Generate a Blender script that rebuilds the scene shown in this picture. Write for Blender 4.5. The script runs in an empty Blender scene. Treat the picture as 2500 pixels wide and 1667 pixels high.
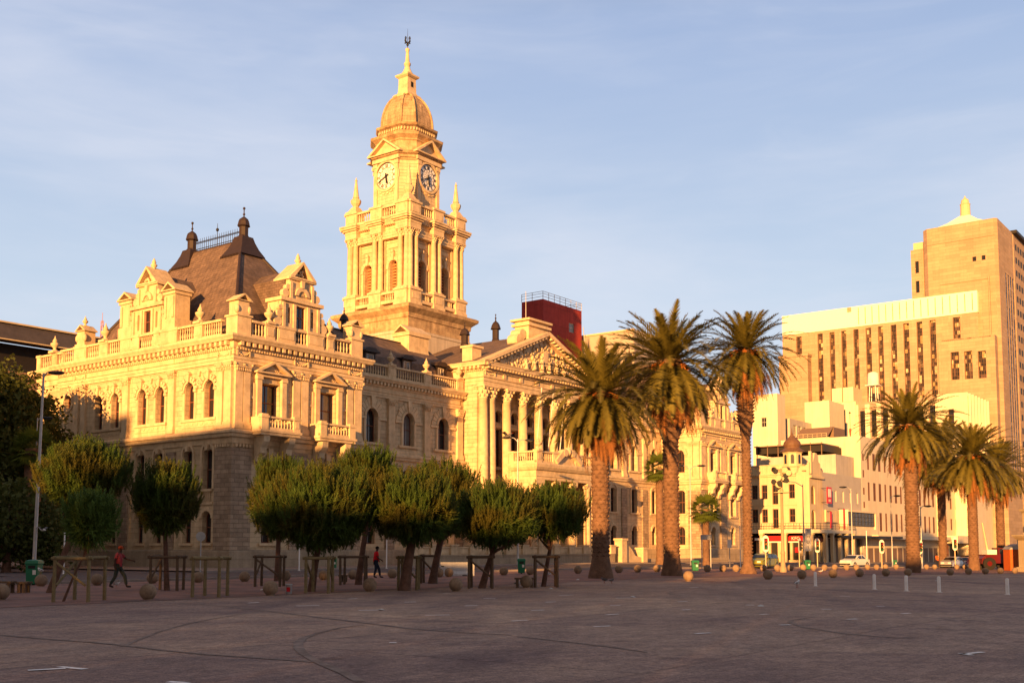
import bpy, math, random
import numpy as np
from mathutils import Vector, Matrix
R = math.radians
scene = bpy.context.scene
COL = scene.collection
rnd = random.Random(7)

# ------------------------------------------------------------------ ground height
def gz(x, y=0):
    return -0.018 * max(0.0, min(x, 160.0) - 8.0)

# camera calibration (used to turn measured directions into points on the ground)
CF, CCX, CCY, CH = 2650., 1250., 1110., 1.7
PIT = math.atan((1336. - CCY) / CF)
def ray(px, py):
    a = (px - CCX) / CF; b = -(py - CCY) / CF
    return a, math.cos(PIT) - b * math.sin(PIT), math.sin(PIT) + b * math.cos(PIT)
def gp(px, py):
    r = ray(px, py); z = 0
    for _ in range(12):
        t = (z - CH) / r[2]; z = gz(r[0] * t)
    return Vector((r[0] * t, r[1] * t, z))
def at(px, Y):
    r = ray(px, 1336.); t = Y / r[1]
    return Vector((r[0] * t, Y, gz(r[0] * t)))

# ------------------------------------------------------------------ mesh builder
class MB:
    def __init__(s, T=None):
        s.v = []; s.f = []; s.sm = []; s.T = T; s.marks = []
    def new(s, name):
        """what follows is a part of its own"""
        s.marks.append((name, len(s.v), len(s.f))); return s
    def add(s, vs, fs, smooth=False):
        b = len(s.v)
        if s.T: vs = [s.T(*p) for p in vs]
        s.v += [tuple(p) for p in vs]
        for f in fs:
            s.f.append([i + b for i in f]); s.sm.append(smooth)
        return s
    def box(s, x0, x1, y0, y1, z0, z1):
        return s.add([(x0,y0,z0),(x1,y0,z0),(x1,y1,z0),(x0,y1,z0),(x0,y0,z1),(x1,y0,z1),(x1,y1,z1),(x0,y1,z1)],
              [(0,3,2,1),(4,5,6,7),(0,1,5,4),(1,2,6,5),(2,3,7,6),(3,0,4,7)])
    def quad(s, *p): return s.add(p, [tuple(range(len(p)))])
    def rl(s, x0, x1, y0, y1, prof, cap=True):
        """rectangular lathe: rectangle grown by p at height z, list of (p,z)"""
        vs = []; fs = []
        for p, z in prof:
            vs += [(x0-p,y0-p,z),(x1+p,y0-p,z),(x1+p,y1+p,z),(x0-p,y1+p,z)]
        for k in range(len(prof)-1):
            for i in range(4):
                a = 4*k+i; b = 4*k+(i+1)%4
                fs.append((a,b,b+4,a+4))
        if cap:
            fs.append((3,2,1,0)); n = 4*(len(prof)-1); fs.append((n,n+1,n+2,n+3))
        return s.add(vs, fs)
    def lathe(s, x, y, prof, n=12, z=0, smooth=True, rot=0, cap=True):
        vs = []; fs = []
        for r, h in prof:
            for i in range(n):
                a = rot + 2*math.pi*i/n
                vs.append((x+r*math.cos(a), y+r*math.sin(a), z+h))
        m = len(prof)
        for k in range(m-1):
            for i in range(n):
                j = (i+1) % n
                fs.append((k*n+i,k*n+j,(k+1)*n+j,(k+1)*n+i))
        s.add(vs, fs, smooth)
        if cap:
            s.add([vs[i] for i in range(n)], [tuple(range(n))[::-1]])
            s.add([vs[(m-1)*n+i] for i in range(n)], [tuple(range(n))])
        return s
    def poly_lathe(s, base, cx, cy, prof, smooth=False):
        """base: list of 2d points about the centre, scaled by k at height z: prof (k,z)"""
        n = len(base); vs = []; fs = []
        for k, z in prof:
            vs += [(cx+x*k, cy+y*k, z) for x, y in base]
        for q in range(len(prof)-1):
            for i in range(n):
                j = (i+1) % n
                fs.append((q*n+i,q*n+j,(q+1)*n+j,(q+1)*n+i))
        fs.append(tuple(range(n))[::-1]); m = (len(prof)-1)*n; fs.append(tuple(range(m, m+n)))
        return s.add(vs, fs, smooth)
    def prism(s, pts, y0, y1):
        """polygon in (x,z) extruded from y0 to y1"""
        n = len(pts)
        vs = [(x,y0,z) for x,z in pts] + [(x,y1,z) for x,z in pts]
        fs = [tuple(range(n)), tuple(range(n,2*n))[::-1]]
        fs += [(i,(i+1)%n,(i+1)%n+n,i+n) for i in range(n)]
        return s.add(vs, fs)
    def tube(s, a, b, r0, r1=None, n=6, smooth=True):
        r1 = r0 if r1 is None else r1
        a = Vector(a); b = Vector(b); d = (b-a).normalized()
        u = d.orthogonal().normalized(); w = d.cross(u)
        vs = []
        for c, r in ((a,r0),(b,r1)):
            for i in range(n):
                t = 2*math.pi*i/n
                vs.append(tuple(c + u*math.cos(t)*r + w*math.sin(t)*r))
        fs = [(i,(i+1)%n,(i+1)%n+n,i+n) for i in range(n)] 
        s.add(vs, fs, smooth)
        return s.add(vs, [tuple(range(n))[::-1], tuple(range(n,2*n))])
    def path(s, pts, rads, n=7):
        for i in range(len(pts)-1): s.tube(pts[i], pts[i+1], rads[i], rads[i+1], n)
        return s
    def ball(s, c, r, n=8, m=6, sz=None):
        sx, sy, s_z = sz or (1,1,1)
        vs = [(c[0],c[1],c[2]-r*s_z)]; fs = []
        for k in range(1,m):
            t = math.pi*k/m - math.pi/2
            for i in range(n):
                a = 2*math.pi*i/n
                vs.append((c[0]+r*sx*math.cos(t)*math.cos(a), c[1]+r*sy*math.cos(t)*math.sin(a), c[2]+r*s_z*math.sin(t)))
        vs.append((c[0],c[1],c[2]+r*s_z)); L = len(vs)-1
        for i in range(n):
            j = (i+1) % n
            fs.append((0,1+j,1+i)); fs.append((L,1+(m-2)*n+i,1+(m-2)*n+j))
            for k in range(m-2): fs.append((1+k*n+i,1+k*n+j,1+(k+1)*n+j,1+(k+1)*n+i))
        return s.add(vs, fs, True)
    # wall with openings in (s, n, z): n outward, wall plane at n=n0
    def wall(s, a, b, z0, z1, ops=(), depth=.5, n0=0.):
        cuts = sorted(set([a, b] + [o[0] for o in ops] + [o[1] for o in ops]))
        for c0, c1 in zip(cuts[:-1], cuts[1:]):
            inside = sorted([o for o in ops if o[0] <= c0+1e-6 and o[1] >= c1-1e-6], key=lambda o: o[2])
            z = z0
            for o in inside:
                if o[2] > z + 1e-4: s.quad((c0,n0,z),(c1,n0,z),(c1,n0,o[2]),(c0,n0,o[2]))
                z = o[3]
            if z1 > z + 1e-4: s.quad((c0,n0,z),(c1,n0,z),(c1,n0,z1),(c0,n0,z1))
        for o in ops:
            sa, sb, za, zb = o[:4]; kind = o[4] if len(o) > 4 else 'r'
            pts = outline(sa, sb, za, zb, kind)
            n = len(pts)
            for i in range(n):
                p, q = pts[i], pts[(i+1) % n]
                s.quad((p[0],n0,p[1]),(q[0],n0,q[1]),(q[0],n0-depth,q[1]),(p[0],n0-depth,p[1]))
            if kind in 'ag':
                ar = [p for p in pts if p[1] > za+1e-6]
                half = len(ar)//2
                rt = ar[:half+1]; lt = ar[half:]
                cs = (sa+sb)/2
                for i in range(len(rt)-1):
                    s.quad((rt[i][0],n0,rt[i][1]),(rt[i+1][0],n0,rt[i+1][1]),(sb,n0,zb))
                for i in range(len(lt)-1):
                    s.quad((lt[i][0],n0,lt[i][1]),(lt[i+1][0],n0,lt[i+1][1]),(sa,n0,zb))
            if kind == 'o':
                q4 = [(sb,zb),(sa,zb),(sa,za),(sb,za)]
                for i in range(n):
                    c = q4[int(i*4/n)]
                    p, q = pts[i], pts[(i+1) % n]
                    s.quad((p[0],n0,p[1]),(q[0],n0,q[1]),(c[0],n0,c[1]))
        return s
    def arc(s, cs, cz, r0, r1, n0, n1, k=12, a0=0., a1=math.pi, gap=0.0, alt=0.0):
        """ring of arch stones"""
        for i in range(k):
            b0 = a0+(a1-a0)*(i+gap)/k; b1 = a0+(a1-a0)*(i+1-gap)/k
            o = r1 + (alt if i % 2 == 0 else 0)
            P = [(cs+r*math.cos(t), cz+r*math.sin(t)) for r, t in ((r0,b0),(o,b0),(o,b1),(r0,b1))]
            s.prism(P, n0, n1)
        return s
    def build(s, name, mat, parent=None, loc=None, rz=None):
        if s.marks:
            mk_ = ([(name,0,0)] if s.marks[0][2] else [])+s.marks; out = None
            for i, (nm, v0, f0) in enumerate(mk_):
                v1, f1 = (mk_[i+1][1], mk_[i+1][2]) if i+1 < len(mk_) else (len(s.v), len(s.f))
                if f1 == f0: continue
                q = MB(); q.v = s.v[v0:v1]; q.f = [[k-v0 for k in f] for f in s.f[f0:f1]]; q.sm = s.sm[f0:f1]
                out = q.build(nm, mat, parent, loc, rz)
            return out
        me = bpy.data.meshes.new(name)
        me.from_pydata(s.v, [], s.f)
        me.polygons.foreach_set('use_smooth', s.sm)
        me.materials.append(mat)
        me.update()
        return mk(name, me, parent, loc, rz)

def outline(sa, sb, za, zb, kind, k=10):
    c = (sa+sb)/2; w = (sb-sa)/2
    if kind == 'a':
        zc = zb-w
        return [(sa,za),(sb,za)] + [(c+w*math.cos(math.pi*i/k), zc+w*math.sin(math.pi*i/k)) for i in range(k+1)]
    if kind == 'g':
        h = w*.45; zc = zb-h
        return [(sa,za),(sb,za)] + [(c+w*math.cos(math.pi*i/k), zc+h*math.sin(math.pi*i/k)) for i in range(k+1)]
    if kind == 'o':
        h = (zb-za)/2
        return [(c+w*math.cos(2*math.pi*i/20), za+h+h*math.sin(2*math.pi*i/20)) for i in range(20)]
    return [(sa,za),(sb,za),(sb,zb),(sa,zb)]

def mk(name, data, parent=None, loc=None, rz=None):
    o = bpy.data.objects.new(name, data)
    COL.objects.link(o)
    if parent: o.parent = parent
    if loc is not None: o.location = loc
    if rz is not None: o.rotation_euler[2] = rz
    return o
def tag(o, label=None, cat=None, group=None, kind=None):
    if label: o['label'] = label
    if cat: o['category'] = cat
    if group: o['group'] = group
    if kind: o['kind'] = kind
    return o
def thing(name, label, cat, loc=(0,0,0), rz=0, group=None):
    o = mk(name, None, None, loc, rz); o.empty_display_size = .5
    return tag(o, label, cat, group)
def copy_tree(o, parent=None):
    c = o.copy(); COL.objects.link(c)
    if parent: c.parent = parent
    for ch in list(o.children): copy_tree(ch, c)
    return c
def again(proto, loc, rz=0, label=None, group=None, scale=1.):
    c = copy_tree(proto); c.location = loc; c.rotation_euler = (0,0,rz); c.scale = (scale,)*3
    tag(c, label, None, group)
    return c
def npmesh(name, V, Fc, mat, parent=None, loc=None, rz=None):
    """V (n,3), Fc (m,3) numpy triangles"""
    me = bpy.data.meshes.new(name)
    me.vertices.add(len(V)); me.vertices.foreach_set('co', np.asarray(V, np.float32).ravel())
    k = Fc.shape[1]
    me.loops.add(Fc.size); me.loops.foreach_set('vertex_index', Fc.astype(np.int32).ravel())
    me.polygons.add(len(Fc)); me.polygons.foreach_set('loop_start', np.arange(0, Fc.size, k, dtype=np.int32))
    me.polygons.foreach_set('loop_total', np.full(len(Fc), k, np.int32))
    me.materials.append(mat); me.update(calc_edges=True); me.validate()
    return mk(name, me, parent, loc, rz)

# ------------------------------------------------------------------ materials
def nd(nt, t, **kw):
    n = nt.nodes.new(t)
    for k, v in kw.items():
        if k in n.inputs: n.inputs[k].default_value = v
        else: setattr(n, k, v)
    return n
def mat(name, col, rough=.8, spec=.3, metal=0., var=.15, vs=3., bump=.0, bs=20., brick=None, streak=0., col2=None, c2s=1., transl=0., sss=None, c2t=(.45,.6)):
    m = bpy.data.materials.new(name); m.use_nodes = True
    nt = m.node_tree; L = nt.links.new
    b = nt.nodes['Principled BSDF']
    b.inputs['Roughness'].default_value = rough; b.inputs['Metallic'].default_value = metal
    b.inputs['Specular IOR Level'].default_value = spec
    tc = nd(nt, 'ShaderNodeTexCoord')
    co = tc.outputs['Object']
    c = nd(nt, 'ShaderNodeRGB'); c.outputs[0].default_value = (*col, 1); cur = c.outputs[0]
    def noise(scale, detail=5., vec=None):
        n = nd(nt, 'ShaderNodeTexNoise', Scale=scale, Detail=detail, Roughness=.6)
        L(vec or co, n.inputs['Vector']); return n.outputs['Fac']
    def mulcol(cur, fac, lo, hi):
        mr = nd(nt, 'ShaderNodeMapRange'); L(fac, mr.inputs['Value'])
        mr.inputs['From Min'].default_value = .3; mr.inputs['From Max'].default_value = .7
        mr.inputs['To Min'].default_value = lo; mr.inputs['To Max'].default_value = hi
        mx = nd(nt, 'ShaderNodeVectorMath', operation='SCALE'); L(cur, mx.inputs[0]); L(mr.outputs[0], mx.inputs['Scale'])
        return mx.outputs[0]
    if col2:
        mr = nd(nt, 'ShaderNodeMapRange'); L(noise(c2s, 4), mr.inputs['Value'])
        mr.inputs['From Min'].default_value = c2t[0]; mr.inputs['From Max'].default_value = c2t[1]
        mx = nd(nt, 'ShaderNodeMix', data_type='RGBA'); L(mr.outputs[0], mx.inputs['Factor'])
        L(cur, mx.inputs[6]); mx.inputs[7].default_value = (*col2, 1); cur = mx.outputs[2]
    if var:
        cur = mulcol(cur, noise(vs), 1-var, 1+var)
        cur = mulcol(cur, noise(vs*6), 1-var*.5, 1+var*.5)
    if streak:
        mp = nd(nt, 'ShaderNodeMapping'); mp.inputs['Scale'].default_value = (2.2, 2.2, .12); L(co, mp.inputs['Vector'])
        cur = mulcol(cur, noise(1., 6, mp.outputs[0]), 1-streak, 1+streak*.4)
    h = None
    if brick:
        bw, bh, mort, dark = brick[:4]
        sp = nd(nt, 'ShaderNodeSeparateXYZ'); L(co, sp.inputs[0])
        ad = nd(nt, 'ShaderNodeMath', operation='ADD'); L(sp.outputs[0], ad.inputs[0]); L(sp.outputs[1], ad.inputs[1])
        cb = nd(nt, 'ShaderNodeCombineXYZ'); L(ad.outputs[0], cb.inputs[0]); L(sp.outputs[2], cb.inputs[1])
        br = nd(nt, 'ShaderNodeTexBrick', Scale=1.); L(cb.outputs[0], br.inputs['Vector'])
        br.inputs['Brick Width'].default_value = bw; br.inputs['Row Height'].default_value = bh
        br.inputs['Mortar Size'].default_value = mort; br.inputs['Mortar Smooth'].default_value = .3
        vv = brick[4] if len(brick) > 4 else .12
        br.inputs['Color1'].default_value = (1-vv,)*3+(1,); br.inputs['Color2'].default_value = (1+vv,)*3+(1,)
        br.inputs['Mortar'].default_value = (dark, dark, dark, 1)
        mx = nd(nt, 'ShaderNodeVectorMath', operation='MULTIPLY'); L(cur, mx.inputs[0]); L(br.outputs['Color'], mx.inputs[1]); cur = mx.outputs[0]
        h = br.outputs['Fac']
    L(cur, b.inputs['Base Color'])
    if bump or h is not None:
        bp = nd(nt, 'ShaderNodeBump', Strength=1.); bp.inputs['Distance'].default_value = 1.
        src = None
        if bump:
            ms = nd(nt, 'ShaderNodeMath', operation='MULTIPLY'); L(noise(bs, 4), ms.inputs[0]); ms.inputs[1].default_value = bump; src = ms.outputs[0]
        if h is not None:
            mh = nd(nt, 'ShaderNodeMath', operation='MULTIPLY'); L(h, mh.inputs[0]); mh.inputs[1].default_value = -.02
            if src:
                s2 = nd(nt, 'ShaderNodeMath', operation='ADD'); L(src, s2.inputs[0]); L(mh.outputs[0], s2.inputs[1]); src = s2.outputs[0]
            else: src = mh.outputs[0]
        L(src, bp.inputs['Height']); L(bp.outputs[0], b.inputs['Normal'])
    if transl:
        tr = nd(nt, 'ShaderNodeBsdfTranslucent'); L(cur, tr.inputs['Color'])
        ms = nd(nt, 'ShaderNodeMixShader'); ms.inputs[0].default_value = transl
        L(b.outputs[0], ms.inputs[1]); L(tr.outputs[0], ms.inputs[2])
        L(ms.outputs[0], nt.nodes['Material Output'].inputs['Surface'])
    return m

STONE = mat('sandstone', (.62,.48,.30), .85, .2, var=.14, vs=.5, bump=.012, bs=14, brick=(1.3,.42,.014,.62,.09), streak=.16, col2=(.44,.31,.19), c2s=.45, c2t=(.5,.75))
TRIM = mat('dressed_sandstone', (.66,.51,.32), .8, .2, var=.14, vs=1.2, bump=.01, bs=22, streak=.15, col2=(.46,.33,.20), c2s=1.1, c2t=(.5,.8))
WEATH = mat('weathered_stone', (.50,.36,.21), .85, .2, var=.25, vs=1.5, bump=.01, bs=20, streak=.3, col2=(.30,.19,.11), c2s=.9, c2t=(.42,.7))
GRAN = mat('rough_granite', (.36,.27,.19), .9, .2, var=.2, vs=1.5, bump=.05, bs=9, brick=(.95,.36,.022,.55,.2))
PLIN = mat('plinth_stone', (.38,.30,.21), .85, .2, var=.15, vs=1., bump=.01, brick=(1.8,.75,.012,.7,.08), streak=.2)
RENDER = mat('tower_render', (.52,.44,.35), .85, .2, var=.08, vs=.6, streak=.2)
SLATE = mat('slate_roof', (.155,.108,.085), .7, .3, var=.2, vs=.8, brick=(.45,.24,.012,.6,.18), streak=.25)
COPPER = mat('dark_roof_metal', (.030,.018,.016), .6, .4, var=.2)
DOME = mat('dome_stone', (.44,.31,.19), .85, .2, var=.25, vs=1.2, bump=.02, bs=6, streak=.4, brick=(.9,.5,.012,.8,.06))
GLASS = mat('window_glass', (.018,.018,.022), .08, .6, var=0)
GLASS2 = mat('curtained_glass', (.16,.15,.15), .12, .6, var=.3, vs=.7)
FRAME = mat('brown_window_frame', (.16,.06,.035), .6, .3, var=.1)
FRAMEW = mat('white_window_frame', (.55,.5,.44), .6, .3, var=.05)
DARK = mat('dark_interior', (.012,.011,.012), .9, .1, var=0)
IRON = mat('dark_iron', (.02,.02,.024), .5, .5, .3, var=.05)
GALV = mat('galvanised_steel', (.42,.42,.42), .45, .5, .5, var=.1)
WHITE = mat('white_paint', (.75,.72,.66), .6, .3, var=.06, vs=1.)
LOUV = mat('belfry_louvre', (.52,.22,.10), .7, .2, var=.1)
CLOCK = mat('opal_clock_glass', (.78,.76,.72), .3, .5, var=.03)
# ------------------------------------------------------------------ the hall
HROT = R(53.2)
UX, UY = math.cos(HROT), math.sin(HROT)
HC = Vector((-22.212, 85.763, 0))
def hw(u, v, z=None):
    x = HC.x + u*UX - v*UY; y = HC.y + u*UY + v*UX
    return Vector((x, y, gz(x, y) if z is None else z))
def FL(u0): return lambda s, n, z: (u0-n, s, z)      # face looking to -u
def FF(v0): return lambda s, n, z: (s, v0-n, z)      # face looking to -v
def FR(u0): return lambda s, n, z: (u0+n, s, z)      # face looking to +u

hall = thing('city_hall', 'ornate golden sandstone city hall with tall clock tower, slate roofs and columned portico', 'city hall', HC, HROT)

WC = {}
def window(parent, face, pos, s, z0, z1, w, kind='r', depth=.5, sash=True, frame=None, glass=None, cols=2, rows=None, arcn=10):
    """frame mesh with its pane as child; face 'L' looks to -u, 'F' to -v, 'R' to +u"""
    h = z1-z0; frame = frame or FRAME; glass = glass or GLASS
    key = (round(w,2), round(h,2), kind, frame.name, glass.name, cols, rows, sash)
    if key not in WC:
        f = MB(); t = .09; pts = outline(-w/2, w/2, 0, h, kind); ins = outline(-w/2+t, w/2-t, t, h-t, kind)
        n = len(pts)
        for i in range(n):
            j = (i+1) % n
            a, b, c, d = pts[i], pts[j], ins[j], ins[i]
            f.add([(a[0],-.06,a[1]),(b[0],-.06,b[1]),(c[0],-.06,c[1]),(d[0],-.06,d[1]),(c[0],.04,c[1]),(d[0],.04,d[1])],
                  [(0,1,2,3),(3,2,4,5)])
        if sash: f.box(-w/2+t, w/2-t, -.07, .03, h*.48, h*.48+.09)
        rr = rows or (0 if sash else 1)
        if rows:
            for i in range(1, rows): f.box(-w/2+t, w/2-t, -.05, .02, h*i/rows-.03, h*i/rows+.03)
        for i in range(1, cols):
            x = -w/2 + w*i/cols
            f.box(x-.025, x+.025, -.05, .02, t, h-t-(.02 if kind == 'r' else (w*.03)))
        me = f.build('window', frame); 
        p = MB(); p.add([(x,0,z) for x, z in pts], [tuple(range(n))])
        pm = p.build('pane', glass)
        WC[key] = (me.data, pm.data)
        bpy.data.objects.remove(me); bpy.data.objects.remove(pm)
    md, pd = WC[key]
    if face == 'L': loc = (pos+depth-.06, s, z0); rz = -math.pi/2
    elif face == 'R': loc = (pos-depth+.06, s, z0); rz = math.pi/2
    else: loc = (s, pos+depth-.06, z0); rz = 0
    o = mk('window', md, parent, loc, rz)
    mk('pane', pd, o)
    return o

# --- ornament helpers writing into a builder whose T maps (s, n, z)
def cap_pil(m, s0, s1, z0, z1, n, p=.16):
    h = z1-z0; k = [(.0,.35,.02),(.35,.7,.08),(.7,.88,.13),(.88,1.,.17)]
    for a, b, e in k: m.box(s0-e, s1+e, 0, n+e, z0+h*a, z0+h*b)
    c = 4
    for i in range(c):
        x = s0+(s1-s0)*(i+.5)/c
        m.box(x-.05, x+.05, n+.02, n+.14, z0+h*.1, z0+h*.42)
        m.box(x-.07, x+.07, n+.08, n+.2, z0+h*.44, z0+h*.62)
    for x in (s0-.1, s1+.1): m.ball((x, n+.12, z0+h*.76), .1, 6, 4)
def pilaster(m, s0, s1, z0, zc, z1, n=.22):
    m.new('pilaster')
    m.box(s0-.1, s1+.1, 0, n+.1, z0, z0+.35)
    m.box(s0-.05, s1+.05, 0, n+.05, z0+.35, z0+.55)
    m.box(s0, s1, 0, n, z0+.55, zc)
    cap_pil(m, s0, s1, zc, z1, n)
def col_mesh(r, z0, zc, z1, name='column', ionic=False):
    m = MB(); H = zc-z0
    m.box(-r*1.35, r*1.35, -r*1.35, r*1.35, 0, r*.45)
    m.lathe(0, 0, [(r*1.3,r*.45),(r*1.32,r*.65),(r*1.12,r*.8),(r*1.2,r*.95),(r*1.02,r*1.1),(r,r*1.3),(r,H*.33),(r*.97,H*.6),(r*.87,H-.05),(r*.95,H-.03),(r*.95,H),(r*.8,H)], 20, cap=False)
    h = z1-zc
    if ionic:
        m.lathe(0, 0, [(r*.85,H),(r*1.1,H+h*.5)], 12)
        m.box(-r*1.2, r*1.2, -r*1.1, r*1.1, H+h*.5, H+h)
        for sx in (-1, 1): m.ball((sx*r*1.1, 0, H+h*.45), r*.5, 8, 6, (1,2.1,1))
    else:
        m.lathe(0, 0, [(r*.86,H),(r*.95,H+h*.3),(r*.9,H+h*.35),(r*1.1,H+h*.62),(r*1.0,H+h*.66),(r*1.35,H+h*.86)], 16)
        for i in range(8):
            a = math.pi*i/4
            for rr, zz, q in ((r*1.02,.22,.17),(r*1.14,.5,.19)):
                b = a+(.39 if q == .19 else 0)
                m.ball((rr*math.cos(b), rr*math.sin(b), H+h*zz), r*q*1.15, 5, 4, (1,1,1.7))
        for i in range(4):
            a = math.pi/4+i*math.pi/2
            m.ball((r*1.5*math.cos(a), r*1.5*math.sin(a), H+h*.8), r*.3, 6, 4)
        m.box(-r*1.4, r*1.4, -r*1.4, r*1.4, H+h*.88, H+h)
    o = m.build(name, TRIM); d = o.data; bpy.data.objects.remove(o)
    return d
BALP = [(.05,0),(.075,.06),(.05,.12),(.095,.3),(.085,.42),(.045,.68),(.07,.8),(.05,.88),(.075,.95),(.06,1)]
def balusters(m, s0, s1, z0, z1, n, pitch=.36, rad=1.):
    k = max(1, int(round((s1-s0)/pitch))); h = z1-z0
    for i in range(k):
        s = s0+(s1-s0)*(i+.5)/k
        m.lathe(s, n, [(r*rad, z0+t*h) for r, t in BALP], 6, cap=False)
def balustrade(m, s0, s1, z0, z1, n, peds, th=.3, pitch=.36, solid=()):
    """peds: list of (a,b) solid pedestals"""
    h = z1-z0
    m.box(s0, s1, n-th/2, n+th/2, z0, z0+h*.2)
    m.box(s0, s1, n-th/2-.05, n+th/2+.05, z1-h*.13, z1)
    ed = sorted(peds)
    for a, b in ed:
        m.box(a, b, n-th/2-.04, n+th/2+.06, z0+h*.003, z1-h*.13-.003)
        m.box(a-.06, b+.06, n-th/2-.1, n+th/2+.12, z1-h*.13-.001, z1+.04)
        if b-a > .7: m.box(a+.15, b-.15, n+th/2+.06, n+th/2+.1, z0+h*.3, z0+h*.75)
    edges = [s0]+[x for e in ed for x in e]+[s1]
    for a, b in zip(edges[0::2], edges[1::2]):
        if b-a > .3: balusters(m, a+.05, b-.05, z0+h*.2, z1-h*.13, n, pitch)
def dentils(m, s0, s1, z0, z1, n0, n1, pitch, w):
    k = int((s1-s0)/pitch)
    for i in range(k):
        s = s0+(s1-s0)*(i+.5)/k
        m.box(s-w/2, s+w/2, n0, n1, z0, z1)
def swag(m, s0, s1, z, n, own=True):
    if own: m.new('festoon')
    for i in range(8):
        t = (i+.5)/8; s = s0+(s1-s0)*t
        m.ball((s, n+.03, z-.28*math.sin(math.pi*t)), .085, 5, 4)
    for s in (s0, s1): m.box(s-.07, s+.07, n, n+.1, z-.35, z+.1)
def ped_tri(m, s0, s1, z0, zr, n0, n1, t=.22):
    """triangular pediment: base moulding, raking mouldings, tympanum"""
    c = (s0+s1)/2
    m.box(s0, s1, n0, n1, z0-t*.7, z0)
    m.prism([(s0,z0+.003),(c,zr-.002),(c,zr-t*1.25),(s0+t*2.2,z0+.003)], n0, n1+.003)
    m.prism([(s1,z0+.003),(c,zr-.002),(c,zr-t*1.25),(s1-t*2.2,z0+.003)], n0, n1+.003)
    m.prism([(s0+t,z0),(s1-t,z0),(c,zr-t*.8)], n0, n0+(n1-n0)*.35)
URNP = [(.3,0),(.3,.12),(.16,.2),(.13,.32),(.3,.5),(.42,.72),(.43,.86),(.3,.95),(.18,1.02),(.26,1.1),(.2,1.25),(.1,1.45),(.04,1.6),(.07,1.66),(.0,1.75)]
def urn_data(sc=1.):
    m = MB(); m.box(-.45*sc, .45*sc, -.45*sc, .45*sc, -.05, .16*sc)
    m.lathe(0, 0, [(r*sc, .16*sc+z*sc*.9) for r, z in URNP], 12, cap=False)
    o = m.build('urn', TRIM); d = o.data; bpy.data.objects.remove(o); return d
URN = urn_data(1.)
def urn(u, v, z, sc=1.):
    o = mk('urn', URN, hall, (u, v, z)); o.scale = (sc,)*3
def vent_turret(u, v, z, H=2.6, sc=1.):
    """dark ventilator with bell roof and ball finial on the ridges"""
    m = MB()
    m.lathe(u, v, [(.62*sc,-1.2),(.5*sc,0),(.42*sc,.15),(.42*sc,H*.5),(.66*sc,H*.52),(.6*sc,H*.6),(.5*sc,H*.72),(.36*sc,H*.82),(.12*sc,H*.9),(.05,H),(.05,H*1.18)], 8, z, smooth=False, rot=.39)
    m.ball((u, v, z+H*1.05), .12*sc, 6, 5); m.ball((u, v, z+H*1.22), .09*sc, 6, 5)
    m.build('roof_ventilator', COPPER, hall)

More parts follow.
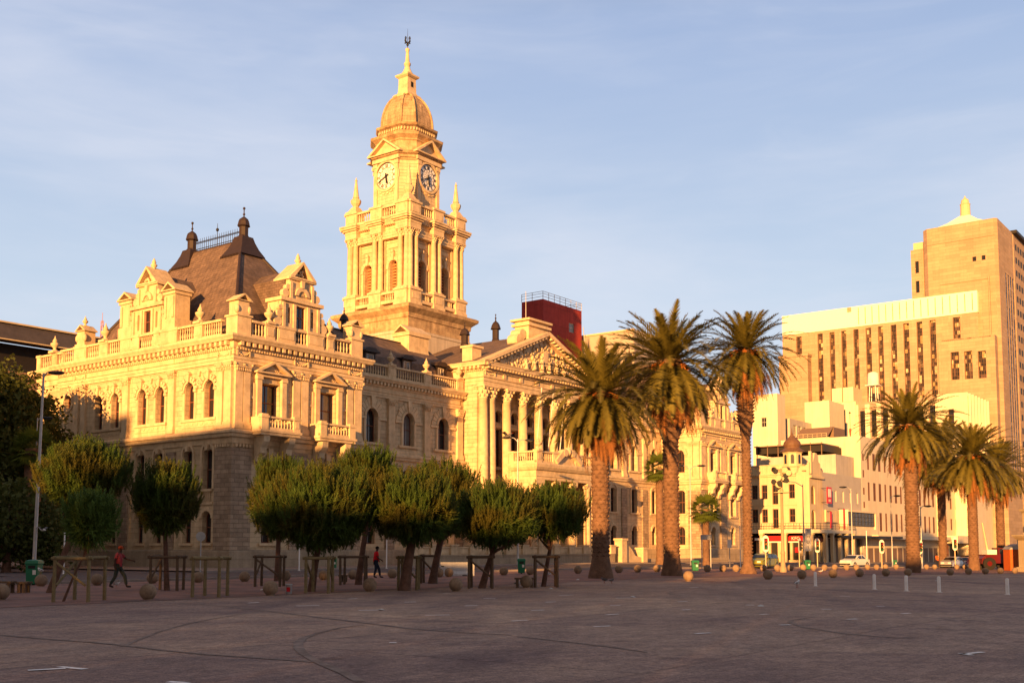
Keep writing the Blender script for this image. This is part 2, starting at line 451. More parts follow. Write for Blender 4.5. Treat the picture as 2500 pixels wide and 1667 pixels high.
def pav_front(u0, rev=False):
    """the 14.3 m wide front of an end pavilion, starting at u0; returns nothing"""
    W = 14.3
    wc = (u0+3.75, u0+10.15)
    ops = []
    for c in wc:
        ops += [(c-1.0, c+1.0, 12.1, 15.1), (c-.75, c+.75, 6.2, 8.9, 'g'), (c-.65, c+.65, 2.06, 4.6, 'a')]
    m = MB(FF(0)); m.wall(u0, u0+W, -1.5, 18.6, ops, .75)
    m.build('pavilion_wall', STONE, hall)
    for c in wc:
        window(hall, 'F', 0, c, 12.1, 15.1, 2.0, 'r', .72, glass=GLASS2 if c > 8 and u0 < 20 else GLASS, cols=2)
        window(hall, 'F', 0, c, 6.2, 8.9, 1.5, 'g', .72)
        window(hall, 'F', 0, c, 2.06, 4.6, 1.3, 'a', .72)
    t = MB(FF(0))
    for a, b in ((.05,.78),(.86,1.52),(6.1,6.9),(7.02,7.8),(12.4,13.15),(13.3,14.2)):
        pilaster(t, u0+a, u0+b, 11.15, 15.75, 16.5)
    for c in wc:       # aedicule windows
        t.new('window_surround')
        for s in (-1, 1):
            x = c+s*1.32
            t.box(x-.24, x+.24, 0, .3, 12.2, 15.35); t.box(x-.3, x+.3, 0, .38, 15.35, 15.6); t.box(x-.28, x+.28, 0, .36, 12.2, 12.45)
            t.box(x+s*.24, x+s*.5, 0, .14, 12.2, 15.0); t.box(c+s*1.9-.35, c+s*1.9+.35, 0, .12, 13.7, 13.9)
        t.box(c-1.62, c+1.62, 0, .32, 15.6, 15.85)
        ped_tri(t, c-1.85, c+1.85, 15.98, 16.85+.1, 0.0, .62, .17)
        for i in range(9): t.ball((c-.7+i*.17, .27, 16.12+.16*math.sin(math.pi*i/8)), .11, 5, 4)
        t.new('window_surround'); t.arc(c, 8.55, .78, 1.12, 0, .14, 9, 0, math.pi, 0, .0)
        t.prism([(c-.17,8.75),(c+.17,8.75),(c+.26,9.75),(c-.26,9.75)], 0, .3)
        for s in (-1, 1): t.box(c+s*.95-.17, c+s*.95+.17, 0, .13, 6.2, 8.6)
        t.box(c-1.2, c+1.2, 0, .25, 5.95, 6.2)
        t.new('window_surround'); t.arc(c, 3.95, .66, 1.0, 0, .12, 9, 0, math.pi, .03, .0)
        t.new('window_sill'); t.box(c-.95, c+.95, 0, .2, 1.85, 2.06)
    for a, b in ((.15,1.4),(6.2,7.7),(12.6,14.1)): swag(t, u0+a, u0+b, 17.35, .18)
    t.build('pilaster_order', TRIM, hall)
    # balconies on brackets
    for c in wc:
        b = MB(FF(0)); 
        b.box(c-2.1, c+2.1, .5, 1.45, 10.72, 10.95); b.box(c-2.2, c+2.2, .5, 1.55, 10.95, 11.15)
        balustrade(b, c-2.05, c+2.05, 11.15, 12.25, 1.3, [(c-2.05,c-1.35),(c+1.35,c+2.05)], .28, .33)
        for s in (-1, 1):
            b.box(c+s*1.92-.14, c+s*1.92+.14, .0, 1.16, 11.15, 12.2)
            b.box(c+s*1.7-.32, c+s*1.7+.32, 1.05, 1.5, 12.28, 12.42)
        b.build('balcony', TRIM, hall)
        for s in (-1, 1):
            k = MB(FF(0)); x = c+s*1.35
            k.add([(x-.32,.12,8.6),(x-.32,.12,10.7),(x-.32,1.35,10.7),(x-.32,1.3,10.2),(x-.32,.95,9.75),(x-.32,.9,9.3),(x-.32,.5,9.05),(x-.32,.42,8.6),
                   (x+.32,.12,8.6),(x+.32,.12,10.7),(x+.32,1.35,10.7),(x+.32,1.3,10.2),(x+.32,.95,9.75),(x+.32,.9,9.3),(x+.32,.5,9.05),(x+.32,.42,8.6)],
                  [tuple(range(8)), tuple(range(15,7,-1))]+[(i,(i+1)%8,(i+1)%8+8,i+8) for i in range(8)])
            k.build('bracket', TRIM, hall)
    g = MB(FF(0))
    for a, b in ((.0,1.85),(6.0,7.9),(12.3,14.3)):
        g.new('granite_pier'); g.box(u0+a+.001, u0+b-.001, .0, .16, 1.52, 9.6)
    g.build('granite_pier', GRAN, hall)
    d = MB(FF(0))
    dentils(d, u0, u0+W, 17.8, 18.13, .1, .66, .62, .3)
    dentils(d, u0, u0+W, 17.5, 17.72, .1, .33, .27, .14)
    d.new('dentil_course'); dentils(d, u0+.1, u0+1.8, 9.7, 9.95, .1, .26, .3, .16)
    d.build('dentil_course', TRIM, hall)
    # parapet with gabled dormer
    p = MB(FF(0))
    balustrade(p, u0+1.6, u0+W-1.6, 18.62, 20.1, .0, [(u0+3.0,u0+4.0),(u0+4.3,u0+6.2),(u0+7.6,u0+9.5),(u0+9.9,u0+10.7)], .34, .36)
    p.build('balustrade', TRIM, hall)
    for a in (0., 12.75):
        q = MB(FF(0)); q.box(u0+a+.1, u0+a+1.5, -1.2, .2, 18.6, 20.25)
        q.box(u0+a, u0+a+1.6, -1.3, .3, 20.25, 20.4); q.box(u0+a+.25, u0+a+1.35, -1.05, .1, 20.4, 21.5)
        q.ball((u0+a+.2, .0, 20.85), .38, 8, 6, (.6,.6,1)); q.ball((u0+a+1.4, .0, 20.85), .38, 8, 6, (.6,.6,1))
        ped_tri(q, u0+a, u0+a+1.6, 21.6, 22.15, -1.15, .25, .1)
        q.build('corner_pier', TRIM, hall)
    urn(u0+3.5, -.0, 20.12, .95); urn(u0+10.3, 0, 20.12, .95)
    gable('F', 0., u0+6.9)

def gable(face, pos, c):
    """sculpted dormer gable standing on the parapet"""
    T = FF(pos) if face == 'F' else FL(pos)
    m = MB(T)
    m.wall(c-2.2, c+2.2, 20.1, 22.35, [(c-.5,c+.5,20.2,22.1),(c-1.45,c-1.15,20.5,21.9,'a'),(c+1.15,c+1.45,20.5,21.9,'a')], .3, .1)
    m.box(c-2.2, c+2.2, -1.6, -.21, 20.1, 22.35); m.box(c-2.2,c-2.19,-.3,.1,20.1,22.35); m.box(c+2.19,c+2.2,-.3,.1,20.1,22.35)
    for x in (-1.95,-.78,.78,1.95): m.box(c+x-.14, c+x+.14, .1, .24, 20.1, 22.2)
    m.box(c-2.4, c+2.4, -1.7, .35, 22.35, 22.65)
    m.box(c-1.35, c+1.35, -1.6, .12, 22.65, 24.3)
    for x in (-1.2,1.2): m.box(c+x-.13, c+x+.13, .12, .26, 22.65, 24.1)
    m.arc(c, 23.0, .42, .78, .1, .3, 9)
    for i in range(7):
        a = math.pi*(i+.5)/7; m.prism([(c,23.0),(c+.4*math.cos(a-.12),23.0+.4*math.sin(a-.12)),(c+.4*math.cos(a+.12),23.0+.4*math.sin(a+.12))], .12, .2)
    m.prism([(c-.12,23.7),(c+.12,23.7),(c+.2,24.3),(c-.2,24.3)], .1, .36)
    m.box(c-1.55, c+1.55, -1.7, .3, 24.3, 24.5)
    ped_tri(m, c-1.45, c+1.45, 24.55, 26.0, -1.7, .38, .2)
    for i in range(10): m.ball((c+rnd.uniform(-.6,.6), .0, 24.75+rnd.uniform(0,.45)), .14, 5, 4)
    # scrolls
    for s in (-1, 1):
        for q, (x, z, r) in enumerate(((1.75,23.05,.36),(1.5,23.6,.24),(2.55,20.55,.42),(2.4,21.2,.3),(2.3,21.75,.22))):
            m.lathe(0,0,[],1) if False else m.prism([(c+s*x+r*math.cos(a*math.pi/5), z+r*math.sin(a*math.pi/5)) for a in range(10)], -.25-.003*q, .16+.006*q)
    m.build('gable', TRIM, hall)
    if face == 'F': window(hall, 'F', pos-.1, c, 20.2, 22.1, 1.0, 'r', .3)
    else: window(hall, 'L', pos-.1, c, 20.2, 22.1, 1.0, 'r', .3)
    p = T(c, 0, 25.9)
    m = MB(); m.lathe(0, 0, [(.16,0),(.12,.2),(.24,.35),(.3,.5),(.14,.62),(.2,.7),(.1,.95),(.03,1.1)], 10, cap=False)
    m.build('finial', TRIM, hall, (p[0]+(.4 if face != 'F' else 0), p[1]+(.4 if face == 'F' else 0), p[2]-.15))
    r = MB(T)      # slate roof running back from the gable
    r.add([(c-1.5,-.3,20),(c-1.5,-.3,24.4),(c,-.3,25.5),(c+1.5,-.3,24.4),(c+1.5,-.3,20),(c-1.5,-6,20),(c-1.5,-6,24.4),(c,-6,25.5),(c+1.5,-6,24.4),(c+1.5,-6,20)],
          [(0,1,6,5),(1,2,7,6),(2,3,8,7),(3,4,9,8),(5,6,7,8,9)])
    r.build('dormer_roof', SLATE, hall)

def pav_roof(u0, v0, v1):
    W = 14.3; a = u0+1.0; b = u0+W-1.0; c0 = v0+1.2; c1 = v1; z0 = 19.4; zr = 29.3; um = u0+7.1; e0 = v0+7.9; e1 = v1-6.9
    m = MB()
    # slightly bellcast slopes in three courses
    prof = [(0.,0.),(.10,.13),(.55,.58),(.93,.94),(1.,1.)]
    rings = []
    for t, zt in prof:
        z = z0+(zr-z0)*zt
        rings.append([(a+(um-.25-a)*t, c0+(e0-c0)*t, z), (b+(um+.25-b)*t, c0+(e0-c0)*t, z), (b+(um+.25-b)*t, c1+(e1-c1)*t, z), (a+(um-.25-a)*t, c1+(e1-c1)*t, z)])
    vs = [p for r in rings for p in r]; fs = []
    for k in range(len(rings)-1):
        for i in range(4): fs.append((4*k+i,4*k+(i+1)%4,4*k+4+(i+1)%4,4*k+4+i))
    fs.append(tuple(range(len(vs)-4, len(vs))))
    m.add(vs, fs); m.build('mansard_roof', SLATE, hall)
    h = MB()
    for i in range(4):
        pts = [Vector(r[i]) for r in rings]
        h.path(pts, [.24,.2,.17,.15,.12], 6)
    h.box(um-.3, um+.3, e0, e1, zr-.25, zr+.06)
    h.build('ridge_flashing', COPPER, hall)
    for e, d in ((e0, 1), (e1, -1)):
        t = MB()
        t.rl(um, um, e, e, [(1.4,27.75),(.98,28.5),(.74,29.1),(.6,29.6)])
        t.lathe(um, e, [(.58,29.5),(.5,29.7),(.42,29.8),(.42,30.55),(.6,30.65),(.55,30.8),(.5,31.05),(.42,31.25),(.22,31.42),(.05,31.55),(.05,32.3)], 8, smooth=False, rot=.39)
        t.ball((um, e, 31.75), .12, 6, 5); t.ball((um, e, 32.3), .13, 6, 5)
        for i in range(14):
            x = -1.4+i*.21
            t.box(um-1.44, um-1.37, e+x, e+x+.1, 27.55, 27.77)
        t.build('roof_turret', COPPER, hall)
    k = MB()
    L = e1-e0-1.2
    for z in (29.6, 30.15, 30.25): k.box(um-.03, um+.03, e0+.6, e1-.6, z, z+.05)
    n = 20
    for i in range(n+1):
        y = e0+.6+L*i/n; k.tube((um,y,29.3),(um,y,30.6),.03,.02,4)
    k.tube((um,(e0+e1)/2,29.3),(um,(e0+e1)/2,31.6),.05,.02,5); k.ball((um,(e0+e1)/2,31.0),.16,6,5)
    k.build('roof_cresting', IRON, hall)

def entab(name, u0, u1, v0, v1, base=16.5, top=18.6, pr=.8):
    m = MB(); h = top-base
    m.rl(u0, u1, v0, v1, [(e if e is not None else 0, base+h*f) for e, f in ((.14,0),(.14,.12),(.2,.12),(.2,.24),(.28,.26),(.13,.29),(.13,.5),(.22,.52),(.26,.6),(.28,.765),(pr-.08,.785),(pr,.86),(pr+.1,.93),(pr+.08,1.))])
    m.build(name, TRIM, hall)
def string(name, u0, u1, v0, v1):
    m = MB(); m.rl(u0, u1, v0, v1, [(.1,10.0),(.12,10.4),(.34,10.5),(.38,10.75),(.5,10.8),(.5,11.0),(.3,11.12)])
    m.rl(u0, u1, v0, v1, [(.06,11.13),(.06,11.45),(.02,11.5)])
    m.build(name, TRIM, hall)

# ---- pavilion at the near corner
LV = 29.3
ops = []
UPW = [(2.35,3.6),(4.95,6.15),(8.95,10.15),(11.5,12.7),(15.5,16.7),(18.05,19.2)]
for a, b in UPW:
    ops += [(a,b,12.2,15.27,'a'), (a,b,6.4,9.65,'g'), (a+.05,b-.05,2.06,4.6,'a')]
ops += [(23.0,24.3,14.15,16.0,'o'), (22.75,23.75,8.2,11.3,'r'), (23.0,24.2,2.0,4.6,'a'), (25.8,26.9,6.4,9.6,'g')]
# the belt covers z 10-11.1, so split the wall there for the tall opening
m = MB(FL(0)); m.wall(0, 25.2, -1.5, 18.6, ops[:-1], .6); m.build('pavilion_wall', STONE, hall)
m = MB(FL(.6)); m.wall(25.2, 29.9, -1.5, 18.6, [ops[-1]], .6)
m.box(25.2,25.2+.01,0,.6,-1.5,18.6); m.build('rear_wing_wall', STONE, hall)
for a, b in UPW:
    c = (a+b)/2
    window(hall, 'L', 0, c, 12.2, 15.27, b-a, 'a', .55, frame=FRAME, cols=1)
    window(hall, 'L', 0, c, 6.4, 9.65, b-a, 'g', .55, cols=1)
    window(hall, 'L', 0, c, 2.06, 4.6, b-a-.1, 'a', .55)
window(hall, 'L', 0, 23.65, 14.15, 16.0, 1.3, 'o', .5, sash=False)
window(hall, 'L', 0, 23.25, 8.2, 11.3, 1.0, 'r', .5)
window(hall, 'L', 0, 23.6, 2.0, 4.6, 1.2, 'a', .5)
window(hall, 'L', .6, 26.35, 6.4, 9.6, 1.1, 'g', .5)
t = MB(FL(0))
for a, b in ((.05,.92),(1.12,1.85),(7.45,8.25),(14.0,14.85),(20.6,21.3),(21.75,22.5)): pilaster(t, a, b, 11.15, 15.75, 16.5)
for i, (a, b) in enumerate(UPW):
    c = (a+b)/2; w = (b-a)/2; zc = 15.27-w; t.new('window_surround')
    t.arc(c, zc, w+.02, w+.22, 0, .12, 9); t.arc(c, zc, w+.22, w+.5, 0, .2, 9, 0, math.pi, .14, .06)
    t.prism([(c-.1,15.3),(c+.1,15.3),(c+.17,15.95),(c-.17,15.95)], 0, .3)
    t.prism([(c-.3,15.95),(c+.3,15.95),(c,16.2)], 0, .34)
    for s in (-1, 1):
        t.box(c+s*(w+.2)-.18, c+s*(w+.2)+.18, 0, .18, zc-.22, zc); t.box(c+s*(w+.16)-.14, c+s*(w+.16)+.14, 0, .06, 12.2, zc-.22)
    t.new('window_surround')
    t.arc(c, 9.38-.0, w+.03, w+.26, 0, .12, 9)
    t.prism([(c-.14,9.55),(c+.14,9.55),(c+.22,9.98),(c-.22,9.98)], 0, .26)
    for s in (-1, 1): t.box(c+s*(w+.16)-.12, c+s*(w+.16)+.12, 0, .11, 6.4, 9.4)
    t.new('window_surround'); t.arc(c, 4.6-w+.05, w, w+.3, 0, .1, 9, 0, math.pi, .03)
    t.new('window_sill'); t.box(a-.2, b+.2, 0, .16, 1.86, 2.06)
for i in range(0, 6, 2):
    a = UPW[i][0]; b = UPW[i+1][1]; c = (a+b)/2; t.new('window_apron')
    t.box(a-.4, b+.4, .0, .2, 11.98, 12.2); t.box(a-.3, b+.3, 0, .08, 11.5, 11.98)
    for x in range(6): t.box(a+.1+x*.62, a+.4+x*.62, .08, .13, 11.66, 11.84)
    t.new('roundel'); t.arc(c, 15.2, .16, .32, 0, .14, 12, 0, 2*math.pi); t.ball((c, .05, 15.2), .14, 8, 5)
    t.prism([(c-.18,16.1),(c+.18,16.1),(c+.1,15.7),(c-.1,15.7)], 0, .18)
    t.new('window_apron'); t.box(a-.1, b+.1, 0, .22, 6.2, 6.4)
    t.box(a-.1, b+.1, 0, .1, 5.15, 5.35)
    for j in (0, 1):
        p, q = UPW[i+j]; balusters(t, p+.1, q-.1, 5.4, 6.2, .12, .22, .7)
t.new('roundel'); t.arc(23.65, 15.07, .68, .9, 0, .12, 20, 0, 2*math.pi)
t.new('sill'); t.box(22.5, 24.9, 0, .3, 11.95, 12.15); t.box(22.7,24.7,0,.15,11.6,11.95)
for a, b in ((.2,1.75),(20.7,22.4)): swag(t, a, b, 17.3, .18)
for a in (7.85,14.4): t.new('frieze_block'); t.box(a-.3, a+.3, .1, .22, 17.0, 17.45)
t.build('pilaster_order', TRIM, hall)
g = MB(FL(0))
for a, b in ((.0,1.95),(7.2,8.4),(13.75,15.0),(20.4,22.5)): g.new('granite_pier'); g.box(a-.159 if a == 0 else a, b, 0, .16, 1.52, 9.6)
g.build('granite_pier', GRAN, hall)
d = MB(FL(0)); dentils(d, 0, 25.2, 17.8, 18.13, .1, .66, .62, .3); dentils(d, 0, 25.2, 17.5, 17.72, .1, .33, .27, .14)
d.new('dentil_course'); dentils(d, .1, 1.9, 9.7, 9.95, .1, .26, .3, .16)
d.build('dentil_course', TRIM, hall)
pav_front(0.)
entab('entablature', 0, 14.3, 0, 25.0)
entab('entablature', .7, 14.2, 25.2, 29.9)
string('string_course', 0, 14.3, 0, 25.1); string('string_course', .6, 14.2, 25.15, 29.9)
m = MB(); m.rl(0, 14.3, 0, 25.1, [(.2,-1.5),(.2,1.4),(.14,1.5),(.0,1.52)]); m.rl(.6, 14.2, 25.2, 29.9, [(.2,-1.5),(.2,1.4),(.1,1.5)])
m.build('plinth', PLIN, hall)
p = MB(FL(0))
balustrade(p, 1.5, 25.0, 18.62, 20.1, 0., [(3.9,4.95),(7.2,9.6),(9.7,10.5),(12.6,13.6),(13.75,15.4),(17.3,18.6),(20.7,22.7)], .34, .3)
p.box(7.2,10.6,.2,.26,18.9,19.7); p.box(12.5,15.3,.2,.26,18.9,19.7)
p.build('balustrade', TRIM, hall)
p = MB(FL(.5)); balustrade(p, 25.3, 29.9, 18.62, 20.1, 0., [(26.4,27.2),(29.2,29.9)], .34, .3); p.build('balustrade', TRIM, hall)
gable('L', 0., 11.6)
for c, wd in ((8.5,1.5),(14.8,1.7)):       # flanking chimney aedicules
    q = MB(FL(0)); a = c-wd/2; b = c+wd/2
    q.box(a-.15, b+.15, -1.5, .2, 20.1, 21.0); q.box(a, b, -1.4, .1, 21.0, 23.1)
    for x in (a+.25, b-.25): q.box(x-.15, x+.15, .1, .2, 21.1, 22.9)
    q.box(a-.12, b+.12, -1.5, .22, 23.1, 23.35); ped_tri(q, a-.25, b+.25, 23.5, 24.2, -1.6, .35, .14)
    q.build('chimney', TRIM, hall)
q = MB(FL(0)); q.box(21.0, 22.6, -1.2, .2, 20.1, 20.35); q.box(21.2, 22.4, -1.0, .1, 20.35, 21.5)
q.ball((21.2,.05,20.9),.36,8,6,(.6,.6,1)); q.ball((22.4,.05,20.9),.36,8,6,(.6,.6,1)); ped_tri(q, 21.0, 22.6, 21.6, 22.15, -1.1, .25, .1)
q.build('corner_pier', TRIM, hall)
for v, z, s in ((4.45,20.12,.95),(18.0,20.12,1.),(21.8,22.,.6),(26.8,20.12,.95)): urn(.3 if v > 21 else 0, v, z, s)
pav_roof(0., 0., 22.3)
m = MB(); m.box(.9, 13.4, .9, 29.5, 19.0, 19.35); m.build('roof_deck', COPPER, hall)
m = MB(FR(14.3)); m.wall(0, 6.1, -1.5, 18.6, [(2.3,3.5,12.1,15.2,'a')], .5); m.box(14, 29.9, -.1, 0, -1.5, 18.6); m.build('pavilion_wall', STONE, hall)
window(hall, 'R', 14.3, 2.9, 12.1, 15.2, 1.2, 'a', .5)
m = MB(); m.box(.6,14.3,29.8,29.9,-1.5,18.6); m.build('rear_wall', STONE, hall)

# ---- pavilion at the far corner
P2 = 80.7
pav_front(P2)
m = MB(FL(P2)); m.wall(0, 6.05, -1.5, 18.6, [(2.4,3.7,12.2,15.3,'a'),(2.4,3.7,6.4,9.65,'g'),(2.45,3.65,2.06,4.6,'a')], .6); m.build('pavilion_wall', STONE, hall)
for z0, z1, k in ((12.2,15.3,'a'),(6.4,9.65,'g'),(2.06,4.6,'a')): window(hall, 'L', P2, 3.05, z0, z1, 1.3 if k != 'a' or z0 > 5 else 1.2, k, .55)
t = MB(FL(P2))
for a, b in ((.05,.9),(1.1,1.8),(5.0,5.8)): pilaster(t, a, b, 11.15, 15.75, 16.5)
t.new('window_surround'); t.arc(3.05, 14.65, .68, 1.1, 0, .18, 11, 0, math.pi, .05, .06); t.new('window_surround'); t.arc(3.05, 9.35, .68, .95, 0, .14, 9); t.box(2.1,4.0,0,.2,6.2,6.4)
swag(t, .2, 1.7, 17.3, .18); t.build('pilaster_order', TRIM, hall)
g = MB(FL(P2)); g.box(-.159, 1.9, 0, .16, 1.52, 9.6); g.new('granite_pier'); g.box(4.9,5.99,0,.16,1.52,9.6); g.build('granite_pier', GRAN, hall)
entab('entablature', P2, P2+14.3, 0, 25.0); string('string_course', P2, P2+14.3, 0, 25.)
d = MB(FL(P2)); dentils(d, 0, 5.5, 17.8, 18.13, .1, .66, .62, .3); dentils(d, 0, 5.5, 17.5, 17.72, .1, .33, .27, .14); d.build('dentil_course', TRIM, hall)
p = MB(FL(P2)); balustrade(p, 1.5, 6, 18.62, 20.1, 0., [(4.6,5.4)], .34, .3); p.build('balustrade', TRIM, hall)
m = MB(); m.rl(P2, P2+14.3, 0, 25., [(.2,-3.),(.2,1.4),(.1,1.5)]); m.build('plinth', PLIN, hall)
pav_roof(P2, 0., 22.3)
m = MB(); m.box(P2+.9, P2+13.4, .9, 25, 19.0, 19.35); m.build('roof_deck', COPPER, hall)
m = MB(FR(P2+14.3)); m.wall(0, 25, -3, 18.6, [(3,4.3,12.2,15.3,'a'),(8,9.3,12.2,15.3,'a'),(14,15.3,12.2,15.3,'a'),(3,4.3,6.4,9.6,'g'),(8,9.3,6.4,9.6,'g')], .5); m.build('pavilion_wall', STONE, hall)
for a in (3.65,8.65,14.65): window(hall, 'R', P2+14.3, a, 12.2, 15.3, 1.3, 'a', .5)
for a in (3.65,8.65): window(hall, 'R', P2+14.3, a, 6.4, 9.6, 1.3, 'g', .5)

# ---- wings
def wing(a, b, wins, pils):
    v = 6.0; o = []
    for c in wins: o += [(c-.8,c+.8,12.1,15.45,'a'), (c-.75,c+.75,6.4,9.6,'g'), (c-.65,c+.65,2.06,4.6,'a')]
    m = MB(FF(v)); m.wall(a, b, -3, 18.6, o, .6); m.build('wing_wall', STONE, hall)
    for i, c in enumerate(wins):
        window(hall, 'F', v, c, 12.1, 15.45, 1.6, 'a', .55, glass=GLASS2 if i == 2 else GLASS)
        window(hall, 'F', v, c, 6.4, 9.6, 1.5, 'g', .55); window(hall, 'F', v, c, 2.06, 4.6, 1.3, 'a', .55)
    t = MB(FF(v))
    for c in wins:
        t.new('window_surround'); t.arc(c, 14.65, .82, 1.1, 0, .16, 11); t.arc(c, 14.65, 1.12, 1.75, 0, .1, 11, 0, math.pi, .06, .12)
        t.prism([(c-.16,15.5),(c+.16,15.5),(c+.28,16.7),(c-.28,16.7)], 0, .26)
        for s in (-1, 1):
            t.box(c+s*1.45-.62, c+s*1.45+.62, 0, .16, 14.35, 14.62); t.box(c+s*.97-.14, c+s*.97+.14, 0, .12, 12.1, 14.35)
        t.box(c-1.5, c+1.5, 0, .2, 11.85, 12.08); t.box(c-1.2, c+1.2, 0, .22, 6.2, 6.4)
        t.new('window_surround'); t.arc(c, 9.26, .78, 1.08, 0, .14, 9); t.new('window_surround'); t.arc(c, 3.95, .68, .98, 0, .12, 9, 0, math.pi, .03)
        for s in (-1, 1): t.box(c+s*.92-.14, c+s*.92+.14, 0, .12, 6.4, 9.3)
    for c in pils: pilaster(t, c-.45, c+.45, 11.15, 15.9, 16.65, .25)
    t.build('pilaster_order', TRIM, hall)
    g = MB(FF(v))
    for c in pils: g.new('granite_pier'); g.box(c-.65, c+.65, 0, .16, 1.52, 9.6)
    g.build('granite_pier', GRAN, hall)
    d = MB(FF(v)); dentils(d, a, b, 17.85, 18.14, .1, .55, .5, .26); d.build('dentil_course', TRIM, hall)
    p = MB(FF(v)); balustrade(p, a, b, 18.62, 20.0, 0., [(c-.55,c+.55) for c in pils], .34, .36); p.build('balustrade', TRIM, hall)
    entab('entablature', a+.9, b-.9, v, v+20, 16.65, 18.6, .65); string('string_course', a+.6, b-.6, v, v+10)
    for c in pils[::1]: urn(c, v, 20.05, .9)
    m = MB(); m.rl(a+.3, b-.3, v, v+10, [(.2,-3.),(.2,1.4),(.1,1.5)]); m.build('plinth', PLIN, hall)
    r = MB(); r.add([(a,v+1.2,19.3),(a,v+1.6,21.2),(a,v+5.5,24.1),(a,v+11.5,24.1),(a,v+16,19.3),(b,v+1.2,19.3),(b,v+1.6,21.2),(b,v+5.5,24.1),(b,v+11.5,24.1),(b,v+16,19.3)],
        [(0,1,6,5),(1,2,7,6),(2,3,8,7),(3,4,9,8),(0,4,3,2,1),(5,6,7,8,9)]); r.build('slate_roof', SLATE, hall)
    h = MB(); h.box(a, b, v+5.4, v+5.65, 24.05, 24.2); h.build('ridge_flashing', COPPER, hall)
wing(14.3, 36.2, (16.5,21.85,27.25,32.7), (19.1,24.55,30.0,35.4))
wing(58.6, P2, (62.0,67.4,72.8,78.3), (64.7,70.1,75.55))
for c in (17.6,23.0,28.5,34.0, 61.5,66.8,72.2):         # roof dormers
    d = MB(FF(7.4)); d.wall(c-.75, c+.75, 19.8, 21.35, [(c-.5,c+.5,20.05,21.2)], .12); 
    d.box(c-.76,c-.74,-2,0,19.8,21.35); d.box(c+.74,c+.76,-2,0,19.8,21.35)
    d.box(c-1.05, c+1.05, -3., .45, 21.35, 21.5); d.prism([(c-1.0,21.5),(c+1.0,21.5),(c+.5,21.85),(c-.5,21.85)], -3.2, .3)
    dm = d.build('dormer', COPPER, hall)
    window(hall, 'F', 7.4, c, 20.05, 21.2, 1.0, 'r', .12, sash=False, frame=FRAMEW, glass=GLASS2)
vent_turret(23.0, 11.2, 24.1, 1.9, .8); vent_turret(42.7, 11.2, 25.6, 2.1, 1.); vent_turret(48.7, 11.2, 27.0, 2.6, 1.)
# stone gabled lantern in front of the tower foot
m = MB(FL(31.9)); m.box(10.2,12.4,-3.2,0,22,24.9); m.box(10.0,12.6,-3.4,.2,24.9,25.2); m.rl(10.4,12.2,-3.,-.2,[(.6,22.),(.0,24.0)])
ped_tri(m, 10.0, 12.6, 25.3, 26.2, -3.4, .25, .16); m.build('attic_gable', TRIM, hall)
# ---- portico
PA, PB, PV = 36.2, 58.6, 3.2
m = MB(FF(6.3)); o = []
bays = [39.55+3.1*i for i in range(6)]
for c in bays: o += [(c-.75,c+.75,10.9,15.2), (c-.65,c+.65,16.0,17.3,'a'), (c-.6,c+.6,6.9,9.3,'a')]
m.wall(PA, PB, 6.2, 19.4, o, .5); m.build('portico_wall', STONE, hall)
for c in bays:
    window(hall, 'F', 6.3, c, 10.9, 15.2, 1.5, 'r', .45); window(hall, 'F', 6.3, c, 16.0, 17.3, 1.3, 'a', .45, sash=False); window(hall, 'F', 6.3, c, 6.9, 9.3, 1.2, 'a', .45)
t = MB(FF(6.3))
for c in bays:
    t.new('window_surround'); t.arc(c, 16.65, .7, 1.1, 0, .2, 11); t.box(c-1.05,c+1.05,0,.3,15.3,15.6); t.box(c-1.2,c+1.2,0,.5,10.5,10.8)
    for s in (-1,1): t.box(c+s*.95-.12,c+s*.95+.12,0,.15,10.8,15.3)
for i in range(7): pilaster(t, 38.0+3.1*i-.4, 38.0+3.1*i+.4, 6.2, 18.0, 19.3, .2)
t.build('pilaster_order', TRIM, hall)
# solid end blocks, podium
m = MB()
for a, b in ((PA, 36.9),(57.9, PB)): m.new('portico_pier'); m.box(a, b, 4.1, 6.4, 6.2, 19.4)
m.build('portico_pier', STONE, hall)
m = MB(FL(PA)); m.box(4.1,6.3,0,.06,11.9,12.2); m.box(4.1,6.3,0,.04,12.2,12.5); m.build('portico_moulding', TRIM, hall)
m = MB(FF(2.6)); po = []
for c in bays: po += [(c-.65,c+.65,1.6,4.8,'a')]
m.wall(PA-.1, PB+.1, -2, 6.2, po, .6); m.build('podium_wall', GRAN, hall)
for c in bays: window(hall, 'F', 2.6, c, 1.6, 4.8, 1.3, 'a', .55)
m = MB(); m.box(PA-.09, PA, 2.6, 6, -2, 6.19); m.box(PB, PB+.09, 2.6, 6, -2, 6.19); m.rl(PA, PB, 2.7, 6.0, [(.25,6.2),(.3,6.35),(.12,6.5)]); m.build('podium_cornice', TRIM, hall)
CD = col_mesh(.56, 6.5, 17.95, 19.3)
for u in [36.85, 38.2]+[41.15+3.1*i-.1 for i in range(0,5)]+[56.6, 57.95]:
    mk('column', CD, hall, (u, 3.75, 6.5))
m = MB(); m.rl(PA, PB, PV, 12., [(.0,19.3),(.0,19.75),(.08,19.75),(.08,20.1),(.2,20.15),(.0,20.25),(.0,21.0),(.2,21.05),(.25,21.3),(.75,21.35),(.8,21.6),(.9,21.75),(.9,21.8)])
m.build('entablature', TRIM, hall)
d = MB(FF(PV)); dentils(d, PA-.1, PB+.1, 21.08, 21.34, .2, .7, .55, .28); dentils(d, PA, PB, 20.85, 21.03, .0, .24, .26, .14)
for i in range(5): d.box(39.9+3.1*i-.25, 39.9+3.1*i+.25, 0, .14, 20.35, 20.95); 
swag(d, PA+.3, PA+2.0, 20.8, .0); swag(d, PB-2, PB-.3, 20.8, .0)
d.build('dentil_course', TRIM, hall)
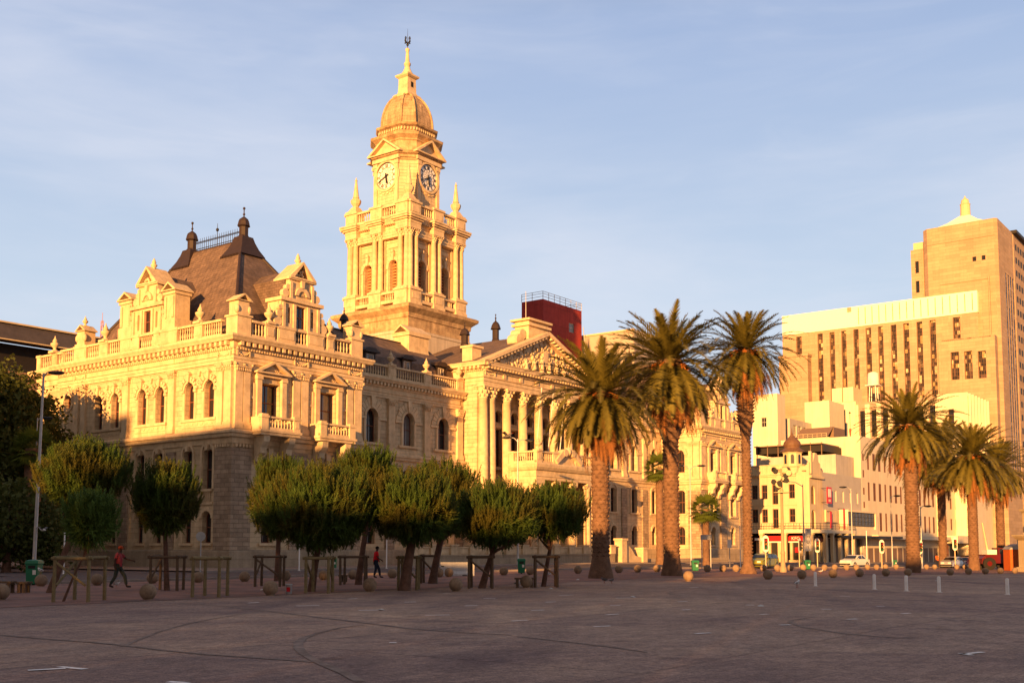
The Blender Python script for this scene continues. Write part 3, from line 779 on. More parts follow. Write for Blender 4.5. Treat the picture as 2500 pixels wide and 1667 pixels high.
d = MB(FL(PA)); dentils(d, PV-.1, 6, 21.08, 21.34, .2, .7, .55, .28); dentils(d, PV, 6, 20.85, 21.03, 0, .24, .26, .14); d.build('dentil_course', TRIM, hall)
# pediment
m = MB(FF(PV)); a = PA-.9; b = PB+.9; c = (PA+PB)/2; zt = 26.75; z0 = 21.82
def rake(t, s):  # point on the rake line at fraction t from the eave
    return (a+(c-a)*t, z0+(zt-z0)*t) if s < 0 else (b+(c-b)*t, z0+(zt-z0)*t)
for s in (-1, 1):
    e = a if s < 0 else b; k = -s
    m.prism([(e,z0),(c,zt),(c,zt-.42),(e+k*.9,z0)], -.3, 1.0)
    m.prism([(e+k*.9,z0),(c,zt-.42),(c,zt-.85),(e+k*1.9,z0)], -.3, .5)
    for i in range(1, 20):
        t = i/20.; x, z = rake(t, s); m.box(x-.15, x+.15, .5, .92, z-.68, z-.42)
m.prism([(a+1.8,z0),(b-1.8,z0),(c,zt-.8)], -.4, .1)
m.build('pediment', TRIM, hall)
r_ = random.Random(3); m = MB(FF(PV))
for i in range(420):
    x = r_.uniform(-8.6, 8.6); zz = r_.uniform(0, 1)**1.2*(3.75*(1-abs(x)/9.2)); rr = r_.uniform(.1,.24)
    if zz < .08: continue
    m.ball((c+x, .12+r_.uniform(0,.12), z0+.12+zz), rr, 5, 4, (1,.9,r_.uniform(.8,1.7)))
for x, h in ((-.7,2.0),(.75,1.9),(-2.2,1.5),(2.3,1.4),(-3.8,1.0),(3.9,1.)):
    m.lathe(c+x, .3, [(.34,0),(.28,h*.4),(.3,h*.65),(.12,h*.78)], 8, z0+.1); m.ball((c+x,.32,z0+.1+h*.88), .2, 7, 6)
    m.tube((c+x-.25,.35,z0+h*.7),(c+x-.55,.4,z0+h*.3),.09,.07,5); m.tube((c+x+.25,.35,z0+h*.7),(c+x+.5,.4,z0+h*.95),.09,.07,5)
m.prism([(c-.45,z0+.9),(c+.45,z0+.9),(c+.5,z0+2.4),(c,z0+2.7),(c-.5,z0+2.4)], .1, .45)
m.build('pediment_relief', TRIM, hall)
m = MB(FF(PV)); m.add([(PA-.8,-.3,21.8),(c,-.3,26.65),(PB+.8,-.3,21.8),(PA-.8,-14,21.8),(c,-14,26.65),(PB+.8,-14,21.8)], [(0,1,4,3),(1,2,5,4),(3,4,5)])
m.build('slate_roof', SLATE, hall)
m = MB(FF(PV)); m.box(c-2.0,c+1.9,-2.6,-.6,25.2,28.0); m.box(c-2.3,c+2.2,-2.9,-.3,27.4,27.7); m.box(c-2.4,c+2.3,-3.,-.2,28.0,28.25)
for i, (x, z, r) in enumerate(((-3.2,25.5,.75),(-2.7,26.3,.6),(3.2,25.5,.75),(2.7,26.3,.6))):
    m.prism([(c+x+r*math.cos(k*math.pi/7), z+r*math.sin(k*math.pi/7)) for k in range(14)], -2.3-.004*i, -.9+.004*i)
m.build('acroterion_block', TRIM, hall)
m = MB(); m.tube((c-.9,5.0,28.2),(c-.9,5.0,31.8),.05,.03,6); m.build('flagpole', GALV, hall)
m = MB(FL(PA)); m.box(4.8,6.2,-1.6,.0,21.8,23.6); m.box(4.6,6.4,-1.8,.15,23.6,23.85); m.build('attic_pier', TRIM, hall)

# ---- entrance porch with balcony
QA, QB, QV = 40.9, 53.0, -.5
m = MB(FL(QA)); m.wall(QV+.02, 3.2, -1.5, 10.2, [(.2,2.5,1.2,8.2,'a')], .8); m.build('porch_wall', STONE, hall)
m = MB(FR(QB)); m.wall(QV+.02, 3.2, -1.5, 10.2, [(.2,2.5,1.2,8.2,'a')], .8); m.build('porch_wall', STONE, hall)
m = MB(); m.rl(QA, QB, QV+.1, 2.6, [(.04,9.15),(.04,9.5),(.12,9.5),(.1,10.1),(.3,10.2),(.5,10.5),(.55,10.8),(.5,10.95)]); m.build('entablature', TRIM, hall)
PD = col_mesh(.42, 1.2, 8.3, 9.15, ionic=True)
for i in range(4):
    for e in (-.55, .55) if i in (0, 3) else (0,):
        mk('column', PD, hall, (QA+.75+i*(QB-QA-1.5)/3+e*(.8), QV+.55, 1.2))
m = MB()
for i in range(4): m.new('porch_pier'); m.box(QA+.75+i*(QB-QA-1.5)/3-.5, QA+.75+i*(QB-QA-1.5)/3+.5, QV+1.2, QV+2.0, 1.2, 9.15)
m.new('porch_floor'); m.box(QA, QB, QV-.1, 2.7, -1.5, 1.2); m.build('porch_pier', STONE, hall)
m = MB(FF(QV+.15)); balustrade(m, QA, QB, 10.96, 12.3, 0., [(QA,QA+.9),(QA+3.1,QA+4.5),(QB-4.5,QB-3.1),(QB-.9,QB)], .34, .34)
cc = (QA+QB)/2
m.box(cc-1.4,cc+1.4,-.2,.1,11.0,12.0)
for s in (-1,1):
    m.prism([(cc+s*2.4,11.0),(cc+s*.5,12.3),(cc+s*.7,12.75),(cc+s*1.2,12.65),(cc+s*2.7,11.4)], -.2, .5)
    m.prism([(cc+s*.8+.42*math.cos(k*math.pi/6), 12.35+.42*math.sin(k*math.pi/6)) for k in range(12)], -.25, .55)
m.ball((cc,.15,12.5),.5,10,8); m.build('balustrade', TRIM, hall)
m = MB(FL(QA+.15)); balustrade(m, QV+.3, 3.2, 10.96, 12.3, 0., [(2.6,3.19)], .34, .3); m.build('balustrade', TRIM, hall)
m = MB(FR(QB-.15)); balustrade(m, QV+.3, 3.2, 10.96, 12.3, 0., [(2.6,3.19)], .34, .3); m.build('balustrade', TRIM, hall)
urn(QA+.45, QV+.15, 12.3, .9); urn(QB-.45, QV+.15, 12.3, .9)
for i in range(3):
    m = MB(); u = 42.3+i*2.3; m.tube((u, QV+1.2, 10.9),(u, QV+.3, 19.2),.06,.045,6); m.ball((u,QV+.3,19.25),.1,6,5); m.build('flagpole', WHITE, hall)
# steps and low stair walls
m = MB()
for i in range(7): m.box(QA+.6, QB-.6, QV-.1-.38*(i+1), QV-.1-.38*i, -1.5, 1.2-.17*(i+1)+.003)
m.build('steps', PLIN, hall)
m = MB(FF(-4.2)); m.box(16., 50.5, -.35, .35, -1.5, .92); m.box(16., 50.5, -.4, .4, .92, 1.02); m.build('forecourt_wall', PLIN, hall)
m = MB(FF(-4.2)); m.box(16., 50.5, -.1, .1, 1.02, 1.66)
for i in range(13):
    x = 16.6+i*2.8; m.box(x-.5, x+.5, -.32, .32, 1.02, 1.85); m.box(x-.58, x+.58, -.4, .4, 1.85, 1.98)
    if i < 12: m.box(x+.65, x+2.15, -.16, .16, 1.15, 1.55)
m.box(16., 50.5, -.2, .2, 1.66, 1.78); m.build('forecourt_parapet', TRIM, hall)
m = MB(FF(-4.2)); m.box(51.8,52.9,-.5,.5,-1.5,2.5); m.box(51.7,53.,-.6,.6,2.5,2.75); m.box(56.6,57.6,-.5,.5,-1.5,1.5); m.box(56.5,57.7,-.6,.6,1.5,1.7)
m.prism([(52.9,-1.5),(52.9,2.1),(53.6,2.0),(54.4,1.5),(55.2,.75),(56.6,.55),(56.6,-1.5)], -.25, .25); m.build('stair_wall', TRIM, hall)
m = MB(FF(-3.9)); m.box(57.7,80.5,-.2,.2,-1.5,.35); m.build('forecourt_wall', PLIN, hall)

# ---- clock tower
TU, TV = 47.4, 25.0
m = MB(); m.rl(TU, TU, TV, TV, [(5.9,16),(5.9,27.9),(6.0,28.0),(6.0,28.3),(5.9,28.35)]); m.build('tower_base', RENDER, hall)
m = MB(); m.rl(TU, TU, TV, TV, [(5.92,28.36),(5.92,29.7),(6.05,29.8),(6.05,30.0),(6.1,30.3),(6.45,30.6),(6.75,30.85),(6.8,31.2),(6.55,31.35),(5.6,31.4)]); m.build('tower_base_cornice', WEATH, hall)
def four(fn):
    """run fn(builder) on the four faces of a square tower: T maps (s, n, z), n=0 on the axis-centred plane distance h"""
    for k in range(4):
        c, s_ = (1,0,-1,0)[k], (0,1,0,-1)[k]
        def Tm(s, n, z, c=c, s_=s_):   # local x=s, y=-n (facing -v), rotated by k*90
            x, y = s, -n
            return (TU + x*c - y*s_, TV + x*s_ + y*c, z)
        fn(Tm, k)
HB = 4.55
PR = (-4.4, 0., 4.4)
def belfry(Tm, k):
    m = MB(Tm)
    m.wall(-HB, HB, 31.4, 41.2, [(-2.2-.72,-2.2+.72,32.0,37.62,'a'),(2.2-.72,2.2+.72,32.0,37.62,'a')], .9, HB)
    m.build('belfry_wall', STONE, hall)
    t = MB(Tm)
    for c in (-2.2, 2.2):
        t.new('arch_surround'); t.arc(c, 36.9, .74, 1.12, HB, HB+.22, 9, 0, math.pi, .03, .08)
        t.prism([(c-.13,37.5),(c+.13,37.5),(c+.24,38.6),(c-.24,38.6)], HB, HB+.4); t.ball((c,HB+.35,38.7),.25,7,6)
        for s in (-1,1): t.box(c+s*.98-.22, c+s*.98+.22, HB, HB+.25, 36.55, 36.9); t.box(c+s*.95-.14, c+s*.95+.14, HB, HB+.15, 33.6, 36.55)
        t.box(c-.9,c+.9,HB,HB+.12,39.2,39.7)
        swag(t, c-1.1, c+1.1, 40.6, HB, False)
        for z in (38.4,39.9): t.box(c-1.3,c+1.3,HB,HB+.05,z,z+.12)
        # little balustrade between pedestals
        balusters(t, c-.75, c+.75, 32.3, 33.1, HB+.85, .33, 1.1); t.box(c-1.25,c+1.25,HB+.6,HB+1.1,31.9,32.3); t.box(c-1.25,c+1.25,HB+.6,HB+1.1,33.1,33.4)
    for c in PR:
        w = .98; t.new('column_pedestal')
        a, b = c-w, c+w
        t.box(a+.12, b-.12, HB, HB+.2, 33.6, 41.0)
        t.box(a-.05, b+.05, HB-.3, HB+1.2, 31.95, 33.35); t.box(a-.17, b+.17, HB-.3, HB+1.35, 33.35, 33.6); t.box(a-.12,b+.12,HB-.3,HB+1.3,31.4,31.95)
        t.box(a+.3, b-.3, HB+1.2, HB+1.25, 32.3, 33.0)
        t.new('entablature_break')
        t.box(a-.0, b+.0, HB-.5, HB+1.12, 41.2, 41.8); t.box(a-.04, b+.04, HB-.5, HB+1.17, 41.8, 42.15)
        t.box(a-.22, b+.22, HB-.5, HB+1.4, 42.15, 42.35); t.box(a-.42, b+.42, HB-.5, HB+1.62, 42.35, 42.6); t.box(a-.5, b+.5, HB-.5, HB+1.72, 42.6, 42.8)
        t.box(a+.0, b-.0, HB-.2, HB+1.1, 42.8, 44.35); t.box(a-.12, b+.12, HB-.3, HB+1.25, 44.35, 44.6); t.box(a+.3,b-.3,HB+1.1,HB+1.15,43.2,44.0)
        cap_pil(t, a+.15, b-.15, 40.3, 41.2, HB+.2)
    for c in (-2.2, 2.2):
        t.new('balustrade'); balusters(t, c-1.15, c+1.15, 43.15, 44.2, HB+.75, .4, 1.2); t.box(c-1.3,c+1.3,HB+.5,HB+1.0,42.8,43.15); t.box(c-1.3,c+1.3,HB+.45,HB+1.05,44.2,44.45)
    t.new('dentil_course'); dentils(t, -HB, HB, 42.0, 42.15, HB, HB+.9, .35, .18)
    t.build('belfry_order', TRIM, hall)
    l = MB(Tm)
    for c in (-2.2, 2.2):
        for i in range(14): l.add([(c-.72,HB-.62,32.42+i*.38),(c+.72,HB-.62,32.42+i*.38),(c+.72,HB-.45,32.1+i*.38),(c-.72,HB-.45,32.1+i*.38)],[(0,1,2,3)])
        l.box(c-.03,c+.03,HB-.6,HB-.48,32,37.6)
    l.build('louvre', LOUV, hall)
four(belfry)
m = MB(); m.rl(TU, TU, TV, TV, [(HB+.3,41.2),(HB+.3,41.6),(HB+.36,41.62),(HB+.36,41.9),(HB+.75,42.1),(HB+.85,42.35),(HB+1.0,42.6),(HB+.9,42.78)]); m.build('belfry_entablature', TRIM, hall)
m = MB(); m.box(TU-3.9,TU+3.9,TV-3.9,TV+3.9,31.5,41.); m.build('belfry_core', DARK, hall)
BC = col_mesh(.36, 33.6, 40.25, 41.2)
for k in range(4):
    c, s_ = (1,0,-1,0)[k], (0,1,0,-1)[k]
    for p in PR:
        for e in (-.52, .52):
            x = p+e; y = -(HB+.68)
            mk('column', BC, hall, (TU+x*c-y*s_, TV+x*s_+y*c, 33.6))
# corner obelisks
OB = MB(); OB.box(-.95,.95,-.95,.95,0,.3); OB.rl(0,0,0,0,[(.9,.3),(.7,.45),(.45,.9),(.4,1.0)])
OB.lathe(0,0,[(.4,1.0),(.36,1.15),(.62,1.5),(.7,1.85),(.62,2.05),(.36,2.2),(.44,2.3),(.36,2.5),(.2,3.9),(.13,4.5),(.2,4.6),(.08,4.75),(.05,5.0)],8,smooth=False)
o = OB.build('obelisk', TRIM, hall, (TU-4.6,TV-4.6,44.6)); OBD = o.data
for sx, sy in ((1,-1),(-1,1),(1,1)): mk('obelisk', OBD, hall, (TU+4.6*sx,TV+4.6*sy,44.6))
# clock stage: square with cut corners
def octa(H, c): return [(-H+c,-H),(H-c,-H),(H,-H+c),(H,H-c),(H-c,H),(-H+c,H),(-H,H-c),(-H,-H+c)]
H3, C3 = 3.7, 1.6
m = MB(); B = octa(H3, C3)
m.poly_lathe(B, TU, TV, [(1.03,42.8),(1.03,45.4),(1.,45.5),(1.,51.0)]); m.build('clock_stage', STONE, hall)
m = MB(); m.poly_lathe(B, TU, TV, [(1.02,50.9),(1.02,51.15),(1.06,51.2),(1.04,51.3),(1.04,51.55),(1.12,51.7),(1.15,51.95),(1.08,52.0)])
m.poly_lathe(B, TU, TV, [(.97,51.9),(.96,53.5),(1.0,53.6),(1.,53.75),(1.06,53.95),(1.13,54.15),(1.15,54.45),(1.02,54.5),(.93,54.9)])
m.poly_lathe(B, TU, TV, [(.86,54.7),(.85,55.5),(.95,55.7),(.98,55.95),(.9,56.0),(.8,56.1)])
m.build('clock_stage_cornice', WEATH, hall)
m = MB()
for k in range(8):
    a, b = Vector(B[k]), Vector(B[(k+1)%8])
    n = 9 if k % 2 == 0 else 5
    for i in range(n):
        p = a.lerp(b, (i+.5)/n)*.885
        m.box(TU+p.x-.08, TU+p.x+.08, TV+p.y-.08, TV+p.y+.08, 55.1, 55.45)
m.build('dentil_course', TRIM, hall)
def clockface(Tm, k):
    t = MB(Tm); w = H3-C3
    for s in (-1, 1):
        t.box(s*(w-.28)-.26, s*(w-.28)+.26, H3, H3+.22, 44.6, 50.9); t.box(s*(w-.28)-.34, s*(w-.28)+.34, H3, H3+.3, 50.4, 50.9); t.box(s*(w-.28)-.34, s*(w-.28)+.34, H3, H3+.34, 44.6, 45.3)
    t.box(-w-.2, w+.2, H3, H3+.35, 51.0, 51.5)
    ped_tri(t, -w-.75, w+.75, 51.98, 53.95, H3-.2, H3+.75, .22)
    t.arc(0, 49.1, 1.78, 2.05, H3, H3+.26, 32, 0, 2*math.pi); t.arc(0, 49.1, 2.05, 2.2, H3, H3+.12, 32, 0, 2*math.pi)
    for i in range(5): t.arc(0, 49.1, 2.2, 2.36, H3, H3+.1+.02*i, 3, math.pi*(1.3+.1*i), math.pi*(1.36+.1*i))
    t.build('clock_surround', TRIM, hall)
    f = MB(Tm); f.add([(1.8*math.cos(i*math.pi/18), H3+.06, 49.1+1.8*math.sin(i*math.pi/18)) for i in range(36)], [tuple(range(36))])
    face = f.build('clock_face', CLOCK, hall)
    nmk = MB(Tm); nmk.arc(0,49.1,1.68,1.74,H3+.07,H3+.1,48,0,2*math.pi); nmk.arc(0,49.1,1.1,1.13,H3+.07,H3+.1,36,0,2*math.pi)
    for i in range(60):
        a = math.pi*i/30
        if i % 5: nmk.prism([(math.cos(a+d)*r, 49.1+math.sin(a+d)*r) for r, d in ((1.6,-.008),(1.7,-.008),(1.7,.008),(1.6,.008))], H3+.065, H3+.095)
    # glazing bars between the numerals' ring and the hub
    for i in range(12):
        a = math.pi*(i+.5)/6; b = a+.5
        for (a0,r0),(a1,r1) in (((a,1.1),(a+.25,.62)),((a,1.1),(a-.25,.62)),((a+.25,.62),(a+.26,.2))):
            p = (math.cos(a0)*r0, 49.1+math.sin(a0)*r0); q = (math.cos(a1)*r1, 49.1+math.sin(a1)*r1)
            d = Vector((q[0]-p[0], q[1]-p[1])).normalized()*.014; 
            nmk.prism([(p[0]-d.y,p[1]+d.x),(q[0]-d.y,q[1]+d.x),(q[0]+d.y,q[1]-d.x),(p[0]+d.y,p[1]-d.x)], H3+.062, H3+.075)
    ROM = ['XII','I','II','III','IV','V','VI','VII','VIII','IX','X','XI']
    for i, tx in enumerate(ROM):
        ang = math.pi/2 - i*math.pi/6; rad = 1.36
        ex = (math.sin(ang), -math.cos(ang)); ey = (math.cos(ang), math.sin(ang))   # x along the tangent (clockwise), y outward
        wd = {'I':.12,'V':.24,'X':.24}; tot = sum(wd[c] for c in tx); x = -tot/2
        def stroke(x0, y0, x1, y1, th):
            d = Vector((x1-x0, y1-y0)).normalized()*th/2
            P = []
            for xx, yy in ((x0-d.y,y0+d.x),(x1-d.y,y1+d.x),(x1+d.y,y1-d.x),(x0+d.y,y0-d.x)):
                P.append((ey[0]*(rad+yy)+ex[0]*xx, 49.1+ey[1]*(rad+yy)+ex[1]*xx))
            nmk.prism(P, H3+.065, H3+.1)
        for c in tx:
            w_ = wd[c]; m0 = x+w_/2
            if c == 'I': stroke(m0,-.2,m0,.2,.065)
            elif c == 'V': stroke(m0-.08,.2,m0,-.2,.06); stroke(m0+.08,.2,m0,-.2,.035)
            else: stroke(m0-.08,.2,m0+.08,-.2,.06); stroke(m0+.08,.2,m0-.08,-.2,.035)
            x += w_
    nmk.build('numerals', IRON, face)
    hh = MB(Tm)
    def hand(deg, L, w0, w1, nn):
        a = math.pi/2 - R(deg); dx, dz = math.cos(a), math.sin(a)
        hh.prism([(dx*-.4-dz*w1, 49.1+dz*-.4+dx*w1),(dx*L*.8-dz*w0, 49.1+dz*L*.8+dx*w0),(dx*L,49.1+dz*L),(dx*L*.8+dz*w0,49.1+dz*L*.8-dx*w0),(dx*-.4+dz*w1,49.1+dz*-.4-dx*w1)], nn, nn+.04)
    hand(246, 1.55, .05, .09, H3+.14); hand(170.5, 1.1, .14, .07, H3+.19)
    hh.arc(0,49.1,0.001,.16,H3+.1,H3+.25,12,0,2*math.pi)
    hh.build('clock_hands', IRON, face)
four(clockface)
# dome
m = MB(); prof = []
for i in range(11):
    t = i/10*math.pi/2*.86; prof.append((.80*math.cos(t)**.85, 56.1+4.75*math.sin(t)/math.sin(math.pi/2*.86)))
m.poly_lathe(B, TU, TV, prof); m.build('dome', DOME, hall)
m = MB()
for x, y in B:
    pts = [(TU+x*k*1.01, TV+y*k*1.01, z+.02) for k, z in prof]; m.path(pts, [.17]*len(pts), 5)
for s, q in ((0,-1),(-1,0),(1,0),(0,1)):    # small oeils-de-boeuf
    m.ball((TU+s*2.2, TV+q*2.2, 58.9), .38, 8, 6)
m.build('dome_rib', WEATH, hall)
m = MB()
m.rl(TU,TU,TV,TV,[(1.3,60.6),(1.35,60.8),(1.2,61.0),(.95,61.15),(.85,61.4),(.8,63.2),(.95,63.3),(1.12,63.45),(1.15,63.65),(1.0,63.75)])
m.lathe(TU,TV,[(.95,63.74),(.62,64.2),(.4,64.7),(.33,65.0),(.46,65.2),(.46,65.4),(.31,65.6),(.24,66.3),(.2,67.0),(.28,67.2),(.28,67.4),(.15,67.5)],12)
for a, b in ((-1,0),(0,-1)):
    pass
m.build('lantern', TRIM, hall)
m = MB(); 
for k in range(4):
    c_, s_ = (1,0,-1,0)[k], (0,1,0,-1)[k]; m.T = lambda s, n, z: (TU+s*c_+n*s_, TV+s*s_-n*c_, z)
    if k == 0: m.box(-.18,.18,.83,.88,62.0,62.7)
m.build('lantern_opening', DARK, hall)
m = MB(); m.tube((TU,TV,67.4),(TU,TV,70.2),.06,.015,6); m.ball((TU,TV,68.0),.18,8,6)
for k in range(4):
    a = k*math.pi/2
    m.path([(TU+r*math.cos(a),TV+r*math.sin(a),z) for r,z in ((.08,68.2),(.35,68.45),(.5,68.75),(.38,69.0),(.22,68.85))],[.06]*5,5); m.ball((TU+.42*math.cos(a),TV+.42*math.sin(a),68.35),.11,6,5)
m.build('weathervane', IRON, hall)
# ------------------------------------------------------------------ neighbouring buildings
def v_at(u, px, py=1336.):
    """v where the direction px,py meets the plane u=const"""
    r = ray(px, py); cu = -(HC.x*UX+HC.y*UY); cv = HC.x*UY-HC.y*UX
    ru = r[0]*UX+r[1]*UY; rv = -r[0]*UY+r[1]*UX
    return cv + rv*(u-cu)/ru
def u_at(v, px, py=1336.):
    r = ray(px, py); cu = -(HC.x*UX+HC.y*UY); cv = HC.x*UY-HC.y*UX
    ru = r[0]*UX+r[1]*UY; rv = -r[0]*UY+r[1]*UX
    return cu + ru*(v-cv)/rv
def z_at(u, v, py):
    p = hw(u, v, 0); lo, hi = -5., 200.
    for _ in range(40):
        m = (lo+hi)/2; d = p.y*math.cos(PIT)+(m-CH)*math.sin(PIT)
        y = CCY-CF*(-p.y*math.sin(PIT)+(m-CH)*math.cos(PIT))/d
        if y > py: lo = m
        else: hi = m
    return lo
class Bld:
    def __init__(s, name, label, cat, u, v):
        s.u, s.v = u, v; s.o = Vector((u, v, 0)); s.root = thing(name, label, cat, hw(u, v, 0), HROT)
    def b(s, m, name, mt): return m.build(name, mt, s.root, -s.o)
    def w(s, *a, **k):
        o = window(s.root, *a, **k); o.location = Vector(o.location)-s.o; return o
CREAM = mat('cream_painted_wall', (.60,.49,.31), .8, .25, var=.08, vs=.4, streak=.15)
OFFW = mat('white_painted_wall', (.72,.62,.44), .75, .25, var=.06, vs=.3, streak=.12)
GREYW = mat('pale_grey_wall', (.5,.45,.38), .8, .2, var=.08, vs=.3, streak=.15)
TAN = mat('tan_granite_cladding', (.41,.295,.195), .85, .2, var=.1, vs=.15, brick=(3.2,.8,.03,.86,.1), streak=.08)
TAN2 = mat('pale_spandrel_stone', (.6,.47,.29), .8, .2, var=.06)
REDW = mat('red_painted_wall', (.36,.05,.045), .85, .2, var=.14, vs=.4, streak=.22, brick=(5.,3.2,.05,.8,.05))
BEIGE = mat('beige_render', (.42,.36,.30), .85, .2, var=.08, vs=.3)
CONC = mat('concrete', (.30,.19,.12), .9, .2, var=.18, vs=.5, streak=.2)
REDP = mat('red_sign', (.55,.012,.02), .5, .3, var=.05)
BROWNR = mat('brown_metal_roof', (.20,.13,.09), .7, .3, var=.1)
ONION = mat('copper_onion_dome', (.14,.075,.045), .6, .3, var=.2, vs=3.)
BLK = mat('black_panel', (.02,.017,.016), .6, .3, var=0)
def cells():
    m = bpy.data.materials.new('office_glass'); m.use_nodes = True; nt = m.node_tree; L = nt.links.new; b = nt.nodes['Principled BSDF']
    b.inputs['Roughness'].default_value = .35; b.inputs['Specular IOR Level'].default_value = .2
    tc = nd(nt,'ShaderNodeTexCoord'); oi = nd(nt,'ShaderNodeObjectInfo'); mp = nd(nt,'ShaderNodeVectorMath', operation='MULTIPLY'); L(tc.outputs['Object'], mp.inputs[0]); mp.inputs[1].default_value = (1.9,1.,1.02)
    fl = nd(nt,'ShaderNodeVectorMath', operation='FLOOR'); L(mp.outputs[0], fl.inputs[0]); ad = nd(nt,'ShaderNodeVectorMath', operation='ADD'); L(fl.outputs[0], ad.inputs[0]); L(oi.outputs['Location'], ad.inputs[1])
    wn = nd(nt,'ShaderNodeTexWhiteNoise'); L(ad.outputs[0], wn.inputs['Vector'])
    r = nd(nt,'ShaderNodeValToRGB'); L(wn.outputs['Value'], r.inputs[0]); r.color_ramp.interpolation = 'CONSTANT'; e = r.color_ramp.elements
    e[0].position = 0; e[0].color = (.02,.016,.018,1); e[1].position = .5; e[1].color = (.10,.06,.05,1)
    for p, c in ((.66,(.035,.03,.03,1)),(.84,(.42,.29,.14,1)),(.93,(.62,.52,.34,1))): q = e.new(p); q.color = c
    L(r.outputs[0], b.inputs['Base Color']); return m
AMB = cells()
MULL = mat('bronze_mullions', (.17,.09,.045), .6, .3, var=.1)
def text(s, size, mt, name, parent, loc, rot, ext=.01):
    c = bpy.data.curves.new(name, 'FONT'); c.body = s; c.size = size; c.extrude = ext; c.align_x = 'CENTER'; c.align_y = 'CENTER'
    tmp = bpy.data.objects.new('tmp', c); COL.objects.link(tmp)
    dg = bpy.context.evaluated_depsgraph_get(); me = bpy.data.meshes.new_from_object(tmp.evaluated_get(dg))
    bpy.data.objects.remove(tmp); me.materials.clear(); me.materials.append(mt)
    o = mk(name, me, parent, loc); o.rotation_euler = rot; return o

# corner building with onion turret
K = Bld('corner_building', 'cream three storey corner shop with brown onion turret, curved balcony and red shop fascia', 'shop building', 112, -3)
m = MB(FL(112)); o = []
for c, dr in ((-.4,0),(2.45,1),(4.3,0),(6.0,0),(8.6,0),(10.4,1)):
    for z0, z1 in ((9.6,11.9),(5.75,7.95)): o.append((c-.5,c+.5,z0-(.9 if dr else 0),z1))
m.wall(-1.2, 14, 4.2, 15.0, o, .35)
m.box(-1.2,14,0,.25,13.2,13.45); m.box(-1.2,14,0,.5,13.45,13.7); m.box(-1.2,14,-.1,.12,15.0,15.15); m.box(-1.2,14,0,.1,8.5,8.65)
for i in range(22): m.box(-.9+i*.6,-.7+i*.6,0,.08,13.85,14.7)
m.box(-1.2,14,-6,-5.9,4.2,15)
K.b(m, 'side_wall', CREAM)
for q in o: K.w('L', 112, (q[0]+q[1])/2, q[2], q[3], 1.0, 'r', .33, frame=FRAME)
m = MB(FF(-3)); o = [(113.6,115.2,8.7,11.7,'a'),(113.6,115.2,4.75,7.8,'a')]
m.wall(112.9, 118.6, 4.2, 13.6, o, .35); m.box(112.9,118.6,0,.4,12.9,13.3)
m.prism([(113,13.6),(118.6,13.6),(118.4,14.4),(117.9,14.5),(117.8,15.4),(117.0,15.7),(116.9,16.6),(116.2,17.1),(115.5,17.1),(115.1,16.2),(114.6,15.6),(113,15.4)], -.35, .02)
m.box(113.3,113.8,-.2,.2,13.6,17.2); m.box(112.5,118.6,-9.,-8.9,4.2,13.6)
K.b(m, 'front_wall', CREAM)
for q in o: K.w('F', -3, 114.4, q[2], q[3], 1.6, 'a', .33)
m = MB(); m.box(112.4,118.5,-2.6,13.9,13.9,14.1); K.b(m, 'flat_roof', BROWNR)
m = MB(); m.quad((112,-1.2,4.2),(112.9,-3,4.2),(112.9,-3,15),(112,-1.2,15)); m.box(112.0,118.,-2.6,-1.2,14.9,15.); m.lathe(112.9,-.25,[(1.5,13.72),(1.5,13.75),(1.7,14.6),(1.85,14.7),(1.6,14.8),(1.55,16.9),(1.7,17.0),(1.95,17.2)],8,smooth=False); K.b(m,'corner_turret',CREAM)
m = MB(); m.lathe(112.9,-.25,[(2.1,17.15),(1.95,17.3),(1.35,17.7),(1.22,17.85),(1.35,18.05),(1.42,18.4),(1.3,18.8),(.95,19.2),(.5,19.6),(.2,20.0),(.1,20.5),(.04,21.1)],20); K.b(m,'onion_dome',ONION)
for a in range(8):
    t = a*math.pi/4+math.pi/8
    p = MB(); 
    dx, dy = math.cos(t), math.sin(t); cx, cy = 112.9+1.5*dx, -.25+1.5*dy
    pts = outline(-.26,.26,15.2,16.7,'a')
    for z_ in (0,):
      pts = outline(-.26,.26,15.2,16.7,'a') if z_ == 0 else outline(-.4,.4,15.2+z_+(.5 if z_ < -7 else .2),17.4+z_,'a')
      kk = .05 if z_ == 0 else .17
      p.add([(cx-dy*s+dx*kk, cy+dx*s+dy*kk, z) for s, z in pts], [tuple(range(len(pts)))]); K.b(p,'window',GLASS)
m = MB()     # balcony slab curved round the corner, railing and posts
ring = [(109.6,13),(109.6,-2.5),(110.0,-4.2),(111.2,-5.3),(113.,-5.7),(126,-5.7)]
for i in range(len(ring)-1):
    (a,b),(c,d) = ring[i], ring[i+1]
    m.add([(a,b,4.0),(c,d,4.0),(c,d,4.55),(a,b,4.55)],[(0,1,2,3)])
m.add([(x,y,4.55) for x,y in ring]+[(126,-3,4.55),(112.5,-3,4.55),(112,-1,4.55),(112,13,4.55)],[tuple(range(10))])
m.add([(x,y,4.0) for x,y in ring]+[(126,-3,4.0),(112.5,-3,4.0),(112,-1,4.0),(112,13,4.0)],[tuple(range(10))[::-1]])
K.b(m,'balcony',OFFW)
m = MB()
for i in range(len(ring)-1):
    a, b = Vector((*ring[i],0)), Vector((*ring[i+1],0)); L = (b-a).length
    for z in (5.55,5.1,4.75): m.tube((a.x,a.y,z),(b.x,b.y,z),.035,n=4)
    k = max(1,int(L/.45))
    for j in range(k+1):
        p = a.lerp(b,j/k); m.tube((p.x,p.y,4.55),(p.x,p.y,5.55),.02 if j%4 else .05,n=4)
K.b(m,'railing',IRON)
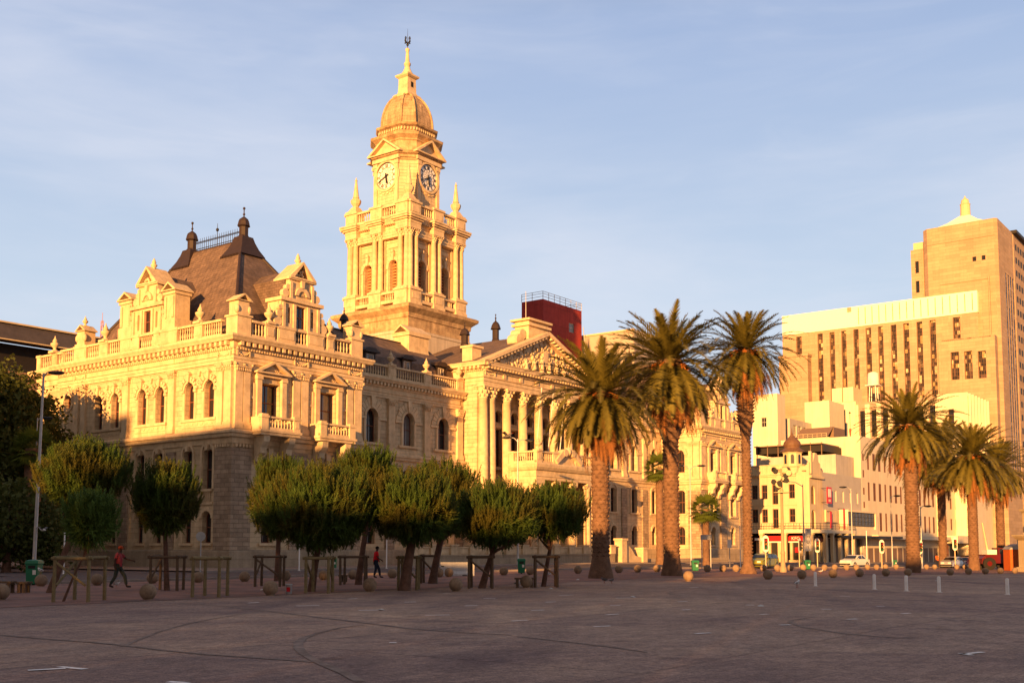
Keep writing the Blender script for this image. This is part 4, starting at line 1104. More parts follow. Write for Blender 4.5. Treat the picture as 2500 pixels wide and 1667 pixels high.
for x, y in ((109.9,12),(109.9,8),(109.9,4),(109.9,0),(110.4,-4.2),(113,-5.4),(116,-5.4),(119.3,-5.4),(122.5,-5.4),(125.7,-5.4)):
    m = MB(); m.box(x-.24,x+.24,y-.24,y+.24,-1.4,4.0); m.box(x-.34,x+.34,y-.34,y+.34,3.7,3.99); K.b(m,'veranda_post',CREAM)
m = MB(); m.box(112.4,118.6,-2.6,13,-1.4,4.1); K.b(m,'shop_interior',BLK)
m = MB()
for a, b in ((-2.4,-1.6),(-.3,.1),(1.6,2.2),(3.4,3.8),(4.9,5.9),(7.6,8.1),(10,11),(12.3,13)): m.box(112.,112.38,a,b,-1.4,2.6)
for a, b in ((113,113.7),(114.8,115.2),(116.3,117),(118,118.6)): m.box(a,b,-3,-2.62,-1.4,3.6)
m.box(112.05,112.38,-2.3,13,-1.4,-.3); K.b(m,'shop_pier',CREAM)
m = MB(); m.box(111.9,112.39,-2.2,4.4,2.75,3.55); K.b(m,'shop_fascia',REDP)
m = MB(); m.box(111.92,112.39,-2.2,4.4,2.5,2.7); K.b(m,'fascia_trim',WHITE)
m = MB(); m.box(111.9,112.39,4.9,12,2.6,3.5); m.box(113,118.5,-3.02,-2.62,2.6,3.5); K.b(m,'dark_fascia',mat('maroon_fascia',(.06,.012,.015),.6,.3,var=0))
text('KFC', .75, WHITE, 'sign_lettering', K.root, Vector((111.86,-.9,3.15))-K.o, (math.pi/2,0,-math.pi/2))
for i, (x, y) in enumerate(((111.98,1.1),(111.98,-1.1))):
    m = MB(); m.box(x-.05,x,y-.35,y+.35,.9,1.7); K.b(m,'window_poster',REDP if i else WHITE)
# banner sign on the front corner
sg = thing('banner_sign','red and white fried chicken shop banner hung on the front wall of the corner building','sign',hw(118.9,-4.0,0),HROT)
m = MB(); m.box(-1.0,1.0,-.06,.06,8.9,11.6); m.build('panel',REDP,sg)
m = MB(); m.box(-.62,.62,-.09,-.061,9.95,11.3); m.build('white_field',WHITE,sg)
text('KFC', .62, WHITE, 'lettering', sg, (0,-.1,9.35), (math.pi/2,0,0))
m = MB(); m.tube((-.9,0,11.4),(-.9,1.05,11.4),.04); m.tube((-.9,0,9.1),(-.9,1.05,9.1),.04); m.build('bracket',IRON,sg)
for i,(u,lab) in enumerate(((119.2,'narrow faded red vertical banner just under the fried chicken sign'),(125.3,'narrow red vertical banner left of the dark ribbon windows'))):
    s2 = thing('vertical_banner',lab,'banner',hw(u,-4.1,0),HROT,'red vertical banners on the grey wall')
    m = MB(); m.box(-.35,.35,-.04,.04,4.9,8.2 if i else 7.6); m.build('cloth',REDP,s2); m = MB(); m.tube((0,0,8.25 if i else 7.65),(0,1.1,8.25 if i else 7.65),.04); m.build('pole',IRON,s2)

# low grey blind-walled building
G = Bld('low_grey_building','long low grey building with five small slots and dark ribbon windows beside the corner shop','shop building',118.6,-3)
m = MB(FF(-3)); o = []
for i in range(5): o.append((120.6+i*3.55,121.4+i*3.55,9.4,11.3))
m.wall(118.6,137.4,-1.4,14.1,o+[(120.,137.,-1.,3.2)],.5)
m.box(118.6,137.4,-10,-9.9,-1.4,14); m.box(118.6,137.4,-9.9,-.01,14.05,14.1); K2=m; G.b(m,'wall',mat('warm_grey_wall',(.46,.42,.37),.85,.2,var=.08,vs=.3))
m = MB(FF(-3))
for q in o: m.box(q[0],q[1],-.5,-.45,9.4,11.3)
G.b(m,'slot_panel',GREYW)
for i in range(5):
    m = MB(FF(-3)); a = 120.+i*3.4; m.box(a+.0,a+3.39,-.49,-.4,-1,3.2); G.b(m,'shopfront',BROWNR if i%2 else BLK)
    m = MB(FF(-3)); m.box(a+.0,a+.5,-.38,.05,-1.4,3.2); G.b(m,'shop_pier',CREAM)
m = MB(FF(-3)); m.box(118.9,124.3,.1,.4,5.9,7.9); G.b(m,'sign_panel',CREAM)
m = MB(FF(-3)); m.box(126,141,.0,1.6,3.2,4.9); m.box(126,141,0,1.6,7.75,8.1); m.box(139.8,141,0,1.6,4.9,7.75); m.box(126,126.2,0,1.5,4.9,7.75); m.box(126,139.8,0,1.3,4.9,5.35); G.b(m,'projecting_bay',OFFW)
for i in range(8):
    G.w('F',-3-1.5,127.1+i*1.7,5.4,7.7,1.6,'r',.2,frame=IRON,sash=False,rows=3,cols=3)
m = MB(FF(-3)); m.box(118.6,150,.0,3.2,3.35,3.7) ; G.b(m,'canopy',BLK)

# long white block with tall blind flank
def block(name, label, cat, u0, u1, v0, v1, z0, z1, mt, fo=(), lo=(), dep=.3, par=.4, roof=BROWNR, wk=None):
    B = Bld(name, label, cat, u0, v0)
    m = MB(FF(v0)); m.wall(u0,u1,z0,z1,list(fo),dep)
    B.b(m,'front_wall',mt)
    m = MB(FL(u0)); m.wall(v0,v1,z0,z1,list(lo),dep); B.b(m,'side_wall',mt)
    m = MB(); m.box(u1-.01,u1,v0,v1,z0,z1); m.box(u0,u1,v1-.01,v1,z0,z1); m.box(u0+.01,u1-.02,v0+.01,v1-.02,z1-par-.1,z1-par); B.b(m,'roof',roof)
    wk = wk or {}
    for q in fo: B.w('F',v0,(q[0]+q[1])/2,q[2],q[3],q[1]-q[0],'r',dep-.02,**wk)
    for q in lo: B.w('L',u0,(q[0]+q[1])/2,q[2],q[3],q[1]-q[0],'r',dep-.02,**wk)
    return B
fo = []
for i in range(14):
    u = 141.3+i*3.1; w = .62 if i%3 else .42
    for z0, z1 in ((15.8,18.9),(10.2,13.5),(4.7,8.1)): fo.append((u-w,u+w,z0,z1))
for z0, z1 in ((17.3,18.6),(14.3,15.6),(11.2,12.4),(8.8,9.9)): fo.append((138.3,139.0,z0,z1))
W = block('long_white_building','long white four storey building with rows of narrow windows and a blank lit flank','office building',137.5,184,-3,12,-1.6,21.7,OFFW,fo,[],dep=.12,wk=dict(sash=False,rows=3,cols=2,glass=BLK))
m = MB(FF(-3)); m.box(137.5,184,0,2.8,3.2,3.9); m.box(137.5,184,0,.1,1.6,3.2); W.b(m,'canopy',OFFW)
m = MB(FF(-3)); 
for i in range(13): m.box(140+i*3.4,142.6+i*3.4,.02,.06,-1.6,2.6)
W.b(m,'shopfront',BROWNR)
fo = [(186.5+i*4.2,187.6+i*4.2,z,z+2.4) for i in range(9) for z in (5.5,10.,14.5)]
W2 = block('pale_street_building','pale street building behind the row of right hand palms','office building',184.4,226,-4,10,-2.,20.5,OFFW,fo,[],dep=.12,wk=dict(sash=False,rows=2,cols=2,glass=BLK))
m = MB(FF(-4)); m.box(184.4,226,0,3.,2.6,4.2); W2.b(m,'canopy',OFFW)
for i in range(9):
    m = MB(FF(-4)); m.box(185.+i*4.2,188.2+i*4.2,.02,.07,-2.,2.4); W2.b(m,'shopfront',BLK if i%3 else mat('orange_shopfront',(.5,.16,.03),.6,.3,var=.1))

# art deco white building
U3 = 195.
va, vb, vc, vd = v_at(U3,2028,960), v_at(U3,2087,960), v_at(U3,2287,965), v_at(U3,2362,965)
zt = z_at(U3,vb,944); zr_ = z_at(U3,vb,982); zc = z_at(U3,vd,957)
D = Bld('art_deco_building','white art deco building with stepped tower, red chevrons and tall dark window strips','office building',U3,vd)
m = MB(FL(U3)); c = (va+vb)/2; sw = (vb-va)
o = [(c-.55,c+.55,zt-12.5,zt-5.2)]
m.wall(min(va,vb),max(va,vb),0,zt-3.4,o,.4,.0); m.box(min(va,vb),max(va,vb),-6,-.41,0,zt-3.4)
for s in (-1,1): m.box(c+s*1.35-1.2,c+s*1.35+1.2,-6,.12,zt-3.38,zt)
D.b(m,'stair_tower',OFFW); D.w('L',U3,c,zt-12.5,zt-5.2,1.1,'r',.38,sash=False,rows=5,cols=1)
m = MB(FL(U3))
for s in (-1.6,1.6): m.prism([(c+s-.28,zt-9.8),(c+s+.28,zt-9.8),(c+s,zt-13.5)],.01,.12); 
m.box(c-.45,c+.45,.02,.1,zt-13.9,zt-12.9); D.b(m,'red_chevron',mat('red_ornament',(.5,.09,.05),.7,.2,var=0))
m = MB(FL(U3))
for s in (-1.6,1.6): m.box(c+s-.04,c+s+.04,.02,.08,zt-9.8,zt-6); m.prism([(c+s-.3,zt-6.2),(c+s+.3,zt-6.2),(c+s,zt-5.7)],.02,.1)
D.b(m,'wall_lamp',IRON)
lo = []; n = 7; v1_, v0_ = min(va,vb), max(vc,vd); lo_a, lo_b = min(vc,vb), max(vc,vb)
for i in range(n):
    a = lo_a+(lo_b-lo_a)*(i+.2)/n; b = lo_a+(lo_b-lo_a)*(i+.72)/n; lo += [(a,b,zr_-8.2,zr_-2.0),(a,b,zr_-13,zr_-9.6)]
m = MB(FL(U3+1.)); m.wall(lo_a,lo_b,0,zr_,lo,.4); m.box(lo_a,lo_b,-8,-.41,0,zr_-.3)
D.b(m,'side_wall',mat('brown_recessed_wall',(.34,.25,.19),.8,.2,var=.1,vs=.4)); m = MB(FL(U3+1.))
for i in range(n+1):
    a = lo_a+(lo_b-lo_a)*i/n; m.new('white_fin'); m.box(a-.55,a+.55,0,.5,zr_-13.5,zr_-.6)
D.b(m,'white_fin',OFFW)
for q in lo: D.w('L',U3+1.,(q[0]+q[1])/2,q[2],q[3],q[1]-q[0],'r',.38,sash=False,rows=4,cols=2,frame=IRON)
a, b = vd, vc
m = MB(FL(U3)); cc_ = (a+b)/2; m.wall(a,b,0,zc,[(cc_-.3,cc_+.9,zc-10,zc-3.5)],.4); m.box(a,b,-5,-.41,0,zc); D.b(m,'corner_block',OFFW); D.w('L',U3,cc_+.3,zc-10,zc-3.5,1.2,'r',.38,sash=False,rows=5,cols=1)
m = MB(FL(U3)); 
for x in (cc_-2.2,): m.prism([(x-.35,zc-10.5),(x+.35,zc-10.5),(x,zc-14)],.01,.12)
D.b(m,'red_chevron',bpy.data.materials['red_ornament'])
ue = 214.; fo = []
for i in range(6):
    for k in range(3): fo.append((U3+1.5+i*2.7,U3+2.6+i*2.7,zc-8-k*4.5,zc-4.6-k*4.5))
m = MB(FF(vd)); m.wall(U3,ue,0,zc-.8,fo,.4); m.box(ue,ue+.01,-14,0,0,zc-.9); 
for i in range(7): m.box(U3+.6+i*2.7,U3+1.1+i*2.7,0,.5,zc-14,zc-.2)
D.b(m,'front_wall',OFFW)
for q in fo: D.w('F',vd,(q[0]+q[1])/2,q[2],q[3],1.1,'r',.38,sash=False,rows=3,cols=2,frame=IRON)
m = MB(); m.box(U3+.3,ue-.3,vd+.3,vd+14,zc-1.6,zc-1.4); D.b(m,'roof',GREYW)
# rooftop water tank
T = thing('water_tank','white cylindrical water tank on legs above the art deco tower','water tank',hw(U3+3,vb-3.4,0),HROT)
zz = zt-3.0
m = MB(); m.lathe(0,0,[(1.25,zz+3.4),(1.35,zz+3.5),(1.2,zz+6.2),(.6,zz+6.5)],14); m.build('tank',WHITE,T)
m = MB()
for x,y in ((-.8,-.8),(.8,-.8),(.8,.8),(-.8,.8)): m.tube((x,y,zz-.5),(x*.8,y*.8,zz+3.5),.12,n=5)
m.box(-1.5,1.5,-1.5,1.5,zz+3.2,zz+3.39); m.build('stand',WHITE,T)

# great tan bank tower with its wing
U4 = 216.
def V4(x): return v_at(U4,x)
Mx = Bld('tan_office_tower','massive tan stone office tower with stepped wing, vertical window strips and white lantern roof','office tower',U4,-9)
wv0, wv1 = -5.2, 44.; ztop = 63.; zb = 57.8
strips = [(38.7,40.2,51,57.),(33,34.4,36,57.1),(29.85,31.2,36,57.1),(26.8,28.1,36,57.1),(23.6,24.95,36,57.1),(20.4,21.8,36,57.1),(17.4,18.7,36,57.1),(14.1,15.5,36,57.1),(11,12.4,36,57.1),(7.8,9.2,36,57.1),(4.6,6.05,36,57.1),(-1.1,.6,51.9,57.1)]
m = MB(FL(U4)); m.wall(wv0,wv1,0,zb,strips,.7); m.box(wv0,wv1,-18,-17.9,0,zb); Mx.b(m,'wing_wall',TAN)
m = MB(FL(U4)); m.box(wv0+.01,wv1-.01,-.6,.05,zb,ztop); m.box(wv0,wv1,-18,-.61,zb,ztop-.3)
for i in range(17): m.box(wv0+1+i*1.72,wv0+1.12+i*1.72,.05,.18,zb+.4,ztop-.4)
Mx.b(m,'white_parapet',mat('white_parapet_paint',(.85,.82,.68),.7,.2,var=.03))
m = MB(FL(U4))
for i in range(17): m.box(wv0+1+i*1.72,wv0+1.2+i*1.72,.19,.24,zb+.5,ztop-.5)
m.box(25.3,26.3,.06,.3,61.8,62.9); Mx.b(m,'parapet_joints',TAN)
for q in strips:
    w = q[1]-q[0]; rows = int((q[3]-q[2])/1.0)
    Mx.w('L',U4,(q[0]+q[1])/2,q[2],q[3],w,'r',.65,sash=False,rows=rows,cols=3,frame=MULL,glass=AMB)
m = MB(FL(U4)); m.box(36.2,44.,.0,2.6,0,51.2); m.box(36,44.2,-.1,2.8,51.2,51.8); Mx.b(m,'wing_buttress',TAN)
# lower front block
m = MB(FL(U4-1.6)); lo = [(-.95,.95,41.7,48.4),(-3.95,-2.15,41.6,48.3),(-7.0,-5.2,41.5,48.)]
m.wall(-9.1,3.8,0,51.6,lo,.7); Mx.b(m,'front_block',TAN)
for q in lo: Mx.w('L',U4-1.6,(q[0]+q[1])/2,q[2],q[3],1.8,'r',.65,sash=False,rows=7,cols=3,frame=MULL,glass=AMB)
m = MB(FF(-9.1)); fo = [(U4+1.+i*3.2,U4+2.8+i*3.2,z,z+h) for i in range(4) for z,h in ((41.5,6.5),(27,10),(14,10))]
m.wall(U4-1.6,U4+14.6,0,51.6,fo,.2); m.box(U4-1.6,U4+14.6,-12,-.8,51.2,51.5); Mx.b(m,'front_block',TAN)
for q in fo: Mx.w('F',-9.1,(q[0]+q[1])/2,q[2],q[3],1.8,'r',.18,sash=False,rows=8,cols=3,frame=MULL,glass=AMB)
# tower with cut corners
c = 1.2; a0, a1, b0, b1 = U4+2.2, U4+18.5, -9.2, 7.6
# corrected widths measured on the plane of the wing
a0 = U4+1.2; b0 = v_at(a0,2433,535); b1 = v_at(a0,2250,560); zt4 = z_at(a0,b0,531); a1 = u_at(b0,2471,570)
o4 = [(b0+2.8+0,b0+3.7,zt4-9.8,zt4-8.7),(b0+4.9,b0+5.8,zt4-9.8,zt4-8.7)]
m = MB(FL(a0)); m.wall(b0+.6,b1-1.2,0,zt4,o4,.5); m.quad((b1-1.2,0,0),(b1,-1.2,0),(b1,-1.2,zt4),(b1-1.2,0,zt4)); m.quad((b0+.6,0,0),(b0,-.6,0),(b0,-.6,zt4),(b0+.6,0,zt4))
m.box(b0+.6,b1-1.2,-.02,.12,zt4-4.2,zt4-3.9); m.box(b0+2,b0+2.3,-.02,.5,0,zt4-14); m.box(b0+2.3,b1-4,-.01,.2,zt4-14.5,zt4-14)
m.box(b0,b1,-(a1-a0),-(a1-a0)+.1,0,zt4); m.box(b1-.1,b1,-(a1-a0),-1.2,0,zt4); m.box(b0+.7,b1-1.3,-(a1-a0),-1.3,zt4-.5,zt4-.4)
Mx.b(m,'tower_wall',TAN)
for q in o4: Mx.w('L',a0,(q[0]+q[1])/2,q[2],q[3],.9,'r',.45,sash=False,cols=1,rows=2,frame=IRON)
fw = a1-a0; fo = [(a0+fw*.42+i*fw*.15,a0+fw*.42+i*fw*.15+fw*.11,20,zt4-12) for i in range(4)]
m = MB(FF(b0)); m.wall(a0+.6,a1,0,zt4,fo,.2); Mx.b(m,'tower_wall',TAN)
for q in fo: Mx.w('F',b0,(q[0]+q[1])/2,q[2],q[3],q[1]-q[0],'r',.18,sash=False,rows=40,cols=1,frame=IRON,glass=AMB)
cu, cv = (a0+a1)/2-1, (b0+b1)/2; zl = z_at(a0,cv,509)
ru = (b1-b0)*.40
m = MB(); m.rl(cu,cu,cv,cv,[(ru,zt4-.5),(ru*.5,zt4+1.6),(1.15,zt4+3.6)]); Mx.b(m,'pyramid_roof',bpy.data.materials['white_parapet_paint'])
m = MB(); m.lathe(cu,cv,[(1.35,zt4+3.4),(1.2,zt4+3.8),(1.15,zt4+6.4),(1.3,zt4+6.6),(1.0,zt4+6.9),(.85,zt4+7.8),(.3,zt4+8.2),(.1,zt4+8.8)],10,smooth=False); Mx.b(m,'lantern',TAN2)
# lower shoulder on the left of the tower
s0, s1 = v_at(a0+3,2254,640), v_at(a0+3,2224,640); zs = z_at(a0+3,s1,612)
m = MB(FL(a0+3)); so = [((s0+s1)/2-.4,(s0+s1)/2+.5,zs-6-5*i,zs-3-5*i) for i in range(4)]
m.wall(s0,s1,0,zs,so,.5); m.box(s0,s1,-8,-.6,0,zs); Mx.b(m,'tower_shoulder',TAN); m = MB(FL(a0+3)); m.box(s0,s1-.6,-6,-.3,zs,zs+1.8); Mx.b(m,'shoulder_cap',TAN2)
for q in so: Mx.w('L',a0+3,(q[0]+q[1])/2,q[2],q[3],.9,'r',.45,sash=False,cols=1,rows=2,frame=IRON)

# brown slab tower at the right edge
u5 = u_at(2.,2474,600); zb5 = z_at(u5,2.,571)
fo = [(u5+2+i*3.4,u5+4+i*3.4,zb5-4.5-k*4,zb5-2.7-k*4) for i in range(5) for k in range(17)]
R5 = block('brown_high_rise','brown high rise with dark balcony recesses at the right edge behind the tan tower','office tower',u5,u5+34,2.,20.,0,zb5,TAN,fo,[],dep=.08,wk=dict(sash=False,cols=1,frame=IRON,glass=BLK))
m = MB(FF(2.)); m.box(u5-.8,u5+34,-3,1.2,zb5,zb5+.9); m.add([(u5,0,zb5+.9),(u5+34,0,zb5+.9),(u5+34,-8,zb5+4),(u5+4,-8,zb5+4)],[(0,1,2,3)]); R5.b(m,'roof_eave',BLK)

# things seen over the corner building
def lblock(name, label, cat, u, x0, x1, y0, y1v, depth, mt, lo_spec=(), fo_spec=(), **k):
    """block whose left face spans directions x0..x1 with its roof at y0 (at x1)"""
    vv1 = v_at(u,x0,y0); vv0 = v_at(u,x1,y0); z = z_at(u,vv0,y0)
    lo = [(vv0+(vv1-vv0)*(1-b),vv0+(vv1-vv0)*(1-a),z_at(u,vv0,d),z_at(u,vv0,c)) for a,b,c,d in lo_spec]
    fo = [(u+depth*a,u+depth*b,z-c,z-d) for a,b,d,c in fo_spec]
    return block(name,label,cat,u,u+depth,vv0,vv1,-1,z,mt,fo,lo,wk=dict(sash=False,cols=2,rows=2,frame=FRAMEW),**k)
lblock('white_block','white plastered tower block with one small window, above the car park roof','building',150.,1836,1897,960,0,4.,OFFW,[(.35,.56,1016,1040)])
lblock('grey_annex','small grey annex with four windows behind the onion turret','building',158.,1897,1928,1021,0,12.,GREYW,(),[(.15+i*.22,.3+i*.22,1.2,3.6) for i in range(4)])
lblock('white_plant_room','blank white rooftop block left of the art deco tower','building',170.,1964,2024,977,0,9.,OFFW)
B6 = lblock('car_park','multi storey car park with dark open decks and grey parapets behind the onion turret','car park',128.,1846,2040,1108,0,9.,GREYW)
vv1, vv0 = v_at(128.,1846), v_at(128.,2018); zk = z_at(128.,vv0,1106)
m = MB(); m.box(128.2,137,vv0+.2,vv1-.2,zk+.4,zk+1.6); B6.b(m,'dark_deck',BLK)
m = MB()
for i in range(7): m.tube((128.1,vv0+.5+i*(vv1-vv0-1)/6,zk-.2),(128.1,vv0+.5+i*(vv1-vv0-1)/6,zk+2.),.09,n=5)
m.box(127.4,136,vv0+.2,vv1-.2,zk+1.62,zk+1.8); B6.b(m,'steel_canopy',BROWNR)
B7 = lblock('stepped_office','low office with brown pitched roof and cream parapet behind the turret','building',146.,1944,2024,1066,0,12.,CREAM)
v71, v70 = v_at(146.,1944), v_at(146.,2024); z7 = z_at(146.,v70,1066)
m = MB(); m.add([(146.5,v70,z7),(146.5,v71,z7),(150,v71,z7+2.3),(150,v70,z7+2.3)],[(0,1,2,3)]); m.box(150,156,v70,v71,z7-1,z7+2.25); B7.b(m,'pitched_roof',BROWNR)
m = MB()
for z in (.35,.75): m.tube((146.1,v70,z7+z),(146.1,v71,z7+z),.05,n=4)
for i in range(8): m.tube((146.1,v70+(v71-v70)*i/7,z7),(146.1,v70+(v71-v70)*i/7,z7+.8),.05,n=4)
B7.b(m,'roof_railing',CREAM)

# red tower behind the hall, beige hall behind the palms
RB = Bld('red_building','plain red painted tower with roof railing rising behind the portico','building',100.,40.2)
ue = u_at(40.2,1420,800); zt5 = 45.7
m = MB(FL(100.)); m.wall(40.2,44.9,0,zt5,[],.3); m.box(40.2,44.9,-(ue-100.),-(ue-100.)+.05,0,zt5); m.box(40.25,44.9,-(ue-100.)+.1,-.05,zt5-.3,zt5-.2); RB.b(m,'wall',REDW)
fo = [(100+(ue-100)*.66,100+(ue-100)*.8,zt5-4.6,zt5-2.9),(100+(ue-100)*.66,100+(ue-100)*.8,zt5-11.3,zt5-9.7),(100+(ue-100)*.1,100+(ue-100)*.25,zt5-13,zt5-6.5)]
m = MB(FF(40.2)); m.wall(100,ue,0,zt5,fo,.3); RB.b(m,'wall',REDW)
for i,q in enumerate(fo): RB.w('F',40.2,(q[0]+q[1])/2,q[2],q[3],q[1]-q[0],'r',.25,sash=False,cols=3,rows=2 if i<2 else 6,frame=FRAMEW,glass=GLASS2)
m = MB()
for z in (.5,1.0,1.4):
    for a,b in (((100,40.2),(ue,40.2)),((100,40.2),(100,44.9)),((ue,40.2),(ue,44.9))): m.tube((*a,zt5+z),(*b,zt5+z),.05,n=4)
for i in range(8): x = 100+(ue-100)*i/7; m.tube((x,40.2,zt5),(x,40.2,zt5+1.4),.05,n=4)
for i in range(3): y = 40.2+4.7*i/2; m.tube((100,y,zt5),(100,y,zt5+1.4),.05,n=4)
RB.b(m,'roof_railing',GALV)
m = MB(); x = ue+.3
for dx in (0,1.2): m.tube((x+dx,40.,zt5-13),(x+dx,40.,zt5-9.5),.07,n=4)
m.tube((x,40,zt5-11),(x+2.2,40,zt5-11),.07,n=4); m.tube((x+2.2,40,zt5-11),(x+4.2,40,zt5-8.6),.06,n=4); m.path([(x,40,zt5-3),(x+.3,40,zt5-6),(x+.2,40,zt5-10)],[.06]*3,4); RB.b(m,'service_pipes',GALV)
BB = Bld('beige_building','large plain beige building between the red tower and the tall palms','building',88.,30.)
ua, ub = u_at(30.,1412,820), u_at(30.,1548,820); za = z_at(ua,30.,844); zb_ = z_at(ub,30.,835)
za = z_at(ub,30.,806); 
m = MB(); v9 = v_at(ub,1412)
m.box(ub,ub+14,30.,v9,0,za); BB.b(m,'wall',BEIGE)
m = MB(FL(ub)); m.box(29.9,v9,-.4,.25,za,za+.3); m.box(30,v9,-14,-.41,za,za+.2); BB.b(m,'roof_edge',CREAM)
m = MB(FL(ub)); 
for i in range(3): m.box(30.5+i*2.4,32.+i*2.4,-.1,.02,za-7,za-5)
BB.b(m,'window',GLASS)
# dark building with concrete terraces behind the left trees
DB = Bld('concrete_terrace_building','dark brutalist building with overhanging concrete floors behind the left trees','building',-60.,60.)
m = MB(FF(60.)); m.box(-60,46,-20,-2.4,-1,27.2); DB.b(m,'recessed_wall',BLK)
m = MB(FF(60.)); m.add([(-60,.4,27.3),(27.,.4,27.3),(27.,-.6,29.4),(-60,-.6,29.4),(-60,-2.4,27.3),(27.,-2.4,27.3),(27.,-2.4,29.4),(-60,-2.4,29.4)],[(0,1,2,3),(4,7,6,5),(3,2,6,7),(0,4,5,1),(1,5,6,2)]); 
DB.b(m,'roof_fascia',mat('dark_slate_fascia',(.07,.06,.065),.7,.3,var=.2,vs=.6))
m = MB(FF(60.)); m.box(-60,27.1,-.6,-.3,29.4,29.6); m.box(-60,27,.4,.45,27.15,27.3); DB.b(m,'roof_edge_strip',CREAM)
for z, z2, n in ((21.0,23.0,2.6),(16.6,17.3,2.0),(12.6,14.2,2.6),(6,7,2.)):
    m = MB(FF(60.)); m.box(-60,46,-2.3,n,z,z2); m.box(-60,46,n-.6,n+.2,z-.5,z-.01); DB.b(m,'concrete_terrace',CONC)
# lattice mast far behind
MS = thing('radio_mast','faint distant lattice mast above the left roofs','mast',at(232,400.))
m = MB(); z0 = 0; zt6 = 1.7+(1336-757)/CF*400; zb6 = 55.
for sx, sy in ((-1,-1),(1,-1),(1,1),(-1,1)): m.tube((sx*1.6,sy*1.6,0),(sx*.35,sy*.35,zt6-3),.14,.1,4)
for i in range(26):
    z = i*(zt6-4)/26; w = 1.6-1.25*z/(zt6-3); z2 = z+(zt6-4)/26
    m.tube((-w,-w,z),(w,-w,z2),.08,n=4); m.tube((w,-w,z),(w,w,z2),.08,n=4); m.tube((-w,w,z),(-w,-w,z2),.08,n=4)
m.tube((0,0,zt6-4),(0,0,zt6),.1,n=4); m.build('lattice',mat('faded_red_steel',(.4,.2,.17),.7,.3,var=.1),MS)
# ------------------------------------------------------------------ vegetation
LEAFP = mat('pine_needles', (.07,.12,.022), .75, .2, var=.35, vs=2.5, col2=(.105,.10,.02), c2s=.7, transl=.25)
LEAFT = mat('tree_leaves', (.07,.085,.018), .7, .25, var=.3, vs=1.2, transl=.25)
PALMG = mat('palm_frond', (.14,.12,.022), .55, .3, var=.25, vs=1.5, transl=.2)
PALMD = mat('dead_palm_frond', (.26,.11,.035), .8, .2, var=.25, vs=2., transl=.15)
BARKP = mat('pine_bark', (.15,.085,.06), .95, .1, var=.3, vs=5., bump=.03, bs=12)
BARKM = mat('palm_trunk', (.17,.10,.065), .9, .15, var=.3, vs=3., bump=.05, bs=9)
WOOD = mat('weathered_pole', (.22,.17,.085), .85, .2, var=.2, vs=6., bump=.006, bs=30)
WOODD = mat('dark_timber', (.14,.095,.06), .85, .2, var=.2, vs=4.)
FANG = mat('fan_palm_leaf', (.13,.17,.025), .6, .3, var=.2, vs=3., transl=.3)
rg = np.random.default_rng(11)
def unit(v): return v/np.maximum(np.linalg.norm(v,axis=-1,keepdims=True),1e-9)
def tufts(P, D, Lm, nb, wd, rs, spread=.35):
    """needle candles: at every point P along direction D, nb narrow blades"""
    n = len(P); D = unit(D)
    A = unit(np.cross(D, rs.normal(size=(n,3)))); B = np.cross(D, A)
    V = np.zeros((n,nb,3,3)); 
    for k in range(nb):
        th = 2*np.pi*k/nb*2.4 + rs.uniform(0,.6,n); f = k/nb
        R_ = A*np.cos(th)[:,None]+B*np.sin(th)[:,None]
        base = P + D*(Lm*f*.75)[:,None]
        tip = base + (D*.8+R_*spread*(1.25-f*.8))*(Lm*.5*rs.uniform(.8,1.2,n))[:,None]
        side = unit(np.cross(R_, D))*wd
        V[:,k,0] = base-side; V[:,k,1] = base+side; V[:,k,2] = tip
    V = V.reshape(-1,3); return V, np.arange(len(V)).reshape(-1,3)
def candles(P, D, Lm, nb, nl, wd, rs):
    """upright shoots set with short needles all round, like a bottle brush"""
    n = len(P); D = unit(D); A = unit(np.cross(D, rs.normal(size=(n,3)))); B = np.cross(D, A)
    V = np.zeros((n,nb,3,3))
    for k in range(nb):
        f = (k+.5)/nb; th = k*2.4+rs.uniform(0,.5,n)
        R_ = A*np.cos(th)[:,None]+B*np.sin(th)[:,None]
        base = P+D*(Lm*f)[:,None]; ln = (nl*(1.15-.55*f)*rs.uniform(.8,1.2,n))[:,None]
        tip = base+(R_*.72+D*.8)*ln; side = unit(np.cross(R_, D))*wd
        V[:,k,0] = base-side; V[:,k,1] = base+side; V[:,k,2] = tip
    V = V.reshape(-1,3); return V, np.arange(len(V)).reshape(-1,3)
LEAFY = mat('young_pine_needles', (.095,.155,.03), .75, .2, var=.25, vs=2.5, transl=.25)
